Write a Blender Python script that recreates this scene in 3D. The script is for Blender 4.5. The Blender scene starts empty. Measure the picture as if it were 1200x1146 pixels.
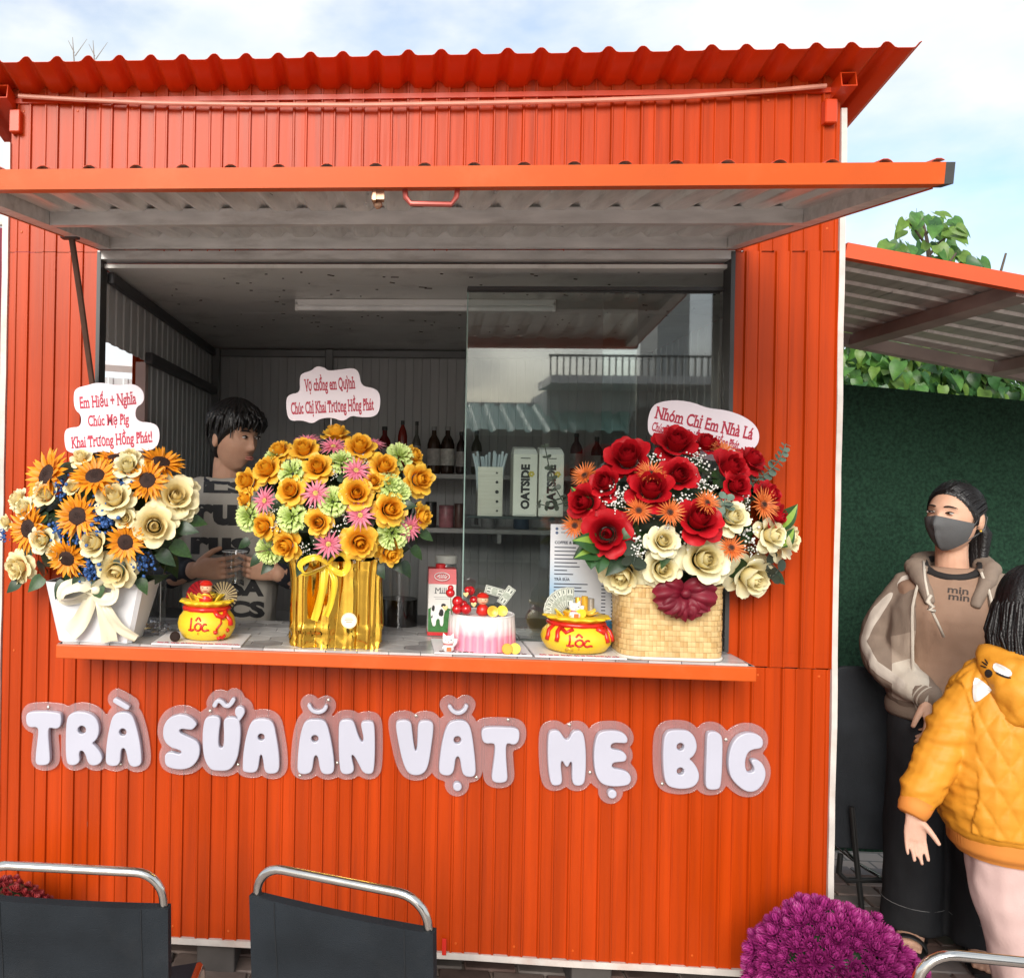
import bpy, bmesh, math, random
import numpy as np
from mathutils import Vector, Matrix, Quaternion, noise
from mathutils.bvhtree import BVHTree

RND = random.Random(11)
SC = bpy.context.scene
COL = SC.collection
PI = math.pi

# ------------------------------------------------------------------ camera, sky, sun, exposure
FPX, PX, ROLL, EYE = 1040.0, 380.0, 0.018, 1.545      # focal length and principal point measured on the photograph (1200 px wide)
HY = 561 + ROLL * (PX - 457)
YAW = math.atan(77 / FPX)
CAM = Vector((-0.0848, -2.7159, EYE))
FWD = Vector((-math.sin(YAW), math.cos(YAW), 0))
R0 = Vector((math.cos(YAW), math.sin(YAW), 0))
UPZ = Vector((0, 0, 1))
RGT = math.cos(ROLL) * R0 + math.sin(ROLL) * UPZ
DWN = math.sin(ROLL) * R0 - math.cos(ROLL) * UPZ
cd = bpy.data.cameras.new('camera')
cam = bpy.data.objects.new('camera', cd)
COL.objects.link(cam)
cd.sensor_fit = 'HORIZONTAL'; cd.sensor_width = 36.0; cd.lens = 36.0 * FPX / 1200
cd.shift_x = (600 - PX) / 1200; cd.shift_y = -(573 - HY) / 1200
cd.clip_start = 0.05; cd.clip_end = 500
cam.matrix_world = Matrix(((RGT.x, -DWN.x, -FWD.x, CAM.x), (RGT.y, -DWN.y, -FWD.y, CAM.y), (RGT.z, -DWN.z, -FWD.z, CAM.z), (0, 0, 0, 1)))
SC.camera = cam

SUN_EL, SUN_AZ = math.radians(26), math.radians(194)     # azimuth clockwise from +Y: behind the camera, a little to the left
w = bpy.data.worlds.new('World'); SC.world = w; w.use_nodes = True
nt = w.node_tree; nt.nodes.clear()
def wn(t, **k):
    n = nt.nodes.new(t)
    for a, b in k.items(): setattr(n, a, b)
    return n
wo = wn('ShaderNodeOutputWorld'); mx = wn('ShaderNodeMixShader')
b1 = wn('ShaderNodeBackground'); b2 = wn('ShaderNodeBackground')
sky = wn('ShaderNodeTexSky', sky_type='NISHITA', sun_disc=False, sun_elevation=SUN_EL, sun_rotation=SUN_AZ)
sky.air_density = 1.0; sky.dust_density = 1.6; sky.ozone_density = 1.2
b1.inputs['Strength'].default_value = 0.13
b2.inputs['Strength'].default_value = 0.58
tc = wn('ShaderNodeTexCoord'); mp = wn('ShaderNodeMapping'); mp.inputs['Scale'].default_value = (1.6, 1.6, 3.4); mp.inputs['Location'].default_value = (0.35, 0.1, 0.2)
nz = wn('ShaderNodeTexNoise'); nz.inputs['Scale'].default_value = 2.1; nz.inputs['Detail'].default_value = 9; nz.inputs['Roughness'].default_value = 0.52
nz2 = wn('ShaderNodeTexNoise'); nz2.inputs['Scale'].default_value = 3.3; nz2.inputs['Detail'].default_value = 7
rp = wn('ShaderNodeValToRGB'); rp.color_ramp.elements[0].position = 0.30; rp.color_ramp.elements[1].position = 0.54
rp2 = wn('ShaderNodeValToRGB'); rp2.color_ramp.elements[0].position = 0.3; rp2.color_ramp.elements[1].position = 0.68
rp2.color_ramp.elements[0].color = (0.70, 0.80, 0.86, 1); rp2.color_ramp.elements[1].color = (1.0, 1.0, 0.99, 1)
L = nt.links.new
L(tc.outputs['Generated'], mp.inputs[0]); L(mp.outputs[0], nz.inputs['Vector']); L(mp.outputs[0], nz2.inputs['Vector'])
L(nz.outputs['Fac'], rp.inputs[0]); L(nz2.outputs['Fac'], rp2.inputs[0]); L(rp2.outputs[0], b2.inputs['Color'])
L(sky.outputs[0], b1.inputs['Color']); L(rp.outputs[0], mx.inputs[0]); L(b1.outputs[0], mx.inputs[1]); L(b2.outputs[0], mx.inputs[2]); L(mx.outputs[0], wo.inputs[0])
sd = bpy.data.lights.new('sun', 'SUN'); sd.energy = 2.0; sd.angle = math.radians(32); sd.color = (1, 0.95, 0.88)
so = bpy.data.objects.new('sun', sd); COL.objects.link(so)
sdir = Vector((math.sin(SUN_AZ) * math.cos(SUN_EL), math.cos(SUN_AZ) * math.cos(SUN_EL), math.sin(SUN_EL)))
so.rotation_euler = sdir.to_track_quat('Z', 'Y').to_euler(); so.location = (0, -6, 8)
SC.view_settings.view_transform = 'Standard'; SC.view_settings.look = 'None'
SC.view_settings.exposure = 0.98; SC.view_settings.gamma = 1; SC.view_settings.use_curve_mapping = False
SC.render.engine = 'CYCLES'
SC.cycles.max_bounces = 8; SC.cycles.transparent_max_bounces = 16; SC.cycles.use_denoising = True

# ------------------------------------------------------------------ helpers
def at(px, py, Y):                                        # photograph pixel -> point on the plane Y
    v = FWD + RGT * ((px - PX) / FPX) + DWN * ((py - HY) / FPX)
    return CAM + v * ((Y - CAM.y) / v.y)
def rnd(a, b): return RND.uniform(a, b)

WL = {}
def wloc(o): return WL.get(o.name, Vector((0, 0, 0))) if o else Vector((0, 0, 0))
def tag(o, label=None, cat=None, group=None, kind=None):
    if label: o['label'] = label
    if cat: o['category'] = cat
    if group: o['group'] = group
    if kind: o['kind'] = kind
    return o
def thing(name, label, cat, loc=(0, 0, 0), group=None):
    o = bpy.data.objects.new(name, None); COL.objects.link(o); o.location = loc; o.empty_display_size = 0.05
    WL[o.name] = Vector(loc)
    return tag(o, label, cat, group)
def inst(mesh, name, parent, M, sub=None):               # an object sharing mesh data, placed with a world matrix
    o = bpy.data.objects.new(name, mesh); COL.objects.link(o)
    o.parent = parent
    o.matrix_local = Matrix.Translation(-wloc(parent)) @ M
    for nm, me in (sub or []):
        c = bpy.data.objects.new(nm, me); COL.objects.link(c); c.parent = o
    return o
def frame(n, spin=0.0, up=Vector((0, 0, 1))):             # rotation taking +Z to n
    return n.to_track_quat('Z', 'Y').to_matrix().to_4x4() @ Matrix.Rotation(spin, 4, 'Z')

class MB:
    def __init__(s): s.v = []; s.f = []; s.m = []; s.u = {}
    def add(s, vs, fs, m=0, us=None):
        k = len(s.v); s.v += [Vector(p) for p in vs]
        if us is not None:
            for i, x in enumerate(us): s.u[k + i] = x
        s.f += [tuple(i + k for i in f) for f in fs]; s.m += [m] * len(fs); return s
    def box(s, lo, hi, m=0):
        x0, y0, z0 = lo; x1, y1, z1 = hi
        return s.add([(x0, y0, z0), (x1, y0, z0), (x1, y1, z0), (x0, y1, z0), (x0, y0, z1), (x1, y0, z1), (x1, y1, z1), (x0, y1, z1)],
                     [(3, 2, 1, 0), (4, 5, 6, 7), (0, 1, 5, 4), (1, 2, 6, 5), (2, 3, 7, 6), (3, 0, 4, 7)], m)
    def cbox(s, c, sz, m=0, M=None):
        b = MB().box([-x / 2 for x in sz], [x / 2 for x in sz]); T = Matrix.Translation(Vector(c)) @ (M or Matrix())
        return s.add([T @ p for p in b.v], b.f, m)
    def rbox(s, c, sz, r=0.004, M=None, m=0, seg=2):      # bevelled box
        bm = bmesh.new(); bmesh.ops.create_cube(bm, size=1)
        for v in bm.verts: v.co = Vector((v.co.x * sz[0], v.co.y * sz[1], v.co.z * sz[2]))
        bmesh.ops.bevel(bm, geom=bm.edges[:], offset=r, segments=seg, affect='EDGES', profile=0.5)
        T = Matrix.Translation(Vector(c)) @ (M or Matrix()); bm.verts.index_update()
        s.add([T @ v.co for v in bm.verts], [[v.index for v in f.verts] for f in bm.faces], m); bm.free(); return s
    def grid(s, fn, nu, nv, m=0, ufn=None, wrap=False):
        vs = []; us = []
        for i in range(nu + 1):
            for j in range(nv + (0 if wrap else 1)):
                vs.append(fn(i / nu, j / nv)); us.append(ufn(i / nu, j / nv) if ufn else i / nu)
        W = nv if wrap else nv + 1
        fs = [(i * W + j, i * W + (j + 1) % W if wrap else i * W + j + 1, (i + 1) * W + ((j + 1) % W if wrap else j + 1), (i + 1) * W + j) for i in range(nu) for j in range(nv)]
        return s.add(vs, fs, m, us)
    def tube(s, pts, r, n=8, m=0, caps=True, hint=(0.13, 0.27, 0.95)):
        pts = [Vector(p) for p in pts]; N = len(pts)
        rs = r if isinstance(r, (list, tuple)) else [r] * N
        vs = []; hint = Vector(hint); side = None
        for i, p in enumerate(pts):
            t = (pts[min(i + 1, N - 1)] - pts[max(i - 1, 0)]).normalized()
            if side is None: side = t.cross(hint).normalized() if t.cross(hint).length > 1e-4 else t.orthogonal().normalized()
            else: side = (side - t * side.dot(t)).normalized()
            up = side.cross(t)
            a, b = rs[i] if isinstance(rs[i], (tuple, list)) else (rs[i], rs[i])
            for k in range(n):
                w_ = 2 * PI * k / n; vs.append(p + side * (a * math.cos(w_)) + up * (b * math.sin(w_)))
        fs = [(i * n + k, i * n + (k + 1) % n, (i + 1) * n + (k + 1) % n, (i + 1) * n + k) for i in range(N - 1) for k in range(n)]
        if caps: fs += [tuple(range(n - 1, -1, -1)), tuple((N - 1) * n + k for k in range(n))]
        return s.add(vs, fs, m, [i / max(1, N - 1) for i in range(N) for _ in range(n)])
    def lathe(s, prof, n=24, c=(0, 0, 0), m=0, fn=None):
        c = Vector(c); vs = []
        for (r, z) in prof:
            for k in range(n):
                a = 2 * PI * k / n; rr = r * (fn(a, z) if fn else 1)
                vs.append(c + Vector((rr * math.cos(a), rr * math.sin(a), z)))
        N = len(prof)
        fs = [(i * n + k, i * n + (k + 1) % n, (i + 1) * n + (k + 1) % n, (i + 1) * n + k) for i in range(N - 1) for k in range(n)]
        fs += [tuple(range(n - 1, -1, -1)), tuple((N - 1) * n + k for k in range(n))]
        return s.add(vs, fs, m)
    def ball(s, c, r, nu=8, nv=12, m=0, M=None):
        r = (r, r, r) if isinstance(r, (int, float)) else r
        T = Matrix.Translation(Vector(c)) @ (M or Matrix()); vs = [T @ Vector((0, 0, -r[2]))]
        for i in range(1, nu):
            a = -PI / 2 + PI * i / nu
            for k in range(nv):
                b = 2 * PI * k / nv; vs.append(T @ Vector((r[0] * math.cos(a) * math.cos(b), r[1] * math.cos(a) * math.sin(b), r[2] * math.sin(a))))
        vs.append(T @ Vector((0, 0, r[2]))); top = len(vs) - 1
        fs = [(0, 1 + (k + 1) % nv, 1 + k) for k in range(nv)]
        for i in range(nu - 2):
            for k in range(nv): fs.append((1 + i * nv + k, 1 + i * nv + (k + 1) % nv, 1 + (i + 1) * nv + (k + 1) % nv, 1 + (i + 1) * nv + k))
        fs += [(top, 1 + (nu - 2) * nv + k, 1 + (nu - 2) * nv + (k + 1) % nv) for k in range(nv)]
        return s.add(vs, fs, m)
    def xf(s, M):
        s.v = [M @ p for p in s.v]; return s
    def join(s, o, M=None):
        k = len(s.v)
        s.v += [(M @ p) if M else p for p in o.v]
        for i, x in o.u.items(): s.u[k + i] = x
        s.f += [tuple(i + k for i in f) for f in o.f]; s.m += o.m; return s
    def mesh(s, name, mats, smooth=False, off=None, angle=None):
        me = bpy.data.meshes.new(name)
        vs = [p - off for p in s.v] if off is not None else s.v
        me.from_pydata(vs, [], s.f)
        for mm in (mats if isinstance(mats, (list, tuple)) else [mats]): me.materials.append(mm)
        me.polygons.foreach_set('material_index', s.m)
        if s.u:
            at_ = me.attributes.new('u', 'FLOAT', 'POINT'); arr = np.zeros(len(s.v), dtype=np.float32)
            for i, x in s.u.items(): arr[i] = x
            at_.data.foreach_set('value', arr)
        if smooth:
            me.polygons.foreach_set('use_smooth', [True] * len(me.polygons))
            if angle is not None:
                try: me.set_sharp_from_angle(angle=math.radians(angle))
                except Exception: pass
        me.update(); return me
    def build(s, name, mats, parent=None, smooth=False, angle=35, local=False, **kw):
        root = parent
        while root is not None and root.parent is not None: root = root.parent
        off = wloc(root) if (root is not None and not local) else None
        me = s.mesh(name, mats, smooth, off, angle)
        o = bpy.data.objects.new(name, me); COL.objects.link(o)
        if parent is not None: o.parent = parent
        if kw: tag(o, **kw)
        return o

def meshobj(me, name, parent, **kw):
    o = bpy.data.objects.new(name, me); COL.objects.link(o); o.parent = parent
    if kw: tag(o, **kw)
    return o

def evaluated(mb_mesh, mods):
    o = bpy.data.objects.new('tmp_shape', mb_mesh); COL.objects.link(o)
    for t, kw in mods:
        m = o.modifiers.new(t, t)
        for a, b in kw.items(): setattr(m, a, b)
    dg = bpy.context.evaluated_depsgraph_get()
    me = bpy.data.meshes.new_from_object(o.evaluated_get(dg))
    bpy.data.objects.remove(o, do_unlink=True)
    return me
def remesh(mb, voxel, smooth=2, fac=0.5):
    me = mb.mesh('t', [], False)
    mods = [('REMESH', dict(mode='VOXEL', voxel_size=voxel, use_smooth_shade=True))]
    if smooth: mods.append(('SMOOTH', dict(factor=fac, iterations=smooth)))
    out = evaluated(me, mods); bpy.data.meshes.remove(me); return out
def finish_mesh(me, name, mats, parent, matfn=None, disp=None, smooth=True, **kw):   # world-space mesh -> part of parent
    n = len(me.vertices); co = np.empty(n * 3, dtype=np.float32); me.vertices.foreach_get('co', co); co = co.reshape(-1, 3)
    if disp is not None:
        no = np.empty(n * 3, dtype=np.float32); me.vertex_normals.foreach_get('vector', no); no = no.reshape(-1, 3)
        co = co + no * disp(co, no)[:, None]
    me.materials.clear()
    for mm in (mats if isinstance(mats, (list, tuple)) else [mats]): me.materials.append(mm)
    if matfn is not None:
        k = len(me.polygons); c = np.empty(k * 3, dtype=np.float32); me.polygons.foreach_get('center', c); me.polygons.foreach_set('material_index', matfn(c.reshape(-1, 3)).astype(np.int32))
    root = parent
    while root is not None and root.parent is not None: root = root.parent
    o_ = wloc(root); co = co - np.array(o_, dtype=np.float32)
    me.vertices.foreach_set('co', co.astype(np.float32).ravel())
    me.polygons.foreach_set('use_smooth', [smooth] * len(me.polygons)); me.name = name; me.update()
    return meshobj(me, name, parent, **kw)
def bvh_of(o):
    root = o
    while root.parent is not None: root = root.parent
    off = wloc(root); me = o.data
    return BVHTree.FromPolygons([v.co + off for v in me.vertices], [tuple(p.vertices) for p in me.polygons])

# ------------------------------------------------------------------ materials
def mat(name, col, rough=0.5, metal=0.0, var=0.12, vscale=9.0, stretch=(1, 1, 1), bump=0.0, bscale=60.0, spec=0.5, coat=0.0, col2=None, attr2=None, alo=0.0, ahi=1.0, sss=0.0, rvar=0.0, trans=0.0, sheen=0.0, dirt=None, dirt_amt=0.0, translucent=0.0):
    m = bpy.data.materials.new(name); m.use_nodes = True; t = m.node_tree; N = t.nodes; K = t.links.new
    p = N['Principled BSDF']
    p.inputs['Roughness'].default_value = rough; p.inputs['Metallic'].default_value = metal
    p.inputs['Specular IOR Level'].default_value = spec; p.inputs['Coat Weight'].default_value = coat
    p.inputs['Sheen Weight'].default_value = sheen
    if trans: p.inputs['Transmission Weight'].default_value = trans
    if sss: p.inputs['Subsurface Weight'].default_value = sss; p.inputs['Subsurface Radius'].default_value = (0.012, 0.005, 0.003); p.inputs['Subsurface Scale'].default_value = 1.0
    tcn = N.new('ShaderNodeTexCoord'); mpn = N.new('ShaderNodeMapping'); mpn.inputs['Scale'].default_value = stretch
    K(tcn.outputs['Object'], mpn.inputs[0])
    base = None
    c = (*col, 1)
    if attr2 is not None:
        an = N.new('ShaderNodeAttribute'); an.attribute_name = 'u'
        mr = N.new('ShaderNodeMapRange'); mr.inputs[1].default_value = alo; mr.inputs[2].default_value = ahi
        K(an.outputs['Fac'], mr.inputs[0])
        mxn = N.new('ShaderNodeMix'); mxn.data_type = 'RGBA'; mxn.inputs[6].default_value = c; mxn.inputs[7].default_value = (*attr2, 1)
        K(mr.outputs[0], mxn.inputs[0]); base = mxn.outputs[2]
    if var or col2:
        nn = N.new('ShaderNodeTexNoise'); nn.inputs['Scale'].default_value = vscale; nn.inputs['Detail'].default_value = 6
        K(mpn.outputs[0], nn.inputs['Vector'])
        rr = N.new('ShaderNodeValToRGB'); rr.color_ramp.elements[0].position = 0.3; rr.color_ramp.elements[1].position = 0.7
        if col2: rr.color_ramp.elements[0].color = c; rr.color_ramp.elements[1].color = (*col2, 1)
        else:
            rr.color_ramp.elements[0].color = (1 - var, 1 - var, 1 - var, 1); rr.color_ramp.elements[1].color = (1 + var, 1 + var, 1 + var, 1)
        K(nn.outputs['Fac'], rr.inputs[0])
        if col2 and base is None: base = rr.outputs[0]
        else:
            mm = N.new('ShaderNodeMix'); mm.data_type = 'RGBA'; mm.blend_type = 'MULTIPLY'; mm.inputs[0].default_value = 1.0
            if base is not None: K(base, mm.inputs[6])
            else: mm.inputs[6].default_value = c
            K(rr.outputs[0], mm.inputs[7]); base = mm.outputs[2]
        if rvar:
            r2 = N.new('ShaderNodeMapRange'); r2.inputs[3].default_value = max(0.02, rough - rvar); r2.inputs[4].default_value = min(1, rough + rvar)
            K(nn.outputs['Fac'], r2.inputs[0]); K(r2.outputs[0], p.inputs['Roughness'])
    if dirt is not None:
        dn = N.new('ShaderNodeTexNoise'); dn.inputs['Scale'].default_value = 5; dn.inputs['Detail'].default_value = 10; dn.inputs['Roughness'].default_value = 0.7
        K(mpn.outputs[0], dn.inputs['Vector'])
        dr = N.new('ShaderNodeValToRGB'); dr.color_ramp.elements[0].position = 0.52; dr.color_ramp.elements[1].position = 0.78
        dr.color_ramp.elements[0].color = (0, 0, 0, 1); dr.color_ramp.elements[1].color = (dirt_amt,) * 3 + (1,)
        K(dn.outputs['Fac'], dr.inputs[0])
        dm = N.new('ShaderNodeMix'); dm.data_type = 'RGBA'; dm.inputs[7].default_value = (*dirt, 1)
        if base is not None: K(base, dm.inputs[6])
        else: dm.inputs[6].default_value = c
        K(dr.outputs[0], dm.inputs[0]); base = dm.outputs[2]
    if base is not None: K(base, p.inputs['Base Color'])
    else: p.inputs['Base Color'].default_value = c
    if bump:
        bn = N.new('ShaderNodeTexNoise'); bn.inputs['Scale'].default_value = bscale; bn.inputs['Detail'].default_value = 4
        K(mpn.outputs[0], bn.inputs['Vector'])
        bp = N.new('ShaderNodeBump'); bp.inputs['Strength'].default_value = bump; bp.inputs['Distance'].default_value = 0.004
        K(bn.outputs['Fac'], bp.inputs['Height']); K(bp.outputs[0], p.inputs['Normal'])
    if translucent:
        tl = N.new('ShaderNodeBsdfTranslucent'); ms = N.new('ShaderNodeMixShader'); ms.inputs[0].default_value = translucent
        if base is not None: K(base, tl.inputs['Color'])
        else: tl.inputs['Color'].default_value = c
        K(p.outputs[0], ms.inputs[1]); K(tl.outputs[0], ms.inputs[2]); K(ms.outputs[0], N['Material Output'].inputs[0])
    return m
def glass_mat(name, tint=(0.93, 0.97, 0.95), refl=1.0, rough=0.0, base=0.0, ior=1.52):
    m = bpy.data.materials.new(name); m.use_nodes = True; t = m.node_tree; N = t.nodes; K = t.links.new
    N.remove(N['Principled BSDF']); out = N['Material Output']
    tr = N.new('ShaderNodeBsdfTransparent'); tr.inputs[0].default_value = (*tint, 1)
    gl = N.new('ShaderNodeBsdfGlossy'); gl.inputs['Roughness'].default_value = rough
    fr = N.new('ShaderNodeLayerWeight'); pw = N.new('ShaderNodeMath'); pw.operation = 'POWER'; pw.inputs[1].default_value = 5; K(fr.outputs['Facing'], pw.inputs[0])
    ma = N.new('ShaderNodeMath'); ma.operation = 'MULTIPLY_ADD'; ma.inputs[1].default_value = .9; ma.inputs[2].default_value = .043 * refl + base; ma.use_clamp = True
    K(pw.outputs[0], ma.inputs[0]); mxs = N.new('ShaderNodeMixShader'); K(ma.outputs[0], mxs.inputs[0]); K(tr.outputs[0], mxs.inputs[1]); K(gl.outputs[0], mxs.inputs[2]); K(mxs.outputs[0], out.inputs[0])
    return m

ORANGE = mat('orange_sheet', (0.41, 0.041, 0.002), 0.32, var=0.20, vscale=2.2, stretch=(11, 11, 0.35), spec=0.22, bump=0.12, bscale=7, rvar=0.1, dirt=(0.19, 0.022, 0.008), dirt_amt=0.55)
ORANGE_ROOF = mat('orange_roof_sheet', (0.55, 0.046, 0.004), 0.36, var=0.12, vscale=3, spec=0.45, rvar=0.1, dirt=(0.22, 0.028, 0.012), dirt_amt=0.3)
ORANGE_PAINT = mat('orange_paint', (0.56, 0.080, 0.004), 0.40, var=0.1, vscale=5, spec=0.45, dirt=(0.5, 0.16, 0.06), dirt_amt=0.35)
GREYSHEET = mat('grey_sheet', (0.66, 0.65, 0.63), 0.32, metal=0.4, var=0.16, vscale=4, stretch=(9, 0.8, 9), rvar=0.12, dirt=(0.12, 0.10, 0.08), dirt_amt=0.5)
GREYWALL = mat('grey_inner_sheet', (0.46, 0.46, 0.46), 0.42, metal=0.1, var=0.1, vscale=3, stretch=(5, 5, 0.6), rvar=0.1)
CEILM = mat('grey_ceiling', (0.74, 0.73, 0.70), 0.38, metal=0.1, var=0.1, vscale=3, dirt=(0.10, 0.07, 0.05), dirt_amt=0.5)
STEELG = mat('grey_galvanised_tube', (0.62, 0.61, 0.60), 0.42, metal=0.3, var=0.16, vscale=9, stretch=(1, 4, 4), bump=0.1, bscale=30, dirt=(0.17, 0.12, 0.09), dirt_amt=0.5)
DARKFRAME = mat('dark_frame', (0.045, 0.045, 0.045), 0.45, var=0.15)
WHITEPAINT = mat('white_trim', (0.58, 0.53, 0.49), 0.45, var=0.14, vscale=14, dirt=(0.45, 0.22, 0.14), dirt_amt=0.55)
WHITEPL = mat('white_plastic', (0.78, 0.77, 0.76), 0.35, var=0.03)
BLACKPL = mat('black_plastic', (0.02, 0.02, 0.02), 0.35, var=0.1)
CHROME = mat('chrome', (0.62, 0.60, 0.57), 0.17, metal=1.0, var=0.06, vscale=20, rvar=0.06)
GREENLEAF = mat('leaf_green', (0.035, 0.085, 0.022), 0.42, var=0.35, vscale=7, translucent=0.15)
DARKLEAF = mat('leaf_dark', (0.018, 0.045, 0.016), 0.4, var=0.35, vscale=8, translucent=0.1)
# ------------------------------------------------------------------ ground
def brick_ground():
    m = bpy.data.materials.new('paver_ground'); m.use_nodes = True; t = m.node_tree; N = t.nodes; K = t.links.new; p = N['Principled BSDF']
    tcn = N.new('ShaderNodeTexCoord'); bk = N.new('ShaderNodeTexBrick')
    bk.inputs['Scale'].default_value = 1.0; bk.inputs['Brick Width'].default_value = 0.168; bk.inputs['Row Height'].default_value = 0.088; bk.inputs['Mortar Size'].default_value = 0.005
    bk.inputs['Color1'].default_value = (0.33, 0.25, 0.21, 1); bk.inputs['Color2'].default_value = (0.40, 0.34, 0.30, 1); bk.inputs['Mortar'].default_value = (0.09, 0.075, 0.065, 1)
    K(tcn.outputs['Object'], bk.inputs['Vector'])
    nn = N.new('ShaderNodeTexNoise'); nn.inputs['Scale'].default_value = 1.3; nn.inputs['Detail'].default_value = 8; K(tcn.outputs['Object'], nn.inputs['Vector'])
    r = N.new('ShaderNodeMapRange'); r.inputs[3].default_value = 0.6; r.inputs[4].default_value = 1.35; K(nn.outputs['Fac'], r.inputs[0])
    mm = N.new('ShaderNodeMix'); mm.data_type = 'RGBA'; mm.blend_type = 'MULTIPLY'; mm.inputs[0].default_value = 1; K(bk.outputs['Color'], mm.inputs[6]); K(r.outputs[0], mm.inputs[7]); K(mm.outputs[2], p.inputs['Base Color'])
    p.inputs['Roughness'].default_value = 0.6
    bp = N.new('ShaderNodeBump'); bp.inputs['Strength'].default_value = 0.5; bp.inputs['Distance'].default_value = 0.01; K(bk.outputs['Fac'], bp.inputs['Height']); bp.invert = True; K(bp.outputs[0], p.inputs['Normal'])
    return m
GROUND = brick_ground()
gnd = MB().add([(-120, -120, -0.012), (120, -120, -0.012), (120, 120, -0.012), (-120, 120, -0.012)], [(0, 1, 2, 3)]).build('ground', GROUND, kind='structure')
PAV = [mat('paver_%d' % i, c, 0.5, var=0.25, vscale=14, rvar=0.15, bump=0.25, bscale=90) for i, c in enumerate([(0.15, 0.095, 0.08), (0.19, 0.14, 0.12), (0.11, 0.072, 0.062), (0.18, 0.15, 0.135)])]
pm = [MB().rbox((0, 0, -0.006), (0.160, 0.080, 0.014), 0.004, seg=1).mesh('paver', x, True, None, 40) for x in PAV]
for (x0, x1, y0, y1) in ((-1.0, 1.15, -0.10, 0.33), (1.22, 2.35, -0.22, 1.02)):
    j = 0; y = y0
    while y < y1:
        x = x0 + (0.084 if j % 2 else 0)
        while x < x1:
            o = inst(RND.choice(pm), 'paver', gnd, Matrix.Translation((x, y, rnd(-0.0025, 0.0015))) @ Matrix.Rotation(rnd(-.012, .012), 4, 'Z') @ Matrix.Rotation(rnd(-.012, .012), 4, 'X')); x += 0.168
        y += 0.088; j += 1

# ------------------------------------------------------------------ corrugated sheets
WALLP = [(0, 0), (0.0395, 0), (0.0425, -0.0085), (0.0465, -0.0085), (0.0490, -0.0050), (0.0785, -0.0050), (0.0805, -0.0085), (0.0845, -0.0085), (0.087, 0)]
ROOFP = [(0, 0), (0.026, 0), (0.033, 0.0026), (0.043, 0.0155), (0.049, 0.0192), (0.057, 0.0192), (0.063, 0.0155), (0.073, 0.0026), (0.080, 0), (0.0945, 0)]
def profile(P, length, phase=0.0):
    pitch = P[-1][0]; out = []; k = -1
    while k * pitch - phase < length + pitch:
        for (x, h) in P[:-1]:
            u = k * pitch + x - phase
            out.append((u, h))
        k += 1
    res = []
    for i in range(len(out) - 1):
        (a, ha), (b, hb) = out[i], out[i + 1]
        if b <= 0 or a >= length: continue
        if a < 0: ha = ha + (hb - ha) * (0 - a) / (b - a); a = 0
        if not res: res.append((a, ha))
        if b > length: hb = ha + (hb - ha) * (length - a) / (b - a); b = length
        res.append((b, hb))
    return res
def corr(P, o, u, v, n, ul, vl, phase=0, wob=0.0, nv=6, m=0, th=0.0012, m2=None):
    """a corrugated sheet spanning u (across the ribs) and v (along them), two skins"""
    o, u, v, n = Vector(o), Vector(u).normalized(), Vector(v).normalized(), Vector(n).normalized()
    pr = profile(P, ul, phase); mb = MB()
    def pt(i, j, s):
        a, h = pr[i]; b = vl * j / nv
        q = o + u * a + v * b
        wv = wob * (noise.noise(q * 2.3) + 0.4 * noise.noise(q * 7)) if wob else 0
        return q + n * (h + wv - s)
    W = len(pr)
    for s, mi in ((0, m), (th, m if m2 is None else m2)):
        vs = [pt(i, j, s) for j in range(nv + 1) for i in range(W)]
        mb.add(vs, [(j * W + i, j * W + i + 1, (j + 1) * W + i + 1, (j + 1) * W + i) for j in range(nv) for i in range(W - 1)], mi)
    S = W * (nv + 1)
    for e in [[j * W for j in range(nv + 1)], [j * W + W - 1 for j in range(nv + 1)], list(range(W)), [nv * W + i for i in range(W)]]:
        for a, b in zip(e, e[1:]): mb.f.append((a, b, b + S, a + S)); mb.m.append(m)
    return mb

# ------------------------------------------------------------------ kiosk
XL, XR, OL, OR_, ZB, ZO, ZT = -1.293, 1.217, -0.995, 0.910, 0.115, 2.235, 2.712
DEP = 1.76
kiosk = thing('kiosk', 'orange corrugated metal drink kiosk with raised awning and open serving window', 'kiosk', (0, 0, 0))
X_, Y_, Z_ = (1, 0, 0), (0, 1, 0), (0, 0, 1)
NF = (0, 1, 0)                                            # profile heights are negative: towards the viewer
LOWT = 1.008
corr(WALLP, (OL - .011, 0, ZB), X_, Z_, NF, XR - OL + .011, LOWT - ZB, 0.02 + OL - .011 - XL, 0.0022, 10).build('front_wall_sheet', ORANGE, kiosk)
corr(WALLP, (XL, 0, ZB), X_, Z_, NF, OL - 0.012 - XL, ZO - ZB, 0.02, 0.002, 10).build('front_wall_sheet', ORANGE, kiosk)
corr(WALLP, (OR_ + 0.012, 0, 1.052), X_, Z_, NF, XR - OR_ - 0.012, ZO - 1.05, 0.01, 0.002, 10).build('front_wall_sheet', ORANGE, kiosk)
corr(WALLP, (OR_ + 0.012, 0.001, LOWT + 0.002), X_, Z_, NF, XR - OR_ - 0.012, 0.042, 0.01, 0.002, 1).build('front_wall_sheet', ORANGE, kiosk)
corr(WALLP, (XL, 0, ZO + 0.002), X_, Z_, NF, XR - XL, ZT - ZO + 0.04, 0.02, 0.002, 5).build('front_wall_sheet', ORANGE, kiosk)
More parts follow.
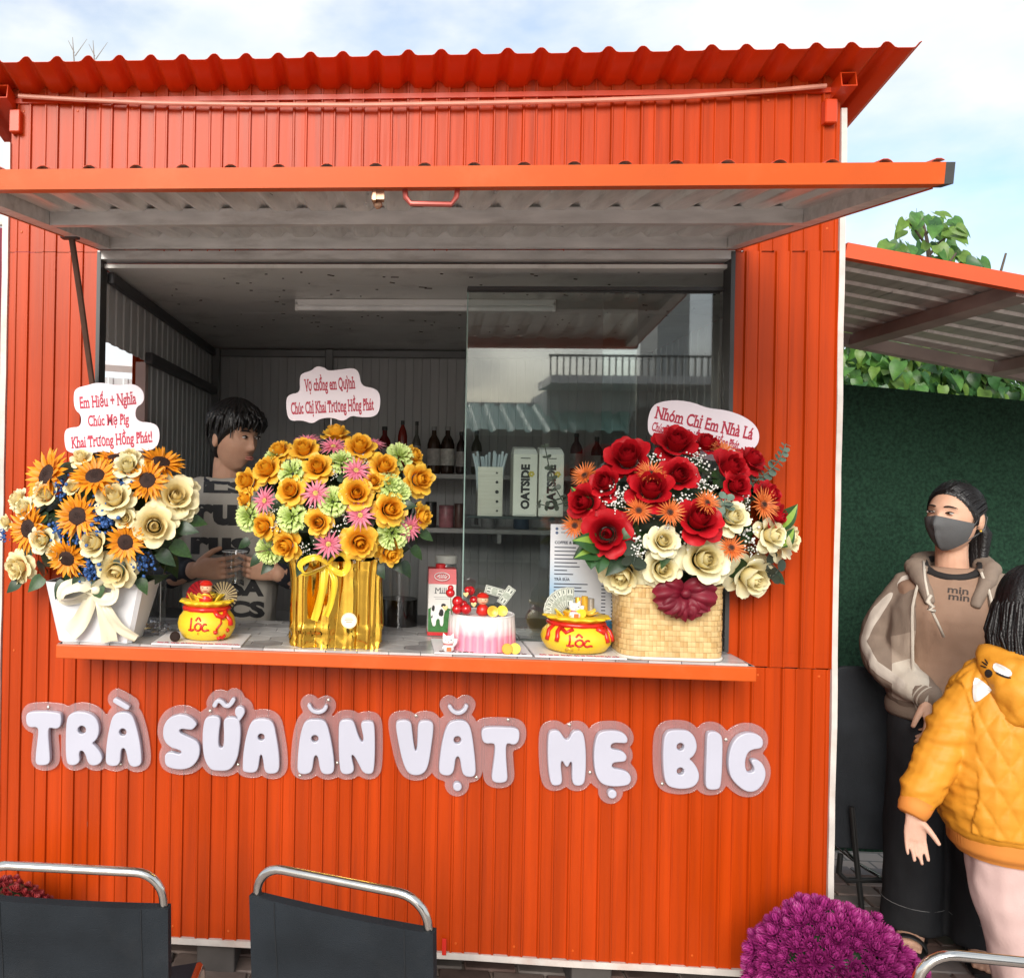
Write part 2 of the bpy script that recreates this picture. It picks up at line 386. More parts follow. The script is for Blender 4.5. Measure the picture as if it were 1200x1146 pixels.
# rivets: small heads along the sheet ends
rv = MB()
for z, x0, x1 in ((0.145, XL, XR), (0.985, XL, XR), (2.68, XL, XR), (2.30, XL, XR)):
    x = x0 + 0.04
    while x < x1:
        rv.ball((x, -0.0065, z + rnd(-.004, .004)), (0.004, 0.002, 0.004), 4, 6); x += 0.174
rv.build('rivets', ORANGE_PAINT, kiosk, True, kind='stuff')
# outer side and back sheets
corr(WALLP, (XR, 0.004, ZB), Y_, Z_, (-1, 0, 0), DEP, 2.42 - ZB, 0, 0.001, 3).build('side_wall_sheet', ORANGE, kiosk)
lw = MB()
for (y0, y1, z0, z1) in ((0.004, DEP, ZB, 1.02), (1.35, DEP, 1.02, 2.42), (0.004, 1.35, 2.30, 2.42)):
    lw.join(corr(WALLP, (XL, y0, z0), Y_, Z_, (1, 0, 0), y1 - y0, z1 - z0, 0, 0.001, 2))
lw.build('side_wall_sheet', ORANGE, kiosk)
corr(WALLP, (XL, DEP + 0.03, ZB), X_, Z_, (0, -1, 0), XR - XL, 2.3 - ZB, 0, 0, 2).build('back_wall_sheet', ORANGE, kiosk)
# inner lining
INP = [(0, 0), (0.040, 0), (0.043, 0.005), (0.082, 0.005), (0.085, 0)]
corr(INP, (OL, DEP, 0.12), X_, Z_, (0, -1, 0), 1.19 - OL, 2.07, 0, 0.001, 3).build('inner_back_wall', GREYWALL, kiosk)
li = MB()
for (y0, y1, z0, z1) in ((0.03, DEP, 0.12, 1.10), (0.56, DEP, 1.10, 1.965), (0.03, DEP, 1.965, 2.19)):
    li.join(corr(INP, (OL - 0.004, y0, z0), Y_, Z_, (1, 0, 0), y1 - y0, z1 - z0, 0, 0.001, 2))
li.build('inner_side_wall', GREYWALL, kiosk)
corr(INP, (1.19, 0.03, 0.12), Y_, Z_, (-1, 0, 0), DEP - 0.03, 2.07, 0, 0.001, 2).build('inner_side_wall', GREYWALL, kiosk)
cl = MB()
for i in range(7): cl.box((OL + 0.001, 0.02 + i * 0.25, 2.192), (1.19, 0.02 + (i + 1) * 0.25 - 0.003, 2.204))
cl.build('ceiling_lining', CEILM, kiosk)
sp = MB()
for i in range(110):
    x, y = rnd(OL + .08, 1.05), rnd(0.05, 1.2) ** 1.0
    a = rnd(0, PI); l = rnd(.004, .012) if RND.random() < .8 else rnd(.015, .028)
    sp.cbox((x, y, 2.1905), (l, rnd(.003, .006), 0.0022), 0, Matrix.Rotation(a * .3, 4, 'Z'))
sp.build('ceiling_specks', mat('speck_brown', (0.06, 0.045, 0.035), 0.7), kiosk, kind='stuff')
MB().box((XL + .01, 0.01, 0.09), (XR - .01, DEP, 0.115)).build('floor_panel', mat('grey_floor', (0.12, 0.12, 0.12), 0.6), kiosk)
for x, y in ((-1.2, .12), (0, .12), (1.1, .12), (-1.2, 1.6), (0, 1.6), (1.1, 1.6), (-.6, .12), (.55, .12)):
    MB().rbox((x, y, 0.043), (0.12, 0.2, 0.094), .006).build('support_block', mat('dark_block', (0.07, 0.06, 0.055), .8, var=.3), kiosk)
# white base strip, slightly uneven
bs = MB()
def sillpt(u, k):
    x = XL + (XR - XL) * u; z = 0.096 + 0.003 * noise.noise((x * 3, 0, 0)) ; return x, z
n = 60
for i in range(n):
    (xa, za), (xb, zb) = sillpt(i / n, 0), sillpt((i + 1) / n, 0)
    bs.add([(xa, -.012, za), (xb, -.012, zb), (xb, -.012, zb + .019), (xa, -.012, za + .019), (xa, .02, za), (xb, .02, zb), (xb, .02, zb + .019), (xa, .02, za + .019)], [(0, 1, 2, 3), (3, 2, 6, 7), (4, 5, 1, 0)])
bs.build('base_strip', WHITEPAINT, kiosk)
# corner trims: white angles
for x0, x1, z1, nm in ((XR + 0.001, XR + 0.017, 2.655, 'corner_trim'), (XL - 0.020, XL - 0.001, 2.58, 'corner_trim')):
    c = MB(); k = 24
    for i in range(k):
        za, zb = 0.10 + (z1 - .1) * i / k, 0.10 + (z1 - .1) * (i + 1) / k
        da, db = 0.0035 * noise.noise((x0, 0, za * 5)), 0.0035 * noise.noise((x0, 0, zb * 5))
        c.add([(x0 + da, -.010, za), (x1 + da, -.010, za), (x1 + db, -.010, zb), (x0 + db, -.010, zb), (x0, .03, za), (x1, .03, za), (x1, .03, zb), (x0, .03, zb)], [(0, 1, 2, 3), (1, 5, 6, 2), (4, 0, 3, 7)])
    c.build(nm, WHITEPAINT, kiosk)
# frame of the opening
fr = MB()
fr.box((OL - .012, -.012, 1.05), (OL, .05, ZO)); MB().box((OR_, -.012, 1.05), (OR_ + .012, .05, ZO)).build('opening_frame', DARKFRAME, kiosk)
fr.build('opening_frame', DARKFRAME, kiosk)
MB().box((OL - .011, -.010, ZO - .022), (OR_ + .011, .05, ZO + .004)).build('opening_head', STEELG, kiosk)
# tubes inside: rail, posts
for nm, lo, hi in (('wall_rail', (OL - .002, .5, 1.955), (OL + .030, DEP, 1.995)), ('wall_rail', (OL - .002, .06, 2.150), (OL + .02, DEP, 2.188)), ('corner_post', (OL, DEP - .04, .12), (OL + .04, DEP - .002, 2.19)), ('back_post', (-.42, DEP - .035, .12), (-.38, DEP - .002, 2.19)), ('back_rail', (OL + .04, DEP - .025, 2.15), (1.19, DEP - .002, 2.188))):
    MB().rbox([(a + b) / 2 for a, b in zip(lo, hi)], [b - a for a, b in zip(lo, hi)], .004, seg=1).build(nm, mat('inner_tube', (0.22, 0.22, 0.22) if nm != 'wall_rail' else (0.07, 0.07, 0.075), .45, metal=.3, var=.1), kiosk)
# side window in the inner left wall
wf = MB()
wf.box((OL - .035, .505, 1.10), (OL + .002, .545, 1.96)); wf.box((OL - .30, .03, 1.06), (OL + .01, .56, 1.10))
wf.build('side_window_frame', mat('pinkish_primer', (0.50, 0.36, 0.33), .5, var=.12), kiosk)
# roof
SL = 0.207
vdir = Vector((0, 1, -SL)).normalized(); nrm = Vector((0, SL, 1)).normalized()
corr(ROOFP, (-1.43, -0.15, 2.764), X_, vdir, nrm, 1.362 + 1.43, 2.1, 0.0, 0.003, 8).build('roof_sheet', ORANGE_ROOF, kiosk, True, 50)
for x in (-1.300, 1.207):
    b = MB(); hl = 1.0
    for (u0, u1, v0, v1) in ((-.022, .022, .019, .022), (-.022, .022, -.022, -.019), (-.022, -.019, -.019, .019), (.019, .022, -.019, .019)):
        b.box((u0, -.07, v0), (u1, 2.0, v1))
    b.xf(Matrix.Translation((x, 0, 2.700)) @ Matrix.Rotation(-math.atan(SL), 4, 'X')); b.build('rafter', ORANGE_ROOF, kiosk)
    MB().rbox((x - (.028 if x > 0 else -.028), -.016, 2.640), (.034, .03, .07), .003, seg=1).build('bracket', ORANGE_ROOF, kiosk)
MB().box((-1.29, -.013, 2.70), (1.21, -.002, 2.715)).build('wall_cap', ORANGE_ROOF, kiosk)
# thin pipe across the top
pts = [at(x, y, -.03) for x, y in ((22, 113), (90, 117), (180, 121), (300, 123), (420, 123.5), (545, 121.5), (680, 118.5), (800, 114), (900, 107), (968, 101))]
MB().tube(pts, .0068, 8).build('thin_pipe', mat('pinkish_pipe', (0.62, 0.27, 0.19), .4, var=.15, vscale=20), kiosk, True)

# awning
HA, FA = Vector((0, -.006, 2.262)), Vector((0, -1.0, 2.127))
ad = (FA - HA).normalized(); an = Vector((0, -ad.z, ad.y)) * -1
if an.z < 0: an = -an
AL = (FA - HA).length
def AP(x, s, h): return Vector((x, 0, 0)) + HA + ad * s + an * h
aw = MB()
def abar(x0, x1, s0, s1, h0, h1, mi=0, mb=None):
    q = [AP(x, s, h) for h in (h0, h1) for x, s in ((x0, s0), (x1, s0), (x1, s1), (x0, s1))]
    (mb or aw).add(q, [(3, 2, 1, 0), (4, 5, 6, 7), (0, 1, 5, 4), (1, 2, 6, 5), (2, 3, 7, 6), (3, 0, 4, 7)], mi); return mb or aw
AX0, AX1 = OL - .002, OR_ + .016
awn = corr([(a, b * .8) for a, b in ROOFP], AP(AX0, -.0, .0128), X_, ad, an, AX1 - AX0, AL - .005, 0.03, 0.0015, 4, 0, .0012, 1).build('awning', [ORANGE_ROOF, GREYSHEET], kiosk)
fb = MB(); hw = .0195
for (s0, s1, h0, h1) in ((AL - .04, AL, hw - .002, hw), (AL - .04, AL, -hw, -hw + .002), (AL - .002, AL, -hw + .002, hw - .002), (AL - .04, AL - .038, -hw + .002, hw - .002)):
    abar(AX0, AX1, s0, s1, h0, h1, 0, fb)
fb.build('front_bar', ORANGE_PAINT, awn)
abar(AX1 + .0005, AX1 + .017, AL - .039, AL - .001, -hw, hw, 0, MB()).build('bar_end', DARKFRAME, awn)
for x0, x1 in ((AX0, AX0 + .04), (AX1 - .04, AX1)):
    abar(x0, x1, .0, AL - .041, -hw, hw, 0, MB()).build('side_bar', STEELG, awn)
    xe = x0 if x0 < 0 else x1
    abar(min(xe, xe + (-.004 if xe < 0 else .004)), max(xe, xe + (-.004 if xe < 0 else .004)), 0, AL - .041, -hw - .002, hw, 0, MB()).build('edge_strip', ORANGE_PAINT, awn)
for s0, s1 in ((.485, .525), (.0, .04)):
    abar(AX0 + .041, AX1 - .041, s0, s1, -hw, hw + (.017 if s0 == 0 else 0), 0, MB()).build('cross_bar', STEELG, awn)
h = MB(); hp = [AP(x, AL - s, hgt) for x, s, hgt in ((-.066, .022, -.02), (-.064, .018, -.036), (-.054, .014, -.048), (.024, .014, -.05), (.034, .018, -.036), (.036, .022, -.02))]
h.tube(hp, .0055, 8).build('awning_handle', mat('red_handle', (0.45, 0.10, 0.08), .3, metal=.5, var=.2), awn, True)
lt = MB(); lt.cbox(AP(-.118, AL - .03, -.03), (.024, .02, .02)); lt.ball(AP(-.118, AL - .035, -.046), .009, 6, 8); lt.cbox(AP(-.125, AL - .03, -.028), (.006, .03, .03)); lt.build('awning_latch', mat('brass_latch', (0.45, 0.27, 0.18), .35, metal=.8), awn)
MB().tube([(OL + .012, -.30, 2.205), (OL + .004, -.20, 2.06), (OL - .012, -.03, 1.81), (OL - .020, -.020, 1.55)], [(.010, .007)] * 4, 8).build('prop_arm', mat('rusty_brown', (0.10, 0.05, 0.035), .55, metal=.4, var=.3), awn, True)
MB().rbox((OL + .008, -.30, 2.212), (.05, .03, .03), .004).build('hinge_bracket', DARKFRAME, awn)

# counter
MARB = [mat('marble_tile_%d' % i, c, 0.22, var=0.25, vscale=11, col2=d) for i, (c, d) in enumerate([((0.34, 0.33, 0.32), (0.50, 0.49, 0.48)), ((0.24, 0.23, 0.23), (0.40, 0.39, 0.38)), ((0.44, 0.43, 0.42), (0.58, 0.57, 0.56))])]
CT = 1.052
CX0, CX1, CY0, CY1 = -1.045, 0.928, -0.2, 0.30
counter = MB().box((CX0, CY0 + .014, LOWT + .002), (CX1, -.008, CT - .006)).box((OL, -.008, LOWT + .002), (OR_, CY1, CT - .006)).build('counter', mat('tile_grout', (0.32, 0.31, 0.30), .7), kiosk)
MB().rbox(((CX0 + CX1) / 2, CY0 + .007, LOWT + .018), (CX1 - CX0, .014, .040), .003).build('counter_edge', ORANGE_PAINT, counter)
for x in (CX0, CX1): MB().rbox((x + (.007 if x < 0 else -.007), (CY0 + .014 - .008) / 2, LOWT + .018), (.014, -.008 - CY0 - .016, .040), .003).build('counter_edge', ORANGE_PAINT, counter)
hexm = {}
def hexmesh(mi, clip):
    return None
rh = 0.052; row = 0; y = CY0 + .02
while y < CY1:
    x = CX0 + .02 + (rh * math.sqrt(3) / 2 if row % 2 else 0)
    while x < CX1:
        pts = [(x + (rh - .0012) * math.sin(k * PI / 3), y + (rh - .0012) * math.cos(k * PI / 3)) for k in range(6)]
        xa, xb = (CX0 + .0145, CX1 - .0145) if y < 0.02 else (OL + .002, OR_ - .002)
        pts = [(min(max(a, xa), xb), min(max(b, CY0 + .0145), CY1)) for a, b in pts]
        ax = [p[0] for p in pts]; ay = [p[1] for p in pts]
        if max(ax) - min(ax) > .02 and max(ay) - min(ay) > .02:
            t = MB(); k = 6
            t.add([(a, b, CT - .0061) for a, b in pts] + [(a, b, CT) for a, b in pts], [tuple(range(6, 12))] + [(i, (i + 1) % 6, 6 + (i + 1) % 6, 6 + i) for i in range(6)])
            t.build('tile', RND.choice(MARB), counter)
        x += rh * math.sqrt(3)
    y += rh * 1.5; row += 1

# sliding glass
GLASS = glass_mat('window_glass', (0.90, 0.94, 0.93), 1.2, 0.018, 0.055)
GEDGE = mat('glass_edge', (0.25, 0.36, 0.33), .15, var=.05)
xa, xb = at(546, 500, .06).x, at(705, 500, .06).x
for i, (x0, x1, y) in enumerate(((xa, xb + .10, .050), (xb, OR_ - .004, .062))):
    z0, z1 = CT + .004, 2.125
    p = MB().box((x0, y, z0), (x1, y + .005, z1)).build('glass_pane', GLASS, kiosk)
    if i == 0:
        MB().box((x0 - .004, y - .001, z0), (x0 - .0002, y + .006, z1)).build('pane_edge', GEDGE, p)
    MB().box((x0, y - .001, z1 + .0002), (x1, y + .006, z1 + .005)).build('pane_edge', DARKFRAME, p)
MB().box((xa - .003, .042, 2.1305), (OR_, .075, 2.142)).build('glass_track', DARKFRAME, kiosk)

# glass shelf behind the pane
SHZ = at(600, 604.5, .12).z
shelf0 = thing('glass_shelf', 'clear glass shelf behind the sliding pane carrying the oat cartons', 'shelf', (.3, .12, SHZ))
MB().rbox(((xa + .012 + OR_ - .02) / 2, .14, SHZ - .004), (OR_ - .02 - xa - .012, .13, .008), .001, seg=1).build('shelf_plate', mat('smoky_shelf', (0.05, 0.06, 0.06), .08, var=.05), shelf0)
for x in (xa + .05, OR_ - .06): MB().rbox((x, .195, SHZ - .02), (.012, .02, .03), .002, seg=1).build('shelf_bracket', DARKFRAME, shelf0)
# wall shelves at the back
SHELFM = mat('shelf_grey', (0.42, 0.42, 0.41), .5, var=.05)
BY = 1.50
def wall_shelf(py, label):
    z = at(500, py, BY - .11).z
    t = thing('wall_shelf', label, 'shelf', (.5, BY, z), 'shelves on the back wall')
    MB().rbox((.42, BY + .02, z - .011), (1.50, .26, .022), .002, seg=1).build('shelf_board', SHELFM, t)
    for x in (-.20, .42, 1.0): MB().rbox((x, BY + .02, z - .045), (.02, .24, .044), .003, seg=1).build('shelf_bracket', SHELFM, t)
    return z
SZ1 = wall_shelf(555, 'upper grey wall shelf holding syrup bottles behind the window')
SZ2 = wall_shelf(618.5, 'lower grey wall shelf holding small tins and jars')

# ------------------------------------------------------------------ canopy beside the kiosk
can = thing('canopy', 'lean-to canopy with orange fascia and grey ribbed underside beside kiosk', 'canopy', (1.25, .05, 2.2))
A = at(981, 297, .03); B = at(1200, 338, .03)
cu = Vector((B.x - A.x, 0, B.z - A.z)).normalized(); cn = Vector((-cu.z, 0, cu.x))
CL, CD = 1.75, 0.75
P0 = Vector((1.243, .034, A.z))
for _k in range(300):                                     # depth at which the canopy plane meets its rear edge in the photograph
    _q = at(981, 405, .2 + _k * .005)
    if (_q - P0).dot(cn) + .028 > 0: CD = .2 + _k * .005 - .034 - .045; break
cv = Vector((0, 1, 0))
# ribs run with the slope: sheet spans Y across ribs
corr([(0, 0), (0.055, 0), (0.068, 0.016), (0.084, 0.016), (0.097, 0), (0.13, 0)], P0 + cn * .02, Y_, cu, cn, CD, CL, 0.02, 0.001, 4, 0, .0012, 1).build('canopy_sheet', [ORANGE_ROOF, GREYSHEET], can)
def cbar(u0, u1, v0, v1, h0, h1, nm, m):
    q = [P0 + cu * u + cv * v + cn * h for h in (h0, h1) for u, v in ((u0, v0), (u1, v0), (u1, v1), (u0, v1))]
    MB().add(q, [(3, 2, 1, 0), (4, 5, 6, 7), (0, 1, 5, 4), (1, 2, 6, 5), (2, 3, 7, 6), (3, 0, 4, 7)]).build(nm, m, can)
cbar(0, CL, -.03, -.001, -.018, .026, 'fascia', mat('fascia_orange', (0.62, 0.075, 0.018), .4, var=.06))
U1 = (at(1010, 404, CD).x - 1.243) / cu.x - .03
REDTUBE = mat('red_oxide_tube', (0.36, 0.30, 0.28), .5, var=.3, vscale=5)
for u in (U1, U1 + .56): cbar(u, u + .055, 0, CD, -.028, .017, 'rafter', REDTUBE)
cbar(0, CL, CD + .001, CD + .045, -.028, .02, 'back_bar', REDTUBE)
for u, y in ((CL - .06, .02), (CL - .06, CD)): 
    q = P0 + cu * u + cv * y; MB().rbox((q.x, q.y, (q.z - .03) / 2), (.045, .045, q.z - .03), .004).build('post', REDTUBE, can)

# green screen fence
GFENCE = mat('green_mesh', (0.006, 0.022, 0.013), 0.85, col2=(0.019, 0.060, 0.035), vscale=85, bump=1.0, bscale=190, spec=.2)
fen = thing('screen_fence', 'tall dark green mesh screen behind the masked woman', 'fence', (1.8, 1.06, 0))
FZ0, FZ1 = at(978, 449, 1.06).z, at(1200, 470, 1.06).z
FX0, FX1 = 1.235, 4.2
def fz(x): return FZ0 + (FZ1 - FZ0) * (x - at(978, 449, 1.06).x) / (at(1200, 470, 1.06).x - at(978, 449, 1.06).x)
f = MB()
f.grid(lambda u, v: Vector((FX0 + (FX1 - FX0) * v, 1.06 + .010 * noise.noise((v * 30, u * 3, 0)) + .022 * noise.noise((v * 9, u * 3, 3)) + .006 * noise.noise((v * 40 + u * 14, u * 12, 5)), 0.06 + (fz(FX0 + (FX1 - FX0) * v) - .06) * u)), 30, 120)
f.grid(lambda u, v: Vector((FX0 + (FX1 - FX0) * v, 1.085 + .012 * noise.noise((v * 20, u * 3, 0)), 0.06 + (fz(FX0 + (FX1 - FX0) * v) - .06) * u)), 14, 60)
f.build('mesh_screen', GFENCE, fen, True, None)
for x in (1.27, 2.6, 4.0): MB().tube([(x, 1.11, 0), (x, 1.11, fz(x) - .02)], .02, 8).build('post', DARKFRAME, fen, True)
MB().tube([(FX0, 1.11, .055), (FX1, 1.11, .055)], .012, 8).build('bottom_rail', mat('pale_rail', (.45, .42, .30), .5), fen, True)

# ------------------------------------------------------------------ plants behind
def leaf_mesh(nm, m, L=1.0, W=.62, fold=.18, droop=.35, heart=True):
    mb = MB(); n = 6
    def pt(u, v):
        x = 2 * v - 1
        wd = W * (math.sin(PI * min(1, (u * .86 + .14)) ** .72)) * (1.0 if not heart else (1.06 - .12 * u)) * .62
        back = -.10 * abs(x) * (1 - u) ** 3 if heart else 0
        return Vector((x * wd, u * L + back, fold * abs(x) * wd - droop * u * u * L))
    mb.grid(pt, n, 4)
    mb.tube([(0, -.28 * L, .04), (0, -.1, .02), (0, 0, 0)], .012 * L, 4)
    return mb.mesh(nm, m, True, None, None)
LEAFM = [mat('broad_leaf_a', (0.065, 0.18, 0.035), .38, var=.3, vscale=3, translucent=.3, attr2=(0.10, 0.24, 0.04)), mat('broad_leaf_b', (0.15, 0.27, 0.045), .4, var=.25, vscale=3, translucent=.35), mat('broad_leaf_c', (0.035, 0.11, 0.030), .36, var=.3, vscale=3, translucent=.2)]
BROAD = [leaf_mesh('leaf', m) for m in LEAFM]
TRUNK = mat('bark', (0.10, 0.075, 0.055), .85, var=.35, vscale=20, bump=.6)
def leaf_at(parent, p, n, up, size, meshes=BROAD, w=(4, 2, 3), nm='leaf'):
    yv = up - n * up.dot(n)
    yv = yv.normalized() if yv.length > 1e-3 else n.orthogonal().normalized()
    xv = yv.cross(n)
    M = Matrix((( xv.x, yv.x, n.x, p.x), (xv.y, yv.y, n.y, p.y), (xv.z, yv.z, n.z, p.z), (0, 0, 0, 1)))
    return inst(RND.choices(meshes, w)[0], nm, parent, M @ Matrix.Scale(size, 4))
def rvec(a=1): 
    while True:
        v = Vector((rnd(-1, 1), rnd(-1, 1), rnd(-1, 1)))
        if .05 < v.length < 1: return v.normalized() * a
def stuff_leaves(nm, parent, spots, m):
    mb = MB(); tmp = []
    for p, n, up, s in spots:
        yv = (up - n * up.dot(n)); yv = yv.normalized() if yv.length > 1e-3 else n.orthogonal().normalized(); xv = yv.cross(n)
        a, b, c, d = p, p + yv * s * .5 + xv * s * .36, p + yv * s - n * s * .2, p + yv * s * .5 - xv * s * .36
        mb.add([a, b, c, d, p + yv * s * .5 - n * s * .08], [(0, 1, 4), (1, 2, 4), (2, 3, 4), (3, 0, 4)], RND.randrange(len(m)))
    return mb.build(nm, m, parent, True, None, kind='stuff')
# vine hedge above the screen
hed = thing('vine_hedge', 'broad-leaved green vine thicket rising above the green mesh screen', 'hedge', (2.5, 2.1, 0))
for i in range(7):
    x = 1.35 + i * .42; MB().tube([(x, 2.1, 0), (x + .05, 2.12, 1.2), (x - .04 + rnd(-.1, .1), 2.1, 2.3), (x + rnd(-.2, .2), 2.05, 2.75)], [.02, .016, .01, .005], 6).build('stem', TRUNK, hed, True)
for i in range(292):
    px, py = rnd(972, 1215), rnd(398, 478)
    Y = rnd(1.75, 2.25); p = at(px, py, Y)
    n = (Vector((0, -1, .55)) + rvec(.75)).normalized(); up = (Vector((rnd(-.6, .6), -.3, -1))).normalized()
    leaf_at(hed, p, n, up, rnd(.055, .10))
spots = []
for i in range(900):
    p = at(rnd(972, 1215), rnd(395, 480), rnd(1.95, 2.3)); spots.append((p, (Vector((0, -1, .6)) + rvec(.8)).normalized(), Vector((rnd(-.7, .7), -.2, -1)).normalized(), rnd(.04, .075)))
for i in range(2600):
    p = Vector((rnd(1.0, 5.0), rnd(1.9, 2.7), rnd(1.3, 2.75) - abs(rnd(-.1, .3))))
    spots.append((p, (Vector((0, -1, .5)) + rvec(1)).normalized(), Vector((rnd(-1, 1), 0, -1)).normalized(), rnd(.07, .14)))
stuff_leaves('back_leaves', hed, spots, LEAFM)
# sapling above the canopy
tr = thing('sapling', 'slender broad-leaved tree top showing above the canopy', 'tree', (2.9, 3.2, 0))
base = at(1090, 310, 3.2)
MB().tube([(base.x + .1, 3.2, 0), (base.x + .05, 3.2, 1.5), base, at(1086, 280, 3.2), at(1080, 252, 3.2)], [.05, .035, .016, .010, .005], 8).build('trunk', TRUNK, tr, True)
for (a, b) in (((1088, 292), (1062, 258)), ((1088, 300), (1118, 270)), ((1090, 305), (1055, 296)), ((1085, 275), (1098, 262)), ((1089, 308), (1130, 303))):
    MB().tube([at(*a, 3.2), at((a[0] + b[0]) / 2, (a[1] + b[1]) / 2 - 2, 3.15), at(*b, 3.1)], [.010, .007, .004], 6).build('branch', TRUNK, tr, True)
LS = [(1076, 248), (1066, 262), (1056, 272), (1048, 282), (1070, 255), (1084, 254), (1096, 260), (1106, 268), (1114, 276), (1104, 282), (1094, 290), (1082, 290), (1070, 300), (1058, 296), (1050, 300), (1110, 258), (1118, 266), (1100, 300), (1086, 303), (1064, 288), (1074, 272), (1092, 274), (1112, 292), (1120, 300), (1132, 304), (1142, 306), (1126, 308), (1046, 292), (1078, 262), (1100, 252), (1108, 300), (1054, 284), (1090, 262)]
for (px, py) in LS:
    for k in range(2):
        p = at(px + rnd(-7, 7), py + rnd(-6, 4), 3.15 + rnd(-.2, .2)); n = (Vector((rnd(-.6, .6), -1, .7)) + rvec(.4)).normalized()
        leaf_at(tr, p, n, Vector(((px - 1085) / 40 + rnd(-.4, .4), -.2, -.8)).normalized(), rnd(.075, .12), w=(4, 6, 1))
# far treetops peeping over: twigs and a low tree line at the left
tr2 = thing('bush', 'dense green bush beyond the left end of the kiosk', 'bush', (-2.6, 1.6, 0))
MB().tube([(-2.6, 1.6, 0), (-2.6, 1.6, 1.2)], [.05, .03], 6).build('trunk', TRUNK, tr2, True)
spots = []
for i in range(3200):
    p = Vector((-2.9 + rnd(-1.0, 1.0), 1.9 + rnd(-.9, .9), .15 + 2.0 * RND.random() ** .8)); spots.append((p, (Vector((.3, -1, .5)) + rvec(1)).normalized(), Vector((rnd(-1, 1), 0, -1)).normalized(), rnd(.06, .12)))
stuff_leaves('crown', tr2, spots, LEAFM)
pb = thing('fabric_banner', 'dark crimson banner hanging beside the left kiosk corner', 'banner', (-1.62, .5, 1.5))
MB().grid(lambda u, v: Vector((-1.75 + .34 * v, .5 + .02 * math.sin(v * 9 + u * 2), 1.66 + .80 * u)), 8, 12).grid(lambda u, v: Vector((-1.75 + .34 * v, .506 + .02 * math.sin(v * 9 + u * 2), 1.66 + .80 * u)), 8, 12).build('cloth', mat('crimson', (.20, .015, .04), .7, var=.2), pb, True)
MB().tube([(-1.43, .53, 0), (-1.43, .53, 2.5)], .016, 8).tube([(-1.43, .53, 2.48), (-1.78, .53, 2.48)], .012, 8).build('pole', WHITEPAINT, pb, True)
# bare twigs behind the roof
for (x0, y0, lbl) in ((88, 62, 'thin bare twig peeping above the roof edge near the left end'), (112, 66, 'second bare twig above the roof edge, taller and straighter')):
    tw = thing('bare_twig', lbl, 'twig', at(x0, y0 + 30, 3.4), 'bare twigs above the roof')
    p = at(x0, y0 + 30, 3.4)
    t = MB(); t.tube([Vector((p.x, p.y, 0)), p, at(x0 - 3, y0 - 18, 3.4)], [.02, .008, .002], 5)
    t.tube([at(x0 - 1, y0, 3.4), at(x0 - 8, y0 - 14, 3.4)], [.004, .0015], 4); t.tube([at(x0, y0 + 4, 3.4), at(x0 + 14, y0 - 16, 3.4)], [.004, .0015], 4)
    t.build('stem', mat('twig_grey', (.25, .22, .2), .8), tw, True)
# white gate and shrub seen through the side window
gt = thing('white_gate', 'white ribbed metal gate seen through the side window', 'gate', (-2.1, 1.6, 0))
corr([(0, 0), (.05, 0), (.055, .008), (.075, .008), (.08, 0)], (-2.25, 1.5, .1), Vector((.85, .5, 0)), Z_, Vector((.5, -.85, 0)), 1.0, at(140, 425, 1.5).z - .13, 0, 0, 2).build('gate_sheet', mat('gate_white', (.62, .66, .68), .45), gt)
q0 = Vector((-2.25, 1.49, 0)); gd = Vector((.85, .5, 0)).normalized()
zt = at(140, 418, 1.5).z
for a, b in ((q0 + UPZ * zt, q0 + gd * 1.0 + UPZ * zt), (q0 + gd * .0, q0 + UPZ * zt), (q0 + gd * .62 + UPZ * .1, q0 + gd * .62 + UPZ * (zt - .02)), (q0 + gd * 1.0, q0 + gd * 1.0 + UPZ * zt)):
    MB().tube([a, b], .028, 4).build('gate_bar', WHITEPL, gt)

# ------------------------------------------------------------------ house across the street (seen mirrored in the glass)
hs = thing('shop_house', 'pale two-storey shop house with green tin awnings across the street', 'house', (2, -13, 0))
HWALL = mat('house_wall', (.55, .56, .55), .7, var=.1, vscale=1.0)
GTIN = mat('green_tin', (.30, .50, .44), .45, var=.12, vscale=2)
def mz(py): return at(700, py, 12.5).z
def mxp(px): return at(px, 500, 12.5).x
MB().box((mxp(480), -15, 0), (mxp(700), -14.2, mz(462))).box((mxp(650), -15, 0), (mxp(950), -13.2, mz(452))).build('wall', HWALL, hs)
MB().box((mxp(655), -13.19, .1), (mxp(930), -12.6, mz(500))).build('shop_interior_shade', mat('shop_dark', (.03, .03, .032), .6, var=.4), hs)  # both near-black blocks stand in for the shade inside the open shops
MB().box((mxp(480), -14.19, .1), (mxp(650), -13.6, mz(508))).build('shop_interior_shade', mat('shop_dark_b', (.045, .04, .04), .6, var=.4), hs)
MB().box((mxp(640), -13.3, mz(452)), (mxp(860), -12.0, mz(443))).build('balcony_slab', WHITEPL, hs)
for (xp0, xp1, ya, yb, pa, pb_) in ((500, 665, -14.1, -12.3, 470, 505), (655, 760, -13.1, -12.2, 484, 505)):
    a0 = Vector((mxp(xp0), ya, mz(pa - 6))); dv = Vector((0, yb - ya, mz(pb_) - mz(pa - 6)))
    corr([(0, 0), (.12, 0), (.16, .05), (.22, .05), (.26, 0), (.3, 0)], a0, X_, dv, Vector((0, dv.z, -dv.y)), mxp(xp1) - mxp(xp0), dv.length, 0, 0, 2).build('tin_awning', GTIN, hs)
rl = hs
for k in range(30):
    x = mxp(640) + (mxp(860) - mxp(640)) * k / 29
    MB().box((x - .010, -12.1, mz(443) + .002), (x + .010, -12.06, mz(421) - .002)).build('railing_bar', BLACKPL, hs)
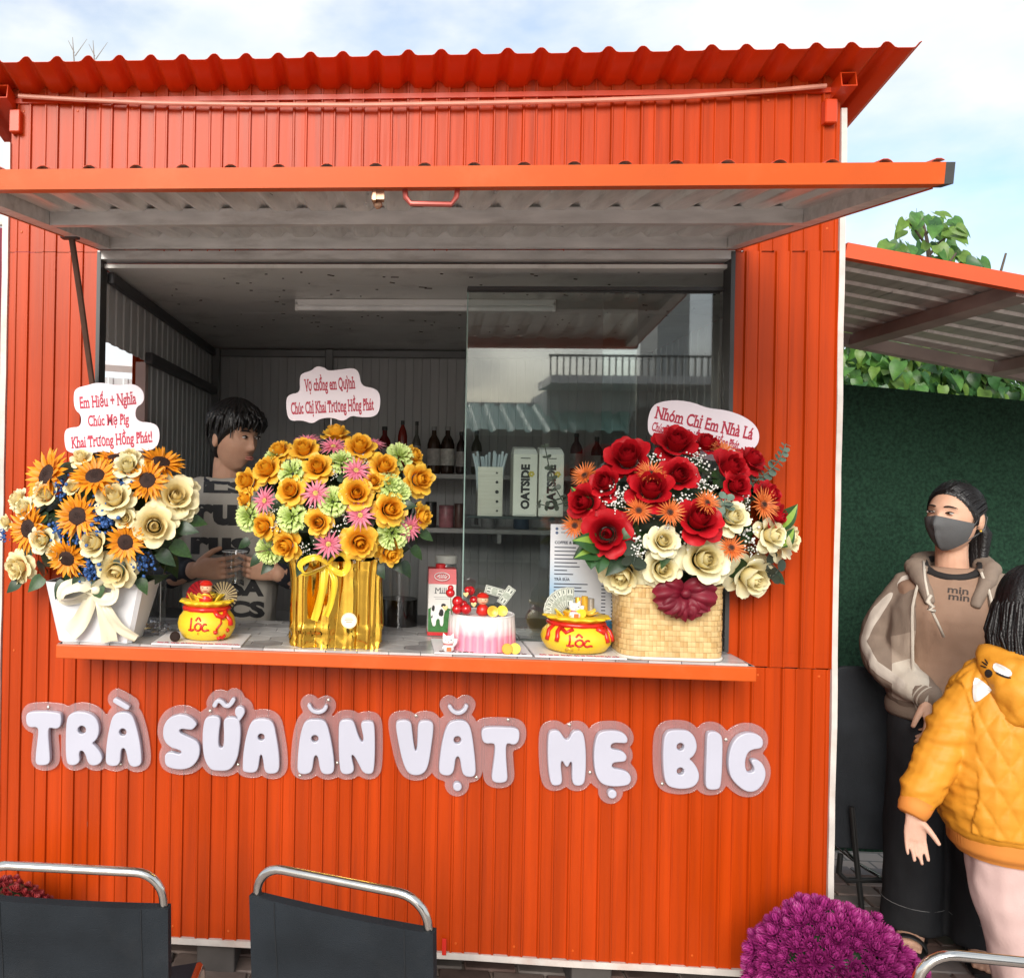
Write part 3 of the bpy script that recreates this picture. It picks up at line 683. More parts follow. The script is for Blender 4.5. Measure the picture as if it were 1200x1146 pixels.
MB().box((mxp(638), -12.12, mz(421)), (mxp(862), -12.04, mz(419))).build('railing_top', BLACKPL, hs)
MB().box((mxp(790), -14.5, mz(443)), (mxp(830), -13.4, mz(300))).build('upper_wall', HWALL, hs)
# ------------------------------------------------------------------ outlines and lettering
def chaikin(p, it=2, closed=True):
    p = [tuple(q) for q in p]
    for _ in range(it):
        o = []
        for i in range(len(p)):
            a, b = p[i], p[(i + 1) % len(p)]
            o += [(a[0] * .75 + b[0] * .25, a[1] * .75 + b[1] * .25), (a[0] * .25 + b[0] * .75, a[1] * .25 + b[1] * .75)]
        p = o
    return p
def circle2(c, r, n=16): return [(c[0] + r * math.cos(2 * PI * k / n), c[1] + r * math.sin(2 * PI * k / n)) for k in range(n)]
def capsule(pts, r, n=8):
    """outline of a thick open polyline"""
    pts = [np.array(p, float) for p in pts]; Lf, Rt = [], []
    for i, p in enumerate(pts):
        t = pts[min(i + 1, len(pts) - 1)] - pts[max(i - 1, 0)]; t /= np.linalg.norm(t); nn = np.array([-t[1], t[0]])
        Lf.append(tuple(p + nn * r)); Rt.append(tuple(p - nn * r))
    def cap(p, q, sgn):
        t = (p - q); t /= np.linalg.norm(t); a = math.atan2(t[1], t[0])
        return [(p[0] + r * math.cos(a + sgn * x), p[1] + r * math.sin(a + sgn * x)) for x in np.linspace(PI / 2, -PI / 2, n)[1:-1]]
    return Lf + cap(pts[-1], pts[-2], 1) + Rt[::-1] + cap(pts[0], pts[1], 1)
def shape_mesh(loops, depth, bevel=0.0, res=2):
    """filled outline (holes allowed) in the XY plane, extruded along Z from 0 to depth, edges rounded"""
    c = bpy.data.curves.new('outline', 'CURVE'); c.dimensions = '2D'; c.fill_mode = 'BOTH'
    c.extrude = max(depth / 2 - bevel, 1e-5); c.bevel_depth = bevel; c.bevel_resolution = res; c.offset = -bevel
    for lp in loops:
        s = c.splines.new('POLY'); s.points.add(len(lp) - 1)
        for q, p in zip(s.points, lp): q.co = (p[0], p[1], 0, 1)
        s.use_cyclic_u = True
    o = bpy.data.objects.new('outline', c); COL.objects.link(o)
    me = bpy.data.meshes.new_from_object(o.evaluated_get(bpy.context.evaluated_depsgraph_get()))
    mb = MB(); mb.add([v.co + Vector((0, 0, depth / 2)) for v in me.vertices], [tuple(p.vertices) for p in me.polygons])
    bpy.data.objects.remove(o, do_unlink=True); bpy.data.curves.remove(c); bpy.data.meshes.remove(me)
    return mb
def offset_outline(loops, off, cell):
    """outer contour(s) of everything within off of the loops (marching squares on a distance field)"""
    P = [np.array(l, float) for l in loops]; allp = np.concatenate(P)
    lo = allp.min(0) - off - 3 * cell; hi = allp.max(0) + off + 3 * cell
    nx, ny = int((hi[0] - lo[0]) / cell) + 1, int((hi[1] - lo[1]) / cell) + 1
    gx, gy = np.meshgrid(lo[0] + np.arange(nx) * cell, lo[1] + np.arange(ny) * cell, indexing='ij')
    D = np.full(gx.shape, 1e9); inside = np.zeros(gx.shape, bool)
    for p in P:
        ins = np.zeros(gx.shape, bool)
        for a, b in zip(p, np.roll(p, -1, 0)):
            d = b - a; l2 = max(d @ d, 1e-18)
            t = np.clip(((gx - a[0]) * d[0] + (gy - a[1]) * d[1]) / l2, 0, 1)
            D = np.minimum(D, np.hypot(gx - a[0] - t * d[0], gy - a[1] - t * d[1]))
            cr = ((a[1] > gy) != (b[1] > gy)) & (gx < (b[0] - a[0]) * (gy - a[1]) / (b[1] - a[1] + 1e-30) + a[0]); ins ^= cr
        inside |= ins
    F_ = np.where(inside, -D, D) - off
    seg = {}
    def ip(i, j, k, l):
        a, b = F_[i, j], F_[k, l]; t = a / (a - b)
        return (lo[0] + cell * (i + t * (k - i)), lo[1] + cell * (j + t * (l - j)))
    def key(i, j, k, l): return (i, j, k, l) if (i, j) < (k, l) else (k, l, i, j)
    neg = F_ < 0; pos = {}
    for i in range(nx - 1):
        for j in range(ny - 1):
            c = (neg[i, j], neg[i + 1, j], neg[i + 1, j + 1], neg[i, j + 1])
            if all(c) or not any(c): continue
            cs = ((i, j), (i + 1, j), (i + 1, j + 1), (i, j + 1)); ent = []; ext = []
            for k in range(4):
                a, b = cs[k], cs[(k + 1) % 4]
                if c[k] != c[(k + 1) % 4]:
                    kk = key(*a, *b); pos[kk] = ip(*a, *b)
                    (ext if c[k] else ent).append(kk)
            for a, b in zip(ext, ent): seg[a] = b
    loops_ = []; done = set()
    for s0 in list(seg):
        if s0 in done: continue
        lp = []; k = s0
        while k in seg and k not in done: done.add(k); lp.append(pos[k]); k = seg[k]
        if len(lp) > 8: loops_.append(lp)
    def area(l): return sum(a[0] * b[1] - b[0] * a[1] for a, b in zip(l, l[1:] + l[:1])) / 2
    m_ = max(loops_, key=lambda l: abs(area(l)))
    return m_[::2]

def text_mb(s, depth=0.0005, bold=0.0, serif=False, width=None, height=None, align='CENTER', spacing=1.0):
    """flat lettering in the XY plane, origin at the baseline centre; scaled to width x height (height of capitals)"""
    c = bpy.data.curves.new('lettering', 'FONT'); c.body = s; c.align_x = align; c.offset = bold; c.resolution_u = 3; c.space_character = spacing
    o = bpy.data.objects.new('lettering', c); COL.objects.link(o)
    me = bpy.data.meshes.new_from_object(o.evaluated_get(bpy.context.evaluated_depsgraph_get()))
    vs = [v.co.copy() for v in me.vertices]; fs = [tuple(p.vertices) for p in me.polygons]
    ed = {}
    for f in fs:
        for a, b in zip(f, f[1:] + f[:1]): ed[(min(a, b), max(a, b))] = ed.get((min(a, b), max(a, b)), 0) + 1
    bpy.data.objects.remove(o, do_unlink=True); bpy.data.curves.remove(c); bpy.data.meshes.remove(me)
    if serif:
        ex = []
        for (a, b), k in ed.items():
            p, q = vs[a], vs[b]
            if k == 1 and abs(p.y - q.y) < .004 and .04 < abs(p.x - q.x) < .24:
                y = p.y; x0, x1 = min(p.x, q.x) - .075, max(p.x, q.x) + .075
                if -.06 < y < .03: ex.append((x0, x1, y, y + .085))
                elif abs(y - .546) < .035 or abs(y - .727) < .035: ex.append((x0, x1, y - .085, y))
        for x0, x1, y0, y1 in ex:
            k = len(vs); vs += [Vector((x0, y0, .0004)), Vector((x1, y0, .0004)), Vector((x1, y1, .0004)), Vector((x0, y1, .0004))]; fs.append((k, k + 1, k + 2, k + 3))
    xs = [v.x for v in vs]; w0 = max(xs) - min(xs); cx = (max(xs) + min(xs)) / 2
    sx = width / w0 if width else 1; sy = height / .73 if height else sx
    if not width: sx = sy
    mb = MB(); mb.add([((v.x - cx if align == 'CENTER' else v.x) * sx, v.y * sy, v.z * .3 + depth) for v in vs], fs)
    return mb
def plane_M(o, xdir, ydir):                                # XY plane -> world, Z = outwards
    x = Vector(xdir).normalized(); z = x.cross(Vector(ydir)).normalized(); y = z.cross(x)
    return Matrix(((x.x, y.x, z.x, o[0]), (x.y, y.y, z.y, o[1]), (x.z, y.z, z.z, o[2]), (0, 0, 0, 1)))

# ------------------------------------------------------------------ the sign: six cut-out word plaques
SIGNW = mat('sign_letter_white', (0.47, 0.47, 0.55), .35, var=.03)
def acrylic():
    m = bpy.data.materials.new('clear_acrylic'); m.use_nodes = True; t = m.node_tree; N = t.nodes; K = t.links.new; N.remove(N['Principled BSDF'])
    tr = N.new('ShaderNodeBsdfTransparent'); tr.inputs[0].default_value = (.93, .90, .91, 1)
    df = N.new('ShaderNodeBsdfDiffuse'); df.inputs[0].default_value = (.75, .55, .55, 1)
    gl = N.new('ShaderNodeBsdfGlossy'); gl.inputs['Roughness'].default_value = .08
    lw = N.new('ShaderNodeLayerWeight'); pw = N.new('ShaderNodeMath'); pw.operation = 'POWER'; pw.inputs[1].default_value = 5; K(lw.outputs['Facing'], pw.inputs[0]); fr = N.new('ShaderNodeMath'); fr.operation = 'MULTIPLY_ADD'; fr.inputs[1].default_value = .9; fr.inputs[2].default_value = .045; K(pw.outputs[0], fr.inputs[0])
    a = N.new('ShaderNodeMixShader'); a.inputs[0].default_value = .17; K(tr.outputs[0], a.inputs[1]); K(df.outputs[0], a.inputs[2])
    b = N.new('ShaderNodeMixShader'); K(fr.outputs[0], b.inputs[0]); K(a.outputs[0], b.inputs[1]); K(gl.outputs[0], b.inputs[2]); K(b.outputs[0], N['Material Output'].inputs[0])
    return m
ACRYL = acrylic()
SCREW = mat('screw_steel', (.75, .70, .62), .25, metal=.8)
YF, YP = -0.040, -0.012                                   # letter faces, back of the clear plate
WORDS = [
 ('TRÀ', (20, 800, 7.5), [
  ('letter', [[(75,330),(80,275),(110,255),(230,250),(370,262),(390,290),(385,370),(365,400),(330,405),(290,395),(275,410),(275,480),(285,600),(290,690),(270,720),(220,728),(175,722),(158,695),(165,600),(180,480),(186,405),(160,388),(120,395),(85,375)]]),
  ('letter', [[(425,480),(430,360),(445,290),(500,255),(590,255),(660,280),(705,325),(722,400),(715,460),(690,510),(655,530),(690,560),(730,610),(750,660),(735,705),(690,730),(640,725),(615,690),(602,640),(580,600),(550,598),(543,640),(553,685),(530,715),(490,728),(450,720),(432,690),(425,600)], circle2((568,415),36)]),
  ('letter', [[(778,640),(785,540),(800,440),(825,330),(850,280),(900,258),(970,260),(1010,285),(1035,340),(1065,450),(1085,560),(1095,680),(1085,725),(1040,742),(1000,735),(975,700),(960,620),(945,575),(915,580),(908,640),(905,700),(880,730),(830,735),(790,720),(777,690)], circle2((928,435),32)]),
  ('accent_mark', [[(838,160),(850,138),(866,130),(985,200),(992,215),(972,240),(952,238),(848,178)]])],
  [(275, 212), (910, 715), (985, 560)]),
 ('SỮA', (180, 800, 7.5), [
  ('letter', [[(80,430),(90,370),(130,310),(200,280),(270,278),(330,305),(375,350),(378,375),(340,415),(300,412),(255,405),(225,412),(228,440),(280,465),(350,495),(395,530),(408,590),(395,670),(340,740),(260,765),(180,760),(120,740),(98,710),(95,640),(120,612),(170,610),(210,628),(243,622),(240,600),(215,588),(150,570),(105,530),(82,480)]]),
  ('letter', [[(428,520),(430,420),(445,330),(470,300),(530,290),(575,300),(588,340),(575,420),(568,520),(575,570),(605,575),(615,540),(618,440),(612,340),(635,305),(700,300),(745,320),(760,360),(765,450),(755,560),(735,670),(690,750),(640,775),(560,775),(500,765),(455,700),(435,620)]]),
  ('letter', [[(780,760),(785,640),(800,530),(825,420),(855,345),(900,318),(980,315),(1030,330),(1060,370),(1080,480),(1100,600),(1108,740),(1090,790),(1040,803),(990,795),(970,760),(962,680),(950,632),(935,637),(928,690),(915,770),(880,792),(820,790),(788,778)], circle2((945,478),30)]),
  ('accent_mark', [[(712,250),(725,215),(760,203),(795,220),(803,255),(790,290),(765,325),(750,345),(738,335),(735,305),(718,285)]]),
  ('accent_mark', [capsule([(535,200),(550,170),(572,158),(598,170),(625,203),(655,208),(680,185),(700,150)], 20)])],
  [(497, 245), (742, 718)]),
 ('ĂN', (330, 800, 8.815), [
  ('letter', [[(163,850),(170,720),(185,580),(210,470),(235,410),(280,380),(380,378),(440,390),(470,430),(495,520),(520,640),(540,780),(545,890),(530,935),(470,950),(415,935),(392,880),(380,790),(365,752),(345,752),(330,790),(322,880),(300,930),(240,948),(180,938),(163,900)], circle2((343,578),37)]),
  ('letter', [[(588,600),(590,430),(610,390),(670,378),(730,385),(755,420),(780,510),(810,590),(838,620),(847,570),(827,480),(818,420),(850,395),(930,395),(958,420),(965,560),(965,760),(955,900),(935,940),(880,945),(835,920),(800,850),(760,770),(728,740),(722,770),(745,860),(748,910),(715,942),(650,948),(610,925),(597,850),(590,720)]]),
  ('accent_mark', [capsule([(285,238),(300,270),(330,297),(375,308),(420,298),(448,272),(458,250)], 21)])],
  [(485, 175), (190, 955), (575, 825)]),
 ('VẶT', (450, 810, 7.059), [
  ('letter', [[(98,270),(110,245),(180,235),(225,255),(232,310),(245,430),(260,505),(275,470),(278,370),(280,280),(300,245),(370,240),(408,260),(410,320),(395,440),(375,580),(350,660),(300,695),(230,695),(185,660),(150,570),(120,430),(102,330)]]),
  ('letter', [[(455,640),(460,560),(480,420),(510,310),(540,260),(590,240),(660,240),(700,265),(725,330),(745,470),(758,600),(760,680),(740,708),(690,710),(655,690),(640,640),(630,560),(612,535),(592,555),(585,620),(575,670),(540,700),(490,695),(460,675)], circle2((608,403),31)]),
  ('letter', [[(805,350),(815,310),(860,295),(980,295),(1090,302),(1122,325),(1122,390),(1105,430),(1070,445),(1030,430),(1012,440),(1010,520),(1018,640),(1025,720),(1010,752),(950,760),(905,750),(890,720),(900,640),(915,530),(920,440),(890,430),(850,435),(815,415)]]),
  ('accent_mark', [capsule([(545,128),(560,155),(585,175),(612,182),(642,175),(668,155),(682,125)], 17)]),
  ('accent_mark', [circle2((608,790),37,20)])],
  [(265, 200), (1027, 232), (765, 710)]),
 ('MẸ', (620, 830, 8.571), [
  ('letter', [[(188,480),(190,320),(200,250),(225,222),(290,218),(325,250),(350,295),(380,320),(410,300),(430,250),(460,225),(520,222),(550,260),(568,360),(575,500),(570,660),(558,750),(520,778),(470,778),(440,755),(432,690),(435,600),(432,540),(412,540),(400,580),(380,590),(362,575),(345,535),(325,530),(320,580),(330,670),(335,740),(310,772),(250,778),(220,755),(200,660)]]),
  ('letter', [[(650,480),(660,360),(685,270),(730,232),(820,222),(910,228),(970,260),(995,310),(985,350),(930,350),(860,345),(822,365),(825,405),(860,415),(930,425),(975,460),(985,500),(965,535),(900,540),(850,545),(830,575),(850,605),(920,615),(990,635),(1025,680),(1028,730),(1000,770),(920,785),(820,785),(740,765),(690,710),(660,620)]]),
  ('accent_mark', [circle2((838,862),45,20)])],
  [(405, 160), (612, 640)]),
 ('BIG', (755, 830, 7.5), [
  ('letter', [[(165,450),(170,300),(185,230),(220,195),(300,188),(390,195),(440,240),(465,310),(462,370),(430,425),(395,445),(430,470),(470,530),(488,590),(475,650),(430,695),(340,712),(250,700),(200,675),(175,600)], circle2((320,338),33), circle2((320,553),32)]),
  ('letter', [[(553,240),(570,208),(620,202),(665,220),(690,260),(690,400),(685,560),(675,680),(655,712),(590,718),(550,705),(540,660),(545,500),(550,350)]]),
  ('letter', [[(740,500),(745,410),(770,320),(820,250),(890,215),(960,215),(1020,240),(1048,280),(1045,330),(1020,355),(960,360),(915,385),(892,440),(888,510),(905,560),(935,568),(968,555),(970,520),(945,480),(945,455),(980,445),(1030,470),(1065,530),(1072,590),(1050,660),(1000,720),(940,738),(880,725),(800,660),(755,590)]])],
  [(718, 272), (158, 660)]),
]
for word, (ox, oy, sc), glyphs, screws in WORDS:
    def w2(p, Y=YF):
        q = at(ox + p[0] / sc, oy + p[1] / sc, Y); return (q.x, q.z)
    allc = [w2(p) for _, lps in glyphs for p in lps[0]]
    cx = sum(p[0] for p in allc) / len(allc); cz = sum(p[1] for p in allc) / len(allc)
    t = thing('sign_plaque', 'white chubby cut-out sign word %s on a clear acrylic plate' % word, 'sign', (cx, YP, cz), 'sign plaques across the orange front')
    M = plane_M((0, YP - .006, 0), (1, 0, 0), (0, 0, 1))
    outl = []
    for nm, lps in glyphs:
        L2 = [[w2(p) for p in lp] for lp in lps]
        L2 = [chaikin(L2[0], 2 if nm == 'letter' else 1)] + L2[1:]
        outl.append(L2[0])
        shape_mesh(L2, abs(YF - (YP - .006)), .0030, 2).xf(M).build(nm, SIGNW, t, True, 40)
    pl = offset_outline(outl, .0235, .0042)
    shape_mesh([pl], .005, .001, 1).xf(plane_M((0, YP - .0005, 0), (1, 0, 0), (0, 0, 1))).build('acrylic_plate', ACRYL, t, True, 40)
    for s_ in screws:
        q = w2(s_, YP - .006); MB().ball((q[0], YP - .0065, q[1]), (.0055, .004, .0055), 6, 10).build('screw', SCREW, t, True)

# ------------------------------------------------------------------ flowers
def lerp(a, b, t): return a + (b - a) * t
def sector(mb, az, w, L, e0, e1, r0, z0, nu=5, nv=6, m=0, ruf=0, seed=0, rnd_=.28, us=1.0):
    """a petal wrapped round the axis: sector of a surface of revolution"""
    def pt(u, v):
        x = 2 * v - 1; l = L * (1 - rnd_ * x ** 2 * abs(x)) * u; k = 10; r, z = r0, z0
        for i in range(k):
            e = lerp(e0, e1, ((i + .5) / k * (l / L)) ** 1.3); r += math.cos(e) * l / k; z += math.sin(e) * l / k
        r = max(r, .01)
        a = az + x * w * (.55 + .45 * math.sin(PI * min(1, .2 + u * .62)))
        rr = ruf * u * u * noise.noise((x * 3.1 + seed, u * 2.3, seed * 1.7))
        return Vector(((r + rr * .5) * math.cos(a), (r + rr * .5) * math.sin(a), z + rr))
    return mb.grid(pt, nu, nv, m, (lambda u, v: us * u))
def petal(mb, az, L, W, e0, e1, r0, z0, cup=.1, nu=5, nv=4, m=0, pw=.8, tw=0.0, u0=.12):
    ca, sa = math.cos(az), math.sin(az)
    def pt(u, v):
        x = 2 * v - 1; r, z = r0, z0; k = 6
        for i in range(k):
            e = lerp(e0, e1, (i + .5) / k * u); r += math.cos(e) * L * u / k; z += math.sin(e) * L * u / k
        wd = W * .5 * math.sin(PI * min(.985, (u0 + u * (1 - u0))) ** pw) if u < 1 else W * .04
        lat = x * wd; z += cup * x * x * W + tw * x * wd
        return Vector((r * ca - lat * sa, r * sa + lat * ca, z))
    return mb.grid(pt, nu, nv, m)

def rose_mesh(nm, m, openness=1.0, seed=0, ruf=.08):
    R2 = random.Random(seed); mb = MB(); o = openness
    def spi(u, v):                                         # tightly furled heart
        a = v * 2 * PI * 2.6; r = .022 + .185 * v; h = .10 + (.74 - .10 * v + .035 * math.sin(a * 1.5)) * u; r *= 1 + .25 * math.sin(PI * u) - .18 * u * u
        return Vector((r * math.cos(a), r * math.sin(a), h))
    mb.grid(spi, 5, 44, 0, lambda u, v: .25 * u)
    mb.ball((0, 0, .35), (.12, .12, .22), 5, 8)
    for k in range(3): sector(mb, k * 2.1 + .3, 1.5, .80, 1.60, 1.85, .20 + .03 * k, .06, 5, 7, m=0, seed=k, us=.4)
    for k in range(4): sector(mb, k * 1.57 + .9, 1.2, .84, 1.45, lerp(1.85, 1.5, o), .27 + .02 * k, .05, 6, 7, ruf=ruf, seed=k + 10, us=.55)
    for k in range(5): sector(mb, k * 1.257 + .2 + R2.uniform(-.1, .1), .95, .88, lerp(1.42, 1.3, o), lerp(1.5, .85, o), .34, -.04, 6, 7, ruf=ruf * 1.3, seed=k + 20, us=.8)
    for k in range(5): sector(mb, k * 1.257 + .85 + R2.uniform(-.12, .12), .82, .90, lerp(1.3, 1.1, o), lerp(.7, -.30, o), .38, -.14, 7, 8, ruf=ruf * 1.8, seed=k + 30)
    for k in range(int(3 + 2 * o)): sector(mb, k * 1.257 + .3 + R2.uniform(-.2, .2), .74, .92, .75, lerp(.0, -.9, o), .34, -.24, 7, 8, ruf=ruf * 2.2, seed=k + 40)
    mx_ = max(v.xy.length for v in mb.v); mb.xf(Matrix.Scale(1 / mx_, 4))
    return mb.mesh(nm, m, True)
def carn_mesh(nm, m, seed=0):
    R2 = random.Random(seed); mb = MB()
    for ring, (n, e0, e1, L, r0, z0) in enumerate(((5, 1.5, 1.3, .55, .05, .05), (8, 1.3, .9, .62, .10, .02), (10, 1.0, .45, .75, .12, -.03), (12, .65, .0, .86, .14, -.1), (12, .35, -.4, .86, .14, -.18))):
        for k in range(n):
            a = 2 * PI * k / n + R2.uniform(-.2, .2); ph = R2.uniform(0, 9)
            def pt(u, v, a=a, e0=e0, e1=e1, L=L, r0=r0, z0=z0, ph=ph):
                x = 2 * v - 1; r, z = r0, z0; Lu = L * u * (1 + .06 * math.sin(x * 11 + ph))
                for i in range(5):
                    e = lerp(e0, e1, (i + .5) / 5 * u); r += math.cos(e) * Lu / 5; z += math.sin(e) * Lu / 5
                aa = a + x * (.15 + .42 * u) * 5.5 / (n + 1); w_ = .10 * u * u * math.sin(x * 7 + ph)
                return Vector((r * math.cos(aa), r * math.sin(aa), z + w_))
            mb.grid(pt, 4, 7)
    mx_ = max(v.xy.length for v in mb.v); mb.xf(Matrix.Scale(1 / mx_, 4)); return mb.mesh(nm, m, True)
def ray_mesh(nm, m, rings, seed=0):
    R2 = random.Random(seed); mb = MB()
    for (n, L, W, e0, e1, r0, z0, pw) in rings:
        for k in range(n):
            petal(mb, 2 * PI * (k + R2.uniform(-.22, .22)) / n, L * R2.uniform(.9, 1.06), W * R2.uniform(.85, 1.1), e0 + R2.uniform(-.12, .12), e1 + R2.uniform(-.25, .25), r0, z0 + R2.uniform(-.02, .02), R2.uniform(.02, .18), 5, 3, pw=pw, tw=R2.uniform(-.25, .25))
    mx_ = max(v.xy.length for v in mb.v); mb.xf(Matrix.Scale(1 / mx_, 4)); return mb.mesh(nm, m, True)
def disc_mesh(nm, m, R_, dome, n=90, bump=.035, ring=None):
    mb = MB(); mb.lathe([(R_, -.03), (R_, .02), (R_ * .8, dome * .7), (R_ * .45, dome), (.02, dome * .92)], 16)
    for k in range(n):
        r = R_ * math.sqrt((k + .5) / n); a = k * 2.39996
        z = dome * (1 - (r / R_) ** 2) * .95 + .01
        mb.add([(r * math.cos(a) - bump, r * math.sin(a), z), (r * math.cos(a), r * math.sin(a) - bump, z), (r * math.cos(a) + bump, r * math.sin(a), z), (r * math.cos(a), r * math.sin(a) + bump, z), (r * math.cos(a), r * math.sin(a), z + bump * 2)], [(0, 1, 4), (1, 2, 4), (2, 3, 4), (3, 0, 4)], 1 if ring and r > R_ * ring else 0)
    return mb.mesh(nm, m, False)
SUNP = mat('sunflower_petal', (0.72, 0.23, 0.006), .5, var=.15, vscale=2.5, attr2=(0.86, 0.36, 0.010), translucent=.14)
SUND = [mat('sunflower_disc', (0.028, 0.010, 0.006), .8, var=.3), mat('sunflower_disc_rim', (0.07, 0.022, 0.008), .8, var=.3)]
CREAM = mat('cream_rose', (0.84, 0.66, 0.28), .5, var=.05, vscale=2, attr2=(0.88, 0.79, 0.48), alo=.1, ahi=.8, translucent=.13)
IVORY = mat('ivory_rose', (0.80, 0.66, 0.28), .5, var=.05, vscale=2, attr2=(0.88, 0.83, 0.56), alo=.1, ahi=.7, translucent=.13)
AMBER = mat('amber_rose', (0.82, 0.36, 0.012), .5, var=.1, vscale=2, attr2=(0.88, 0.56, 0.06), alo=.3, ahi=1, translucent=.13)
REDR = mat('red_rose', (0.34, 0.004, 0.010), .5, var=.14, vscale=2, attr2=(0.50, 0.007, 0.014), alo=.2, ahi=1, translucent=.12, spec=.25)
LIME = mat('lime_carnation', (0.42, 0.58, 0.10), .55, var=.1, vscale=3, attr2=(0.70, 0.82, 0.34), alo=.2, translucent=.14)
PINKG = mat('pink_gerbera', (0.74, 0.16, 0.26), .5, var=.1, vscale=3, attr2=(0.80, 0.30, 0.38), translucent=.2)
PINKD = [mat('gerbera_disc', (0.55, 0.42, 0.10), .7, var=.3), mat('gerbera_disc_rim', (0.70, 0.30, 0.25), .7)]
ORNG = mat('orange_gerbera', (0.70, 0.16, 0.03), .5, var=.15, vscale=3, attr2=(0.76, 0.24, 0.06), translucent=.2)
ORND = [mat('orange_disc', (0.05, 0.02, 0.012), .8), mat('orange_disc_rim', (0.45, 0.12, 0.03), .8)]
BLUEF = mat('blue_floret', (0.035, 0.11, 0.33), .55, var=.35, vscale=40)
WHITEF = mat('baby_breath_white', (0.78, 0.78, 0.74), .6, var=.05)
STEMG = mat('stem_green', (0.06, 0.13, 0.04), .6, var=.2)
SUNF = [ray_mesh('sunflower', SUNP, [(17, .60, .20, .10, -.12, .34, -.02, .75), (16, .56, .18, .32, .15, .33, .03, .75), (12, .40, .14, .55, .6, .34, .05, .75)], s) for s in (1, 2, 3)]
SUNDISC = disc_mesh('flower_disc', SUND, .39, .10, 120, .022, .72)
ROSE_C = [rose_mesh('rose', CREAM, 1.0, 1), rose_mesh('rose', CREAM, .45, 2), rose_mesh('rose', IVORY, .85, 3)]
ROSE_A = [rose_mesh('rose', AMBER, o, s, .13) for o, s in ((.8, 4), (1.0, 5), (.55, 6))]
ROSE_R = [rose_mesh('rose', REDR, o, s) for o, s in ((.55, 7), (.8, 8), (.35, 9))]
ROSE_I = [rose_mesh('rose', IVORY, o, s) for o, s in ((.95, 10), (.5, 11), (.8, 12))]
CARN = [carn_mesh('carnation', LIME, s) for s in (1, 2)]
GERB = [ray_mesh('gerbera', PINKG, [(16, .78, .17, .05, -.12, .2, 0, .6), (15, .66, .15, .25, .12, .2, .03, .6), (12, .30, .07, .7, .8, .15, .03, .7)], s) for s in (1, 2)]
GERBD = disc_mesh('flower_disc', PINKD, .17, .08, 40, .02, .6)
GERBO = [ray_mesh('gerbera', ORNG, [(22, .74, .10, .10, .25, .24, 0, .7), (22, .64, .09, .42, .3, .24, .03, .7), (20, .40, .07, .9, .6, .2, .03, .7)], s) for s in (4, 5)]
GERBOD = disc_mesh('flower_disc', ORND, .22, .06, 40, .03, .6)
def cluster_mesh(nm, m, n, R_, r, seed, stem=True, flat=.7):
    R2 = random.Random(seed); mb = MB()
    for k in range(n):
        v = Vector((R2.gauss(0, .45), R2.gauss(0, .45), R2.gauss(0, .3))) * R_
        s = r * R2.uniform(.7, 1.2); mb.ball(v, (s, s, s * flat), 4, 6, 0, Matrix.Rotation(R2.uniform(0, 3), 4, 'X'))
        if stem: mb.tube([v, v * .4 + Vector((0, 0, -.5 * R_)), (0, 0, -1.0 * R_)], .012 * R_, 3, 1, False)
    return mb.mesh(nm, [m, STEMG], True)
BREATH = [cluster_mesh('baby_breath', WHITEF, 26, 1, .10, s) for s in (1, 2, 3)]
BLUECL = [cluster_mesh('blue_floret', BLUEF, 60, .8, .12, s, False) for s in (4, 5)]
BLEAF = [leaf_mesh('leaf', m, 1, .55, .15, .3, False) for m in (GREENLEAF, DARKLEAF)]

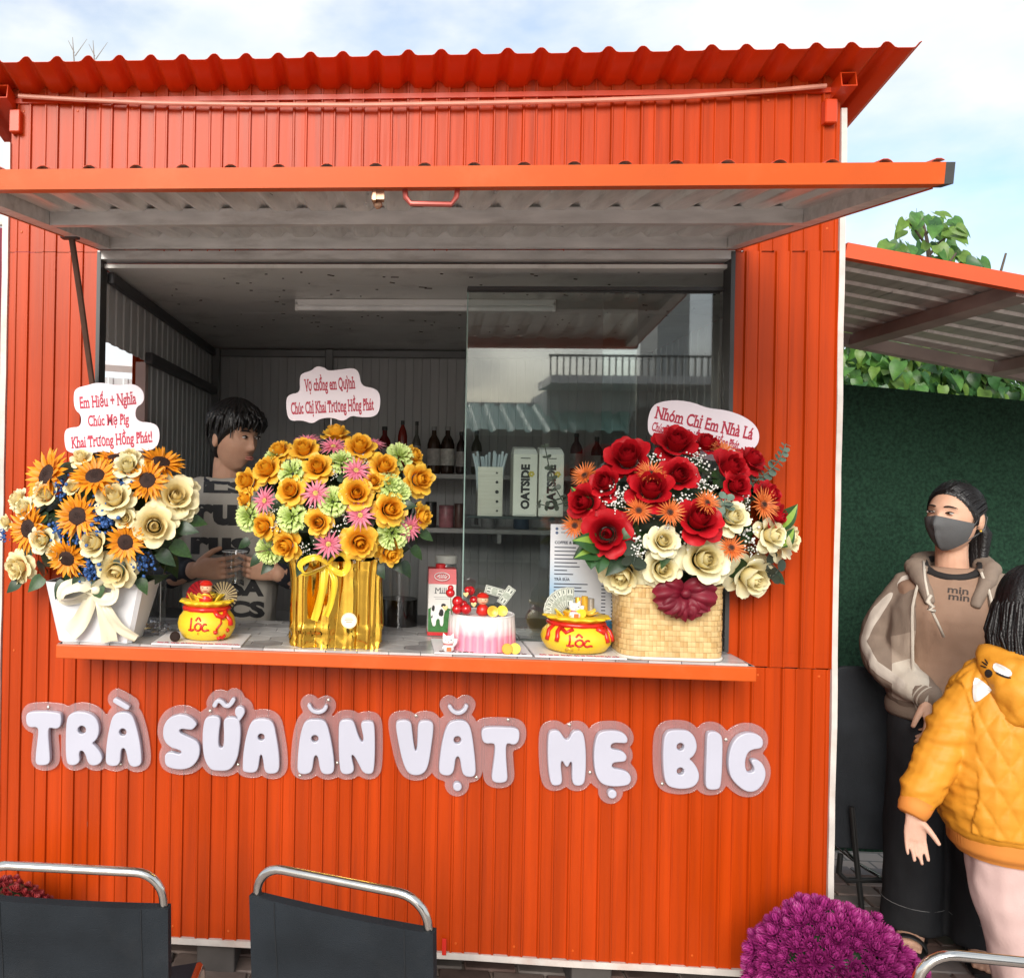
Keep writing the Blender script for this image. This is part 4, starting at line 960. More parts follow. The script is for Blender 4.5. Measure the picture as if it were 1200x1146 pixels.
def bouquet(par, items, org, sc, cen, rad, Yc, D):
    ox, oy = org
    cxp, cyp = cen; rx, ry = rad
    C0 = at(cxp, cyp, Yc)
    for kind, lst in items.items():
        for it in lst:
            zx, zy, zr = it[:3]; px, py = ox + zx / sc, oy + zy / sc
            ex, ey = (px - cxp) / rx, (py - cyp) / ry; e = min(.96, ex * ex + ey * ey)
            Y = Yc - D * math.sqrt(1 - e) + (it[4] if len(it) > 4 else 0) - dict(sun=.014, pink=.016, orange=.026).get(kind, 0)
            p = at(px, py, Y)
            n = Vector((ex * .95, -.30 - math.sqrt(1 - e), -ey * .95 + .25)).normalized()
            if len(it) > 3 and it[3] is not None: n = Vector(it[3]).normalized()
            r = zr / sc / FPX * (Y - CAM.y) * dict(sun=1.22, red=1.28, amber=1.26, cream=1.24, ivory=1.25, bud=1.35, lime=1.22, pink=1.3, orange=1.28, blue=1.25).get(kind, 1)
            M = Matrix.Translation(p) @ frame(n, rnd(0, 6.28)) @ Matrix.Scale(r, 4)
            if kind == 'sun': inst(RND.choice(SUNF), 'sunflower', par, M, [('flower_disc', SUNDISC)])
            elif kind == 'cream': inst(RND.choice(ROSE_C[:1] + ROSE_C[1:]), 'rose', par, M)
            elif kind == 'bud': inst(ROSE_C[1], 'rose', par, M)
            elif kind == 'ivory': inst(RND.choice(ROSE_I), 'rose', par, M)
            elif kind == 'amber': inst(RND.choice(ROSE_A), 'rose', par, M)
            elif kind == 'red': inst(RND.choice(ROSE_R), 'rose', par, M)
            elif kind == 'lime': inst(RND.choice(CARN), 'carnation', par, M)
            elif kind == 'pink': inst(RND.choice(GERB), 'gerbera', par, M, [('flower_disc', GERBD)])
            elif kind == 'orange': inst(RND.choice(GERBO), 'gerbera', par, M, [('flower_disc', GERBOD)])
            elif kind == 'breath': inst(RND.choice(BREATH), 'baby_breath', par, M)
            elif kind == 'blue': inst(RND.choice(BLUECL), 'blue_floret', par, M)
            elif kind == 'leaf':
                nn = (Vector((rnd(-.4, .4), -1, .4))).normalized(); up = Vector((ex, -.2, -ey)).normalized()
                leaf_at(par, p, nn, up, r * 1.7, BLEAF, (2, 3))
    rW = rx / FPX * (Yc - CAM.y); rH = ry / FPX * (Yc - CAM.y)
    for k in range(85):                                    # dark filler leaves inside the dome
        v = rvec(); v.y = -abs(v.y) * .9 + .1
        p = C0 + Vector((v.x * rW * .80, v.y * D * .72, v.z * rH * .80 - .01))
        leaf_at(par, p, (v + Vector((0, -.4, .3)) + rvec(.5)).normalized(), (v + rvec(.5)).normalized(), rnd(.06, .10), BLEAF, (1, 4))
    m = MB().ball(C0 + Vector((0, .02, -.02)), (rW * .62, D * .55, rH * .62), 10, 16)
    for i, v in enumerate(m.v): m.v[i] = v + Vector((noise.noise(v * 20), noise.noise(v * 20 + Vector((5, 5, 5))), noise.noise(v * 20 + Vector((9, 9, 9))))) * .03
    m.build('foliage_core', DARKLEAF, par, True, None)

CARDM = mat('card_white_pink', (0.78, 0.70, 0.75), .5, var=.02)
REDTXT = mat('red_print', (0.42, 0.012, 0.045), .5)
def topper(par, org, sc, outline, rows, Y, stick):
    def w2(p): q = at(org[0] + p[0] / sc, org[1] + p[1] / sc, Y); return (q.x, q.z)
    lp = chaikin([w2(p) for p in outline], 2)
    card = shape_mesh([lp], .003, .0006, 1).xf(plane_M((0, Y, 0), (1, 0, 0), (0, 0, 1))).build('topper_card', CARDM, par, True, 40)
    for s, (x0, y0), (x1, y1), hgt in rows:
        a, b = w2((x0, y0)), w2((x1, y1)); d = Vector((b[0] - a[0], 0, b[1] - a[1])); cx = ((a[0] + b[0]) / 2, Y - .0034, (a[1] + b[1]) / 2)
        text_mb(s, .0002, .026, True, d.length, hgt / sc / FPX * (Y - CAM.y)).xf(plane_M(cx, d, (0, 0, 1))).build('lettering', REDTXT, card)
    (sx, sy0, sy1) = stick; q0 = at(sx, sy0, Y + .003); q1 = at(sx, sy1, Y + .02)
    MB().tube([q0 + Vector((0, .002, 0)), q1], .0022, 6).build('card_stick', mat('clear_stick', (.6, .6, .6), .2), par, True)

# --- arrangement 1: sunflowers in a white paper vase
b1 = thing('flower_arrangement', 'sunflowers and cream roses in a white paper vase with cream ribbon', 'flower arrangement', at(118, 752, -.10), 'congratulation flowers on the counter')
WP = mat('white_paper', (0.74, 0.74, 0.76), .35, var=.03, vscale=3)
v0, v1 = at(76, 752, -.12), at(160, 748, -.12); u0, u1 = at(60, 678, -.12), at(188, 670, -.12)
yb0, yb1 = -.185, -.02
zb, zt = CT + .0005, u0.z
def vase_ring(t, ins=0):
    xa_, xb_ = lerp(v0.x, u0.x + .01, t) + ins, lerp(v1.x, u1.x - .03, t) - ins; ya, yb_ = lerp(-.18, -.20, t) + ins, lerp(-.04, .02, t) - ins; z = lerp(zb, zt, t); c = .012
    return [(xa_ + c, ya, z), (xb_ - c, ya, z), (xb_, ya + c, z), (xb_, yb_ - c, z), (xb_ - c, yb_, z), (xa_ + c, yb_, z), (xa_, yb_ - c, z), (xa_, ya + c, z)]
vb = MB(); N_ = 6
vs = []
for i in range(N_ + 1): vs += vase_ring(i / N_)
for i in range(N_ + 1): vs += vase_ring(1 - i / N_, .003)
fs = [(i * 8 + k, i * 8 + (k + 1) % 8, (i + 1) * 8 + (k + 1) % 8, (i + 1) * 8 + k) for i in range(2 * N_ + 1) for k in range(8)] + [tuple(range(7, -1, -1))]
vb.add(vs, fs).build('vase', WP, b1, True, 30)
SATIN = mat('cream_satin', (0.76, 0.70, 0.52), .28, var=.04, sheen=.3)
def ribbon(pts, w, m_, nm, par, tw=0.0, th=.0012, wob=.004, mixy=0.0):
    pts = [Vector(p) for p in pts]; mb = MB(); n = len(pts)
    def cr(t):
        i = min(int(t * (n - 1)), n - 2); f = t * (n - 1) - i; p0, p1, p2, p3 = pts[max(i - 1, 0)], pts[i], pts[i + 1], pts[min(i + 2, n - 1)]
        return .5 * ((2 * p1) + (p2 - p0) * f + (2 * p0 - 5 * p1 + 4 * p2 - p3) * f * f + (3 * p1 - p0 - 3 * p2 + p3) * f ** 3)
    for s in (0, 1):
        def pt(u, v):
            p = cr(min(u, .9999)); d = (cr(min(u + .02, .9999)) - cr(max(u - .02, 0))).normalized(); side = d.cross(Vector((0, -1, 0)))
            side = side.normalized() if side.length > .05 else Vector((1, 0, 0)); side = (side * (1 - mixy) + Vector((0, .9, .25)) * mixy).normalized(); side = Quaternion(d, tw * (u - .5)) @ side
            ww = w(u) if callable(w) else w
            q = p + side * (ww * (v - .5)); nn = d.cross(side)
            return q + nn * (th * s + wob * math.sin(v * 8 + u * 5))
        mb.grid(pt, 22, 5)
    return mb.build(nm, m_, par, True, None)
kz = at(112, 690, -.20)
def rp3(px, py, Y): return at(px, py, Y)
ribbon([rp3(112, 690, -.215), rp3(95, 684, -.235), rp3(74, 690, -.23), rp3(72, 704, -.225), rp3(92, 702, -.235), rp3(112, 692, -.215)], .05, SATIN, 'ribbon', b1, mixy=.6)
ribbon([rp3(112, 690, -.215), rp3(122, 682, -.24), rp3(134, 684, -.235), rp3(133, 700, -.23), rp3(120, 702, -.235), rp3(112, 692, -.215)], .045, SATIN, 'ribbon', b1, mixy=.6)
ribbon([rp3(110, 690, -.215), rp3(104, 708, -.222), rp3(93, 730, -.212), rp3(80, 742, -.205)], lambda u: .03 + .03 * u, SATIN, 'ribbon', b1, .5)
ribbon([rp3(114, 690, -.215), rp3(120, 712, -.225), rp3(126, 735, -.215), rp3(128, 752, -.205)], lambda u: .03 + .02 * u, SATIN, 'ribbon', b1, -.5)
ribbon([rp3(116, 694, -.215), rp3(126, 715, -.235), rp3(140, 735, -.215), rp3(160, 748, -.196)], lambda u: .022 + .012 * u, SATIN, 'ribbon', b1, .8)
MB().ball(rp3(112, 691, -.225), (.016, .012, .014), 8, 10).build('ribbon_knot', SATIN, b1, True)
bouquet(b1, dict(
    sun=[(175,435,95,(-.5,-.8,.35)),(355,440,85,(.05,-.75,.65)),(550,455,72,(.1,-.95,.25)),(290,588,80,(0,-1,.1)),(108,635,85,(-.35,-.9,0)),(468,685,70,(.1,-1,-.05)),(250,745,72,(-.1,-.9,-.35)),(600,388,80,(.3,-.5,.8)),(430,372,70,(.05,-.4,.9),.05)],
    cream=[(480,412,58,(.05,-.8,.6)),(430,530,70,(0,-.8,.6)),(655,520,80,(.3,-.9,.3)),(575,625,82,(.25,-.95,.05)),(360,690,62,(-.3,-.9,.2)),(440,785,72,(.05,-.9,-.3)),(165,675,55,(-.2,-1,0)),(80,775,58,(-.4,-.9,-.2)),(180,510,55,(-.2,-.9,.3)),(215,720,40,None),(305,378,40,(0,-.6,.8)),(100,560,44,(-.5,-.8,.3)),(680,560,55,(.5,-.8,-.1))],
    bud=[(487,378,40,(.1,-.6,.8)),(465,597,40,None),(165,492,38,None),(275,485,34,None),(75,530,40,None),(30,610,28,(-.6,-.8,.1)),(70,795,38,None),(700,490,40,(.6,-.7,.3))],
    blue=[(235,480,45),(385,600,60),(225,640,48),(300,660,50),(345,770,58),(530,760,48),(455,460,34),(10,660,28),(400,590,40),(370,560,40),(330,790,40)],
    leaf=[(660,630,50),(590,720,50),(370,825,50),(160,815,45),(75,830,40),(180,590,40),(440,745,40),(640,690,55),(700,600,45),(520,820,40),(300,810,40),(240,830,45)]),
    (0, 420), 3.182, (117, 608), (112, 102), -.10, .17)
topper(b1, (0, 420), 3.182, [(275,150),(280,112),(330,100),(355,92),(390,92),(440,102),(500,93),(538,122),(538,165),(505,185),(508,236),(575,240),(597,265),(594,320),(565,345),(500,345),(450,348),(430,360),(395,345),(320,357),(252,352),(242,320),(241,270),(262,258),(302,256),(305,212),(280,192)],
    [('Em Hiếu + Nghĩa', (300, 187), (510, 170), 46), ('Chúc Mẹ Pig', (330, 253), (483, 245), 42), ('Khai Trương Hồng Phát!', (268, 335), (570, 312), 44)], -.16, (131, 525, 600))

# --- arrangement 2: amber roses in a gold foil box
b2_ = thing('flower_arrangement', 'amber roses, pink gerberas and lime carnations in a crinkled gold foil box', 'flower arrangement', at(391, 752, -.08), 'congratulation flowers on the counter')
GOLD = mat('gold_foil', (0.83, 0.50, 0.07), .13, metal=1.0, var=.05, rvar=.05, bump=.12, bscale=45)
g0, g1 = at(341, 752, -.15), at(440, 752, -.15); gt0 = at(341, 655, -.15)
gw = g1.x - g0.x; gd = .17; gh = gt0.z - CT
def foil(u, v):
    per = v * 4; s = int(per) % 4; f = per - int(per)
    cs = [(-1, -1), (1, -1), (1, 1), (-1, 1)]; a, b = cs[s], cs[(s + 1) % 4]
    x, y = lerp(a[0], b[0], f), lerp(a[1], b[1], f)
    k = (abs(x) ** 6 + abs(y) ** 6) ** (1 / 6); x, y = x / k, y / k
    fl = 1 + .05 * max(0, u - .8) * 5
    q = Vector((x * gw / 2 * fl, y * gd / 2 * fl, u * gh)); nn = Vector((x, y, 0)).normalized()
    pl = .017 * abs(math.sin(v * 4 * 12.5 + 2.4 * noise.noise((v * 9, u * .7, 1)))) ** .7 * (.55 + .6 * noise.noise((v * 30, 3, 3)) ** 2 * 3) + .005 * noise.noise((v * 22, u * 1.6, 3))
    cr_ = .008 * noise.noise((v * 26, u * 12, 7)) * (1 if u < .25 else .10) * (1 - .5 * u)
    if u > .93: pl += .006 * noise.noise((v * 40, u * 20, 2))
    p = q + nn * (pl + cr_) + Vector((0, 0, .012 * noise.noise((v * 18, 0, 5)) * u + (.0 if u > .02 else 0)))
    p += Vector(((g0.x + g1.x) / 2, -.15 + gd / 2, CT + .001)); return p
gf = MB(); gf.grid(foil, 30, 360, wrap=True); gf.add([foil(0, k / 40) + Vector((0, 0, .0005)) for k in range(40)], [tuple(range(39, -1, -1))])
gf.build('foil_box', GOLD, b2_, True, None)
YSAT = mat('yellow_satin', (0.80, 0.55, 0.03), .25, var=.05, sheen=.2)
ribbon([rp3(385, 660, -.175), rp3(370, 652, -.195), rp3(352, 660, -.185), rp3(356, 672, -.18), rp3(372, 668, -.19), rp3(385, 662, -.175)], .020, YSAT, 'ribbon', b2_, mixy=.6)
ribbon([rp3(385, 660, -.175), rp3(398, 650, -.195), rp3(408, 660, -.19), rp3(402, 672, -.18), rp3(390, 668, -.19), rp3(385, 662, -.175)], .020, YSAT, 'ribbon', b2_, mixy=.6)
ribbon([rp3(382, 664, -.175), rp3(378, 690, -.182), rp3(372, 715, -.172), rp3(368, 727, -.168)], .022, YSAT, 'ribbon', b2_, .4)
ribbon([rp3(386, 664, -.175), rp3(392, 682, -.185), rp3(388, 705, -.175), rp3(381, 722, -.168)], .018, YSAT, 'ribbon', b2_, -.6)
st = at(409, 727, -.163)
stk = MB().lathe([(.0230, 0), (.0230, .0015), (.0001, .0016)], 24).xf(Matrix.Translation(st) @ Matrix.Rotation(PI / 2, 4, 'X')).build('round_sticker', mat('sticker', (.72, .62, .42), .35), b2_)
MB().lathe([(.0190, 0.0016), (.0190, .0019), (.0001, .002)], 24).xf(Matrix.Translation(st) @ Matrix.Rotation(PI / 2, 4, 'X')).build('sticker_face', mat('sticker_face', (.80, .78, .72), .35), stk)
for dz, w_ in ((.006, .022), (.001, .026), (-.004, .018)): MB().cbox(st + Vector((0, -.0024, dz)), (w_, .0005, .0022)).build('print_line', mat('gold_print', (.45, .30, .10), .4), stk)
bouquet(b2_, dict(
    amber=[(172,440,54),(98,480,50,(-.6,-.8,.2)),(350,432,54),(300,370,54,(-.1,-.7,.7)),(500,362,56,(.1,-.7,.7)),(585,432,54),(710,472,58,(.5,-.8,.1)),(255,515,54),(488,525,60),(605,580,60),(353,625,50),(160,640,48),(240,705,55),(498,695,64),(605,730,52),(718,605,46,(.8,-.6,0)),(415,315,50,(0,-.3,.95)),(215,375,46,(-.4,-.5,.7)),(690,390,40,(.6,-.5,.4)),(95,540,40,(-.8,-.6,0)),(550,480,36)],
    lime=[(255,445,48),(435,405,44,(0,-.7,.7)),(645,385,46,(.3,-.8,.5)),(610,490,44),(645,520,40),(402,550,50),(253,608,50),(100,605,50,(-.5,-.85,0)),(172,728,46,(-.2,-.9,-.3)),(620,665,54,(.2,-.95,-.1)),(190,390,36,(-.4,-.6,.7))],
    pink=[(487,437,48),(340,520,48),(155,547,48),(502,600,48),(387,705,48,(0,-1,-.15)),(683,645,44,(.6,-.8,-.1)),(405,350,46,(0,-.6,.8)),(310,328,44,(-.1,-.4,.9)),(550,340,38,(.2,-.4,.9))],
    breath=[(410,450,28),(180,575,26),(195,640,28),(450,600,30),(300,720,30),(410,645,34),(570,745,26),(480,760,28),(285,762,28),(520,410,26),(640,600,24),(330,570,24)],
    leaf=[(100,690,32),(140,745,34),(690,715,36),(650,770,40),(720,660,34),(620,760,36),(180,770,34),(640,560,40),(430,480,30),(300,760,40),(560,770,40)]),
    (260, 410), 3.097, (394, 591), (116, 84), -.06, .19)
topper(b2_, (260, 410), 3.097, [(282,110),(288,86),(325,77),(345,58),(375,66),(385,77),(430,72),(480,65),(500,85),(505,132),(560,140),(577,170),(572,225),(550,245),(500,245),(470,238),(440,262),(400,245),(355,250),(330,270),(290,255),(250,260),(236,235),(233,180),(245,162),(285,155)],
    [('Vợ chồng em Quỳnh', (300, 150), (485, 140), 44), ('Chúc Chị Khai Trương Hồng Phát', (252, 234), (552, 218), 44)], -.10, (388, 488, 540))

# --- arrangement 3: red roses in a woven basket
b3 = thing('flower_arrangement', 'red roses, cream roses and baby breath in a woven bamboo basket', 'flower arrangement', at(788, 772, -.08), 'congratulation flowers on the counter')
k0, k1 = at(727, 770, -.16), at(848, 770, -.16); kt = at(727, 684, -.16)
bw, bd, bh = k1.x - k0.x, .17, kt.z - CT
kc = Vector(((k0.x + k1.x) / 2, -.185 + bd / 2, CT + .001))
def brim(t, off=0.0, z=0.0):
    """point on the rounded-rectangle outline, arc-length parameter t in 0..1"""
    a, b, r = bw / 2, bd / 2, .05; Ls = [2 * (a - r), PI * r / 2, 2 * (b - r), PI * r / 2] * 2; T = sum(Ls); d = (t % 1) * T
    cs = [(-a + r, -b), None, (a, -b + r), None, (a - r, b), None, (-a, b - r), None]; i = 0
    while d > Ls[i]: d -= Ls[i]; i += 1
    k = i // 2
    if i % 2 == 0:
        dx, dy = [(1, 0), (0, 1), (-1, 0), (0, -1)][k]; p = Vector((cs[i][0] + dx * d, cs[i][1] + dy * d, 0)); n = Vector((dy, -dx, 0))
    else:
        c = [(a - r, -b + r), (a - r, b - r), (-a + r, b - r), (-a + r, -b + r)][k]; th = -PI / 2 + k * PI / 2 + d / r; n = Vector((math.cos(th), math.sin(th), 0)); p = Vector((c[0], c[1], 0)) + n * r
    return kc + p + n * off + Vector((0, 0, z)), n
BAMB = [mat('bamboo_%d' % i, c, .42, var=.12, vscale=16, stretch=(1, 1, 1)) for i, c in enumerate([(0.60, 0.40, 0.17), (0.66, 0.46, 0.21), (0.54, 0.34, 0.13)])]
bk = MB(); bk.grid(lambda u, v: brim(v, -.003, bh * u)[0], 2, 60, wrap=True)
bk.grid(lambda u, v: brim(v, -.006, bh * u)[0], 2, 60, wrap=True)
basket = bk.build('basket', BAMB[2], b3, True, None)
NW, NH = 78, 13
wv = MB()
per = 1.0
for j in range(NH):
    for i in range(NW):
        ph = (i + j) % 4                                   # broken twill: two over, two under
        horiz = ((i + 2 * (j // 2)) // 2 + j) % 2 == 0
        t0, t1 = i / NW, (i + 1) / NW; z0_, z1_ = .010 + (bh - .016) * j / NH, .010 + (bh - .016) * (j + 1) / NH
        vs = []
        for a in range(3):
            for b in range(3):
                s, z = (t0 + (t1 - t0) * (.02 + .48 * a)), (z0_ + (z1_ - z0_) * (.03 + .47 * b))
                hgt = (.0016 if (a == 1 if horiz else b == 1) else .0002) + (.0004 if horiz else 0)
                vs.append(brim(s, hgt - .001, z)[0])
        wv.add(vs, [(a * 3 + b, (a + 1) * 3 + b, (a + 1) * 3 + b + 1, a * 3 + b + 1) for a in range(2) for b in range(2)], RND.choice((0, 0, 1, 2)) if horiz else RND.choice((1, 1, 0)))
wv.build('weave', BAMB, basket, True, None, kind='stuff')
for z, r in ((.005, .0055), (bh - .004, .0045)):
    MB().tube([brim(k / 60, .0005, z)[0] for k in range(61)], [(.003, r)] * 61, 6, hint=(0, 0, 1)).build('basket_rim', mat('rim_white', (0.70, 0.66, 0.58), .4, var=.1) if z < .02 else BAMB[1], basket, True, None)
ORGZ = mat('burgundy_organza', (0.22, 0.008, 0.025), .5, var=.25, vscale=30, translucent=.3)
bowc = at(800, 694, -.200)
bow = MB()
for k, (ang, Lp, Wd) in enumerate(((-2.95, .085, .060), (-2.35, .075, .055), (-1.85, .062, .055), (-1.50, .075, .050), (-1.15, .062, .055), (-.75, .078, .055), (-.15, .085, .060), (2.9, .06, .05), (.25, .06, .05), (-1.6, .045, .05))):
    def opt(u, v, ang=ang, Lp=Lp, Wd=Wd, k=k):
        x = 2 * v - 1; w_ = Wd * math.sin(PI * (.12 + .62 * u)) ** .8; r = Lp * u * (1 - .12 * x * x + .05 * math.sin(x * 9 + k))
        lat = x * w_ * .75; dpt = -.006 - .030 * math.sin(PI * u * .8) * (1 - .5 * x * x) + .010 * u * math.sin(x * 7 + k * 2) + .0018 * k % .01
        return bowc + Vector((r * math.cos(ang) - lat * math.sin(ang), dpt, r * math.sin(ang) + lat * math.cos(ang)))
    bow.grid(opt, 8, 12)
bow.build('organza_bow', ORGZ, b3, True, None)
MB().ball(bowc + Vector((0, -.028, 0)), (.014, .012, .013), 8, 10).build('bow_knot', ORGZ, b3, True)
bouquet(b3, dict(
    red=[(495,240,76,(0,-.75,.65)),(315,295,84,(-.3,-.75,.55)),(505,355,66,(0,-.95,.3)),(695,330,70,(.3,-.85,.4)),(775,300,55,(.5,-.6,.6)),(610,240,50,(.1,-.5,.85)),(400,415,82,(-.1,-.8,.6)),(235,385,62,(-.6,-.7,.3)),(155,455,66,(-.7,-.7,.1)),(235,575,86,(-.3,-.95,.05)),(580,530,82,(.05,-.85,.5)),(720,395,56,(.3,-.9,.2)),(840,430,54,(.6,-.7,.3)),(870,505,48,(.7,-.7,-.1))],
    orange=[(680,258,48,(.2,-.6,.75)),(402,342,48,(-.1,-.8,.6)),(148,350,48,(-.6,-.6,.5)),(355,485,46,(-.1,-1,.1)),(475,492,48,(.1,-1,.15)),(618,455,44),(835,462,56,(.4,-.9,.2)),(710,628,50,(.2,-.9,.4)),(110,543,44,(-.3,-.95,.1))],
    ivory=[(705,515,64,(.2,-.9,.3)),(445,605,58,(0,-.95,.25)),(440,705,66,(0,-1,-.05)),(600,675,90,(.05,-.95,.15)),(295,720,84,(-.4,-.8,-.4)),(770,730,84,(.3,-.85,-.35)),(890,595,76,(.75,-.6,.1)),(850,580,60,(.5,-.8,.1))],
    breath=[(405,280,50),(265,420,52),(280,460,44),(600,300,46),(625,400,50),(520,440,46),(350,600,54),(350,640,40),(540,600,46),(780,590,54),(760,480,44),(450,560,40),(800,640,36),(590,380,40),(240,470,40),(300,410,40),(570,280,36),(760,440,36)],
    leaf=[(300,660,60),(560,800,40),(860,720,40),(640,480,40),(330,560,40),(460,640,40),(180,620,50)]),
    (640, 450), 3.274, (795, 607), (125, 86), -.06, .20)
# broad leaves with pale stripe and eucalyptus sprigs
BANDL = mat('banded_leaf', (0.028, 0.085, 0.025), .32, var=.2, vscale=4); BANDL2 = mat('banded_leaf_lime', (0.22, 0.36, 0.05), .35, var=.15)
def broadleaf(p0, p1, wd, n, nm='broad_leaf', stripe=True):
    p0, p1 = Vector(p0), Vector(p1); d = p1 - p0; s = d.cross(Vector(n)).normalized(); nn = s.cross(d).normalized(); mb = MB(); Ln = d.length
    for i in range(8):
        for j in range(6):
            q = []
            for a, b in ((i, j), (i + 1, j), (i + 1, j + 1), (i, j + 1)):
                u, x = a / 8, b / 3 - 1
                w_ = wd * math.sin(PI * (.06 + .93 * u) ** .8)
                q.append(p0 + d * u + s * (x * w_) + nn * (.25 * abs(x) * w_ + .12 * Ln * math.sin(u * 2.6)))
            mb.add(q, [(0, 1, 2, 3)], 1 if stripe and j in (2, 3, 4) and (j != 2) else 0)
    return mb.build(nm, [BANDL, BANDL2], b3, True, None)
broadleaf(at(705, 640, -.20), at(669, 634, -.235), .030, (.2, -1, .3)); broadleaf(at(706, 645, -.20), at(672, 655, -.225), .026, (.2, -1, .5))
broadleaf(at(704, 648, -.20), at(700, 672, -.22), .024, (.3, -1, .3), stripe=False); broadleaf(at(690, 650, -.21), at(692, 668, -.23), .02, (.3, -1, .3), stripe=False)
broadleaf(at(905, 620, -.13), at(934, 590, -.16), .028, (.3, -1, .4)); broadleaf(at(690, 600, -.12), at(668, 570, -.14), .022, (-.2, -1, .3)); broadleaf(at(912, 640, -.13), at(930, 618, -.15), .022, (.3, -1, .4))
EUC = mat('eucalyptus', (0.11, 0.17, 0.13), .5, var=.25, vscale=20); EUCD = mat('eucalyptus_dark', (0.035, 0.05, 0.035), .55, var=.3)
def sprig(path, m_, r, Y0, Y1, nl, big=1.0):
    pts = [at(x, y, lerp(Y0, Y1, i / (len(path) - 1))) for i, (x, y) in enumerate(path)]; mb = MB(); mb.tube(pts, .0018, 5)
    for k in range(nl):
        t = (k + .8) / nl * (len(pts) - 1); i = min(int(t), len(pts) - 2); p = pts[i].lerp(pts[i + 1], t - i); d = (pts[i + 1] - pts[i]).normalized()
        rr = r * (1.1 - .55 * k / nl) * big
        for sg in (-1, 1):
            s = d.cross(Vector((0, -1, 0))).normalized() * sg; c = p + s * rr * .95; nn = (Vector((0, -1, 0)) * .5 + d * .7 + rvec(.45)).normalized(); o = nn.orthogonal().normalized(); q = nn.cross(o)
            ring = [c + (o * math.cos(a) + q * math.sin(a)) * rr for a in [2 * PI * z / 9 for z in range(9)]]
            mb.add(ring + [c - nn * rr * .18], [(z, (z + 1) % 9, 9) for z in range(9)])
    return mb.build('eucalyptus_sprig', m_, b3, True, None)
sprig([(878, 570), (888, 562), (900, 553), (910, 543), (917, 532), (921, 520)], EUC, .0125, -.10, -.14, 11)
sprig([(700, 600), (680, 592), (662, 592), (650, 570), (643, 545), (638, 520)], EUCD, .0105, -.08, -.12, 10)
sprig([(690, 590), (665, 588), (645, 594), (630, 590)], EUCD, .010, -.08, -.12, 5)
sprig([(845, 610), (850, 600), (848, 590), (852, 580)], EUC, .016, -.25, -.27, 4); sprig([(895, 660), (905, 662), (912, 668), (905, 676)], EUCD, .019, -.12, -.16, 3)
sprig([(735, 655), (745, 650), (742, 662)], EUCD, .022, -.22, -.24, 2)
topper(b3, (640, 450), 3.274, [(388,165),(392,120),(410,80),(450,66),(500,62),(560,70),(620,94),(690,100),(760,125),(805,160),(819,200),(808,240),(770,262),(680,300),(600,290),(500,250),(430,215),(395,195)],
    [('Nhóm Chị Em Nhà Lá', (413, 130), (788, 214), 46), ('Chúc Em Thy Khai Trương Hồng Phát', (402, 178), (735, 252), 34)], -.05, (815, 530, 570))
# ------------------------------------------------------------------ things on the counter
REDGEL = mat('red_icing', (0.55, 0.018, 0.010), .28, var=.08, sss=.1)
YELC = mat('yellow_icing', (0.80, 0.50, 0.015), .38, var=.05, vscale=6, col2=(0.82, 0.58, 0.03))
COIN = mat('coin_gold', (0.80, 0.48, 0.05), .3, metal=.35, var=.15, vscale=30)
COINY = mat('coin_yellow', (0.82, 0.62, 0.06), .4, var=.12, vscale=30)
SKINP = mat('doll_skin', (0.72, 0.42, 0.26), .45, var=.05)
BOARDW = mat('board_white', (0.74, 0.72, 0.73), .4, var=.03)
def flatq(p, n, w, h, up=(0, 0, 1)):                       # thin upright rectangle
    n = Vector(n).normalized(); x = Vector(up).cross(n).normalized(); u = n.cross(x)
    return Matrix(((x.x, u.x, n.x, p[0]), (x.y, u.y, n.y, p[1]), (x.z, u.z, n.z, p[2]), (0, 0, 0, 1)))
def board(label, px0, px1, ytop, dY, red=True):
    a, b = at(px0, ytop, -.190), at(px1, ytop, -.190)
    t = thing('cake_board', label, 'cake board', ((a.x + b.x) / 2, -.19 + dY / 2, CT), 'cake boards on the counter')
    MB().rbox(((a.x + b.x) / 2, -.19 + dY / 2, CT + .0028), (b.x - a.x, dY, .005), .001, seg=1).build('board', BOARDW, t)
    m = MB(); x = a.x + .015; col = mat('board_script', (0.45, 0.02, 0.05) if red else (.10, .02, .03), .5)
    while x < b.x - .02:                                    # a piped line of script too small to read
        l = rnd(.008, .02)
        pts = [(x + l * k / 6, -.178 + rnd(-.003, .003) + .004 * math.sin(k * 2.1), CT + .0062) for k in range(7)]
        m.tube(pts, .0013, 5); x += l + rnd(.001, .007)
    m.build('piped_script', col, t, True, None)
    return t
board('white cake board under the yellow pot cake beside the sunflower vase', 177, 282, 757, .20)
board('white cake board under the pink cake', 509, 624, 766, .22, False)
board('white cake board under the yellow pot cake beside the woven basket', 627, 735, 771, .22)
BT = CT + .0056
def project_lathe(mb, prof, c, off=.0012):
    rs = sorted((z, r) for r, z in prof)
    def R_(z): return float(np.interp(z, [q[0] for q in rs], [q[1] for q in rs]))
    for i, p in enumerate(mb.v):
        z = p.z - c[2]; r = R_(z) + off; dx = p.x - c[0]; a = dx / r
        mb.v[i] = Vector((c[0] + r * math.sin(a), c[1] - r * math.cos(a) - (p.y if abs(p.y) < .004 else 0), p.z))
    return mb
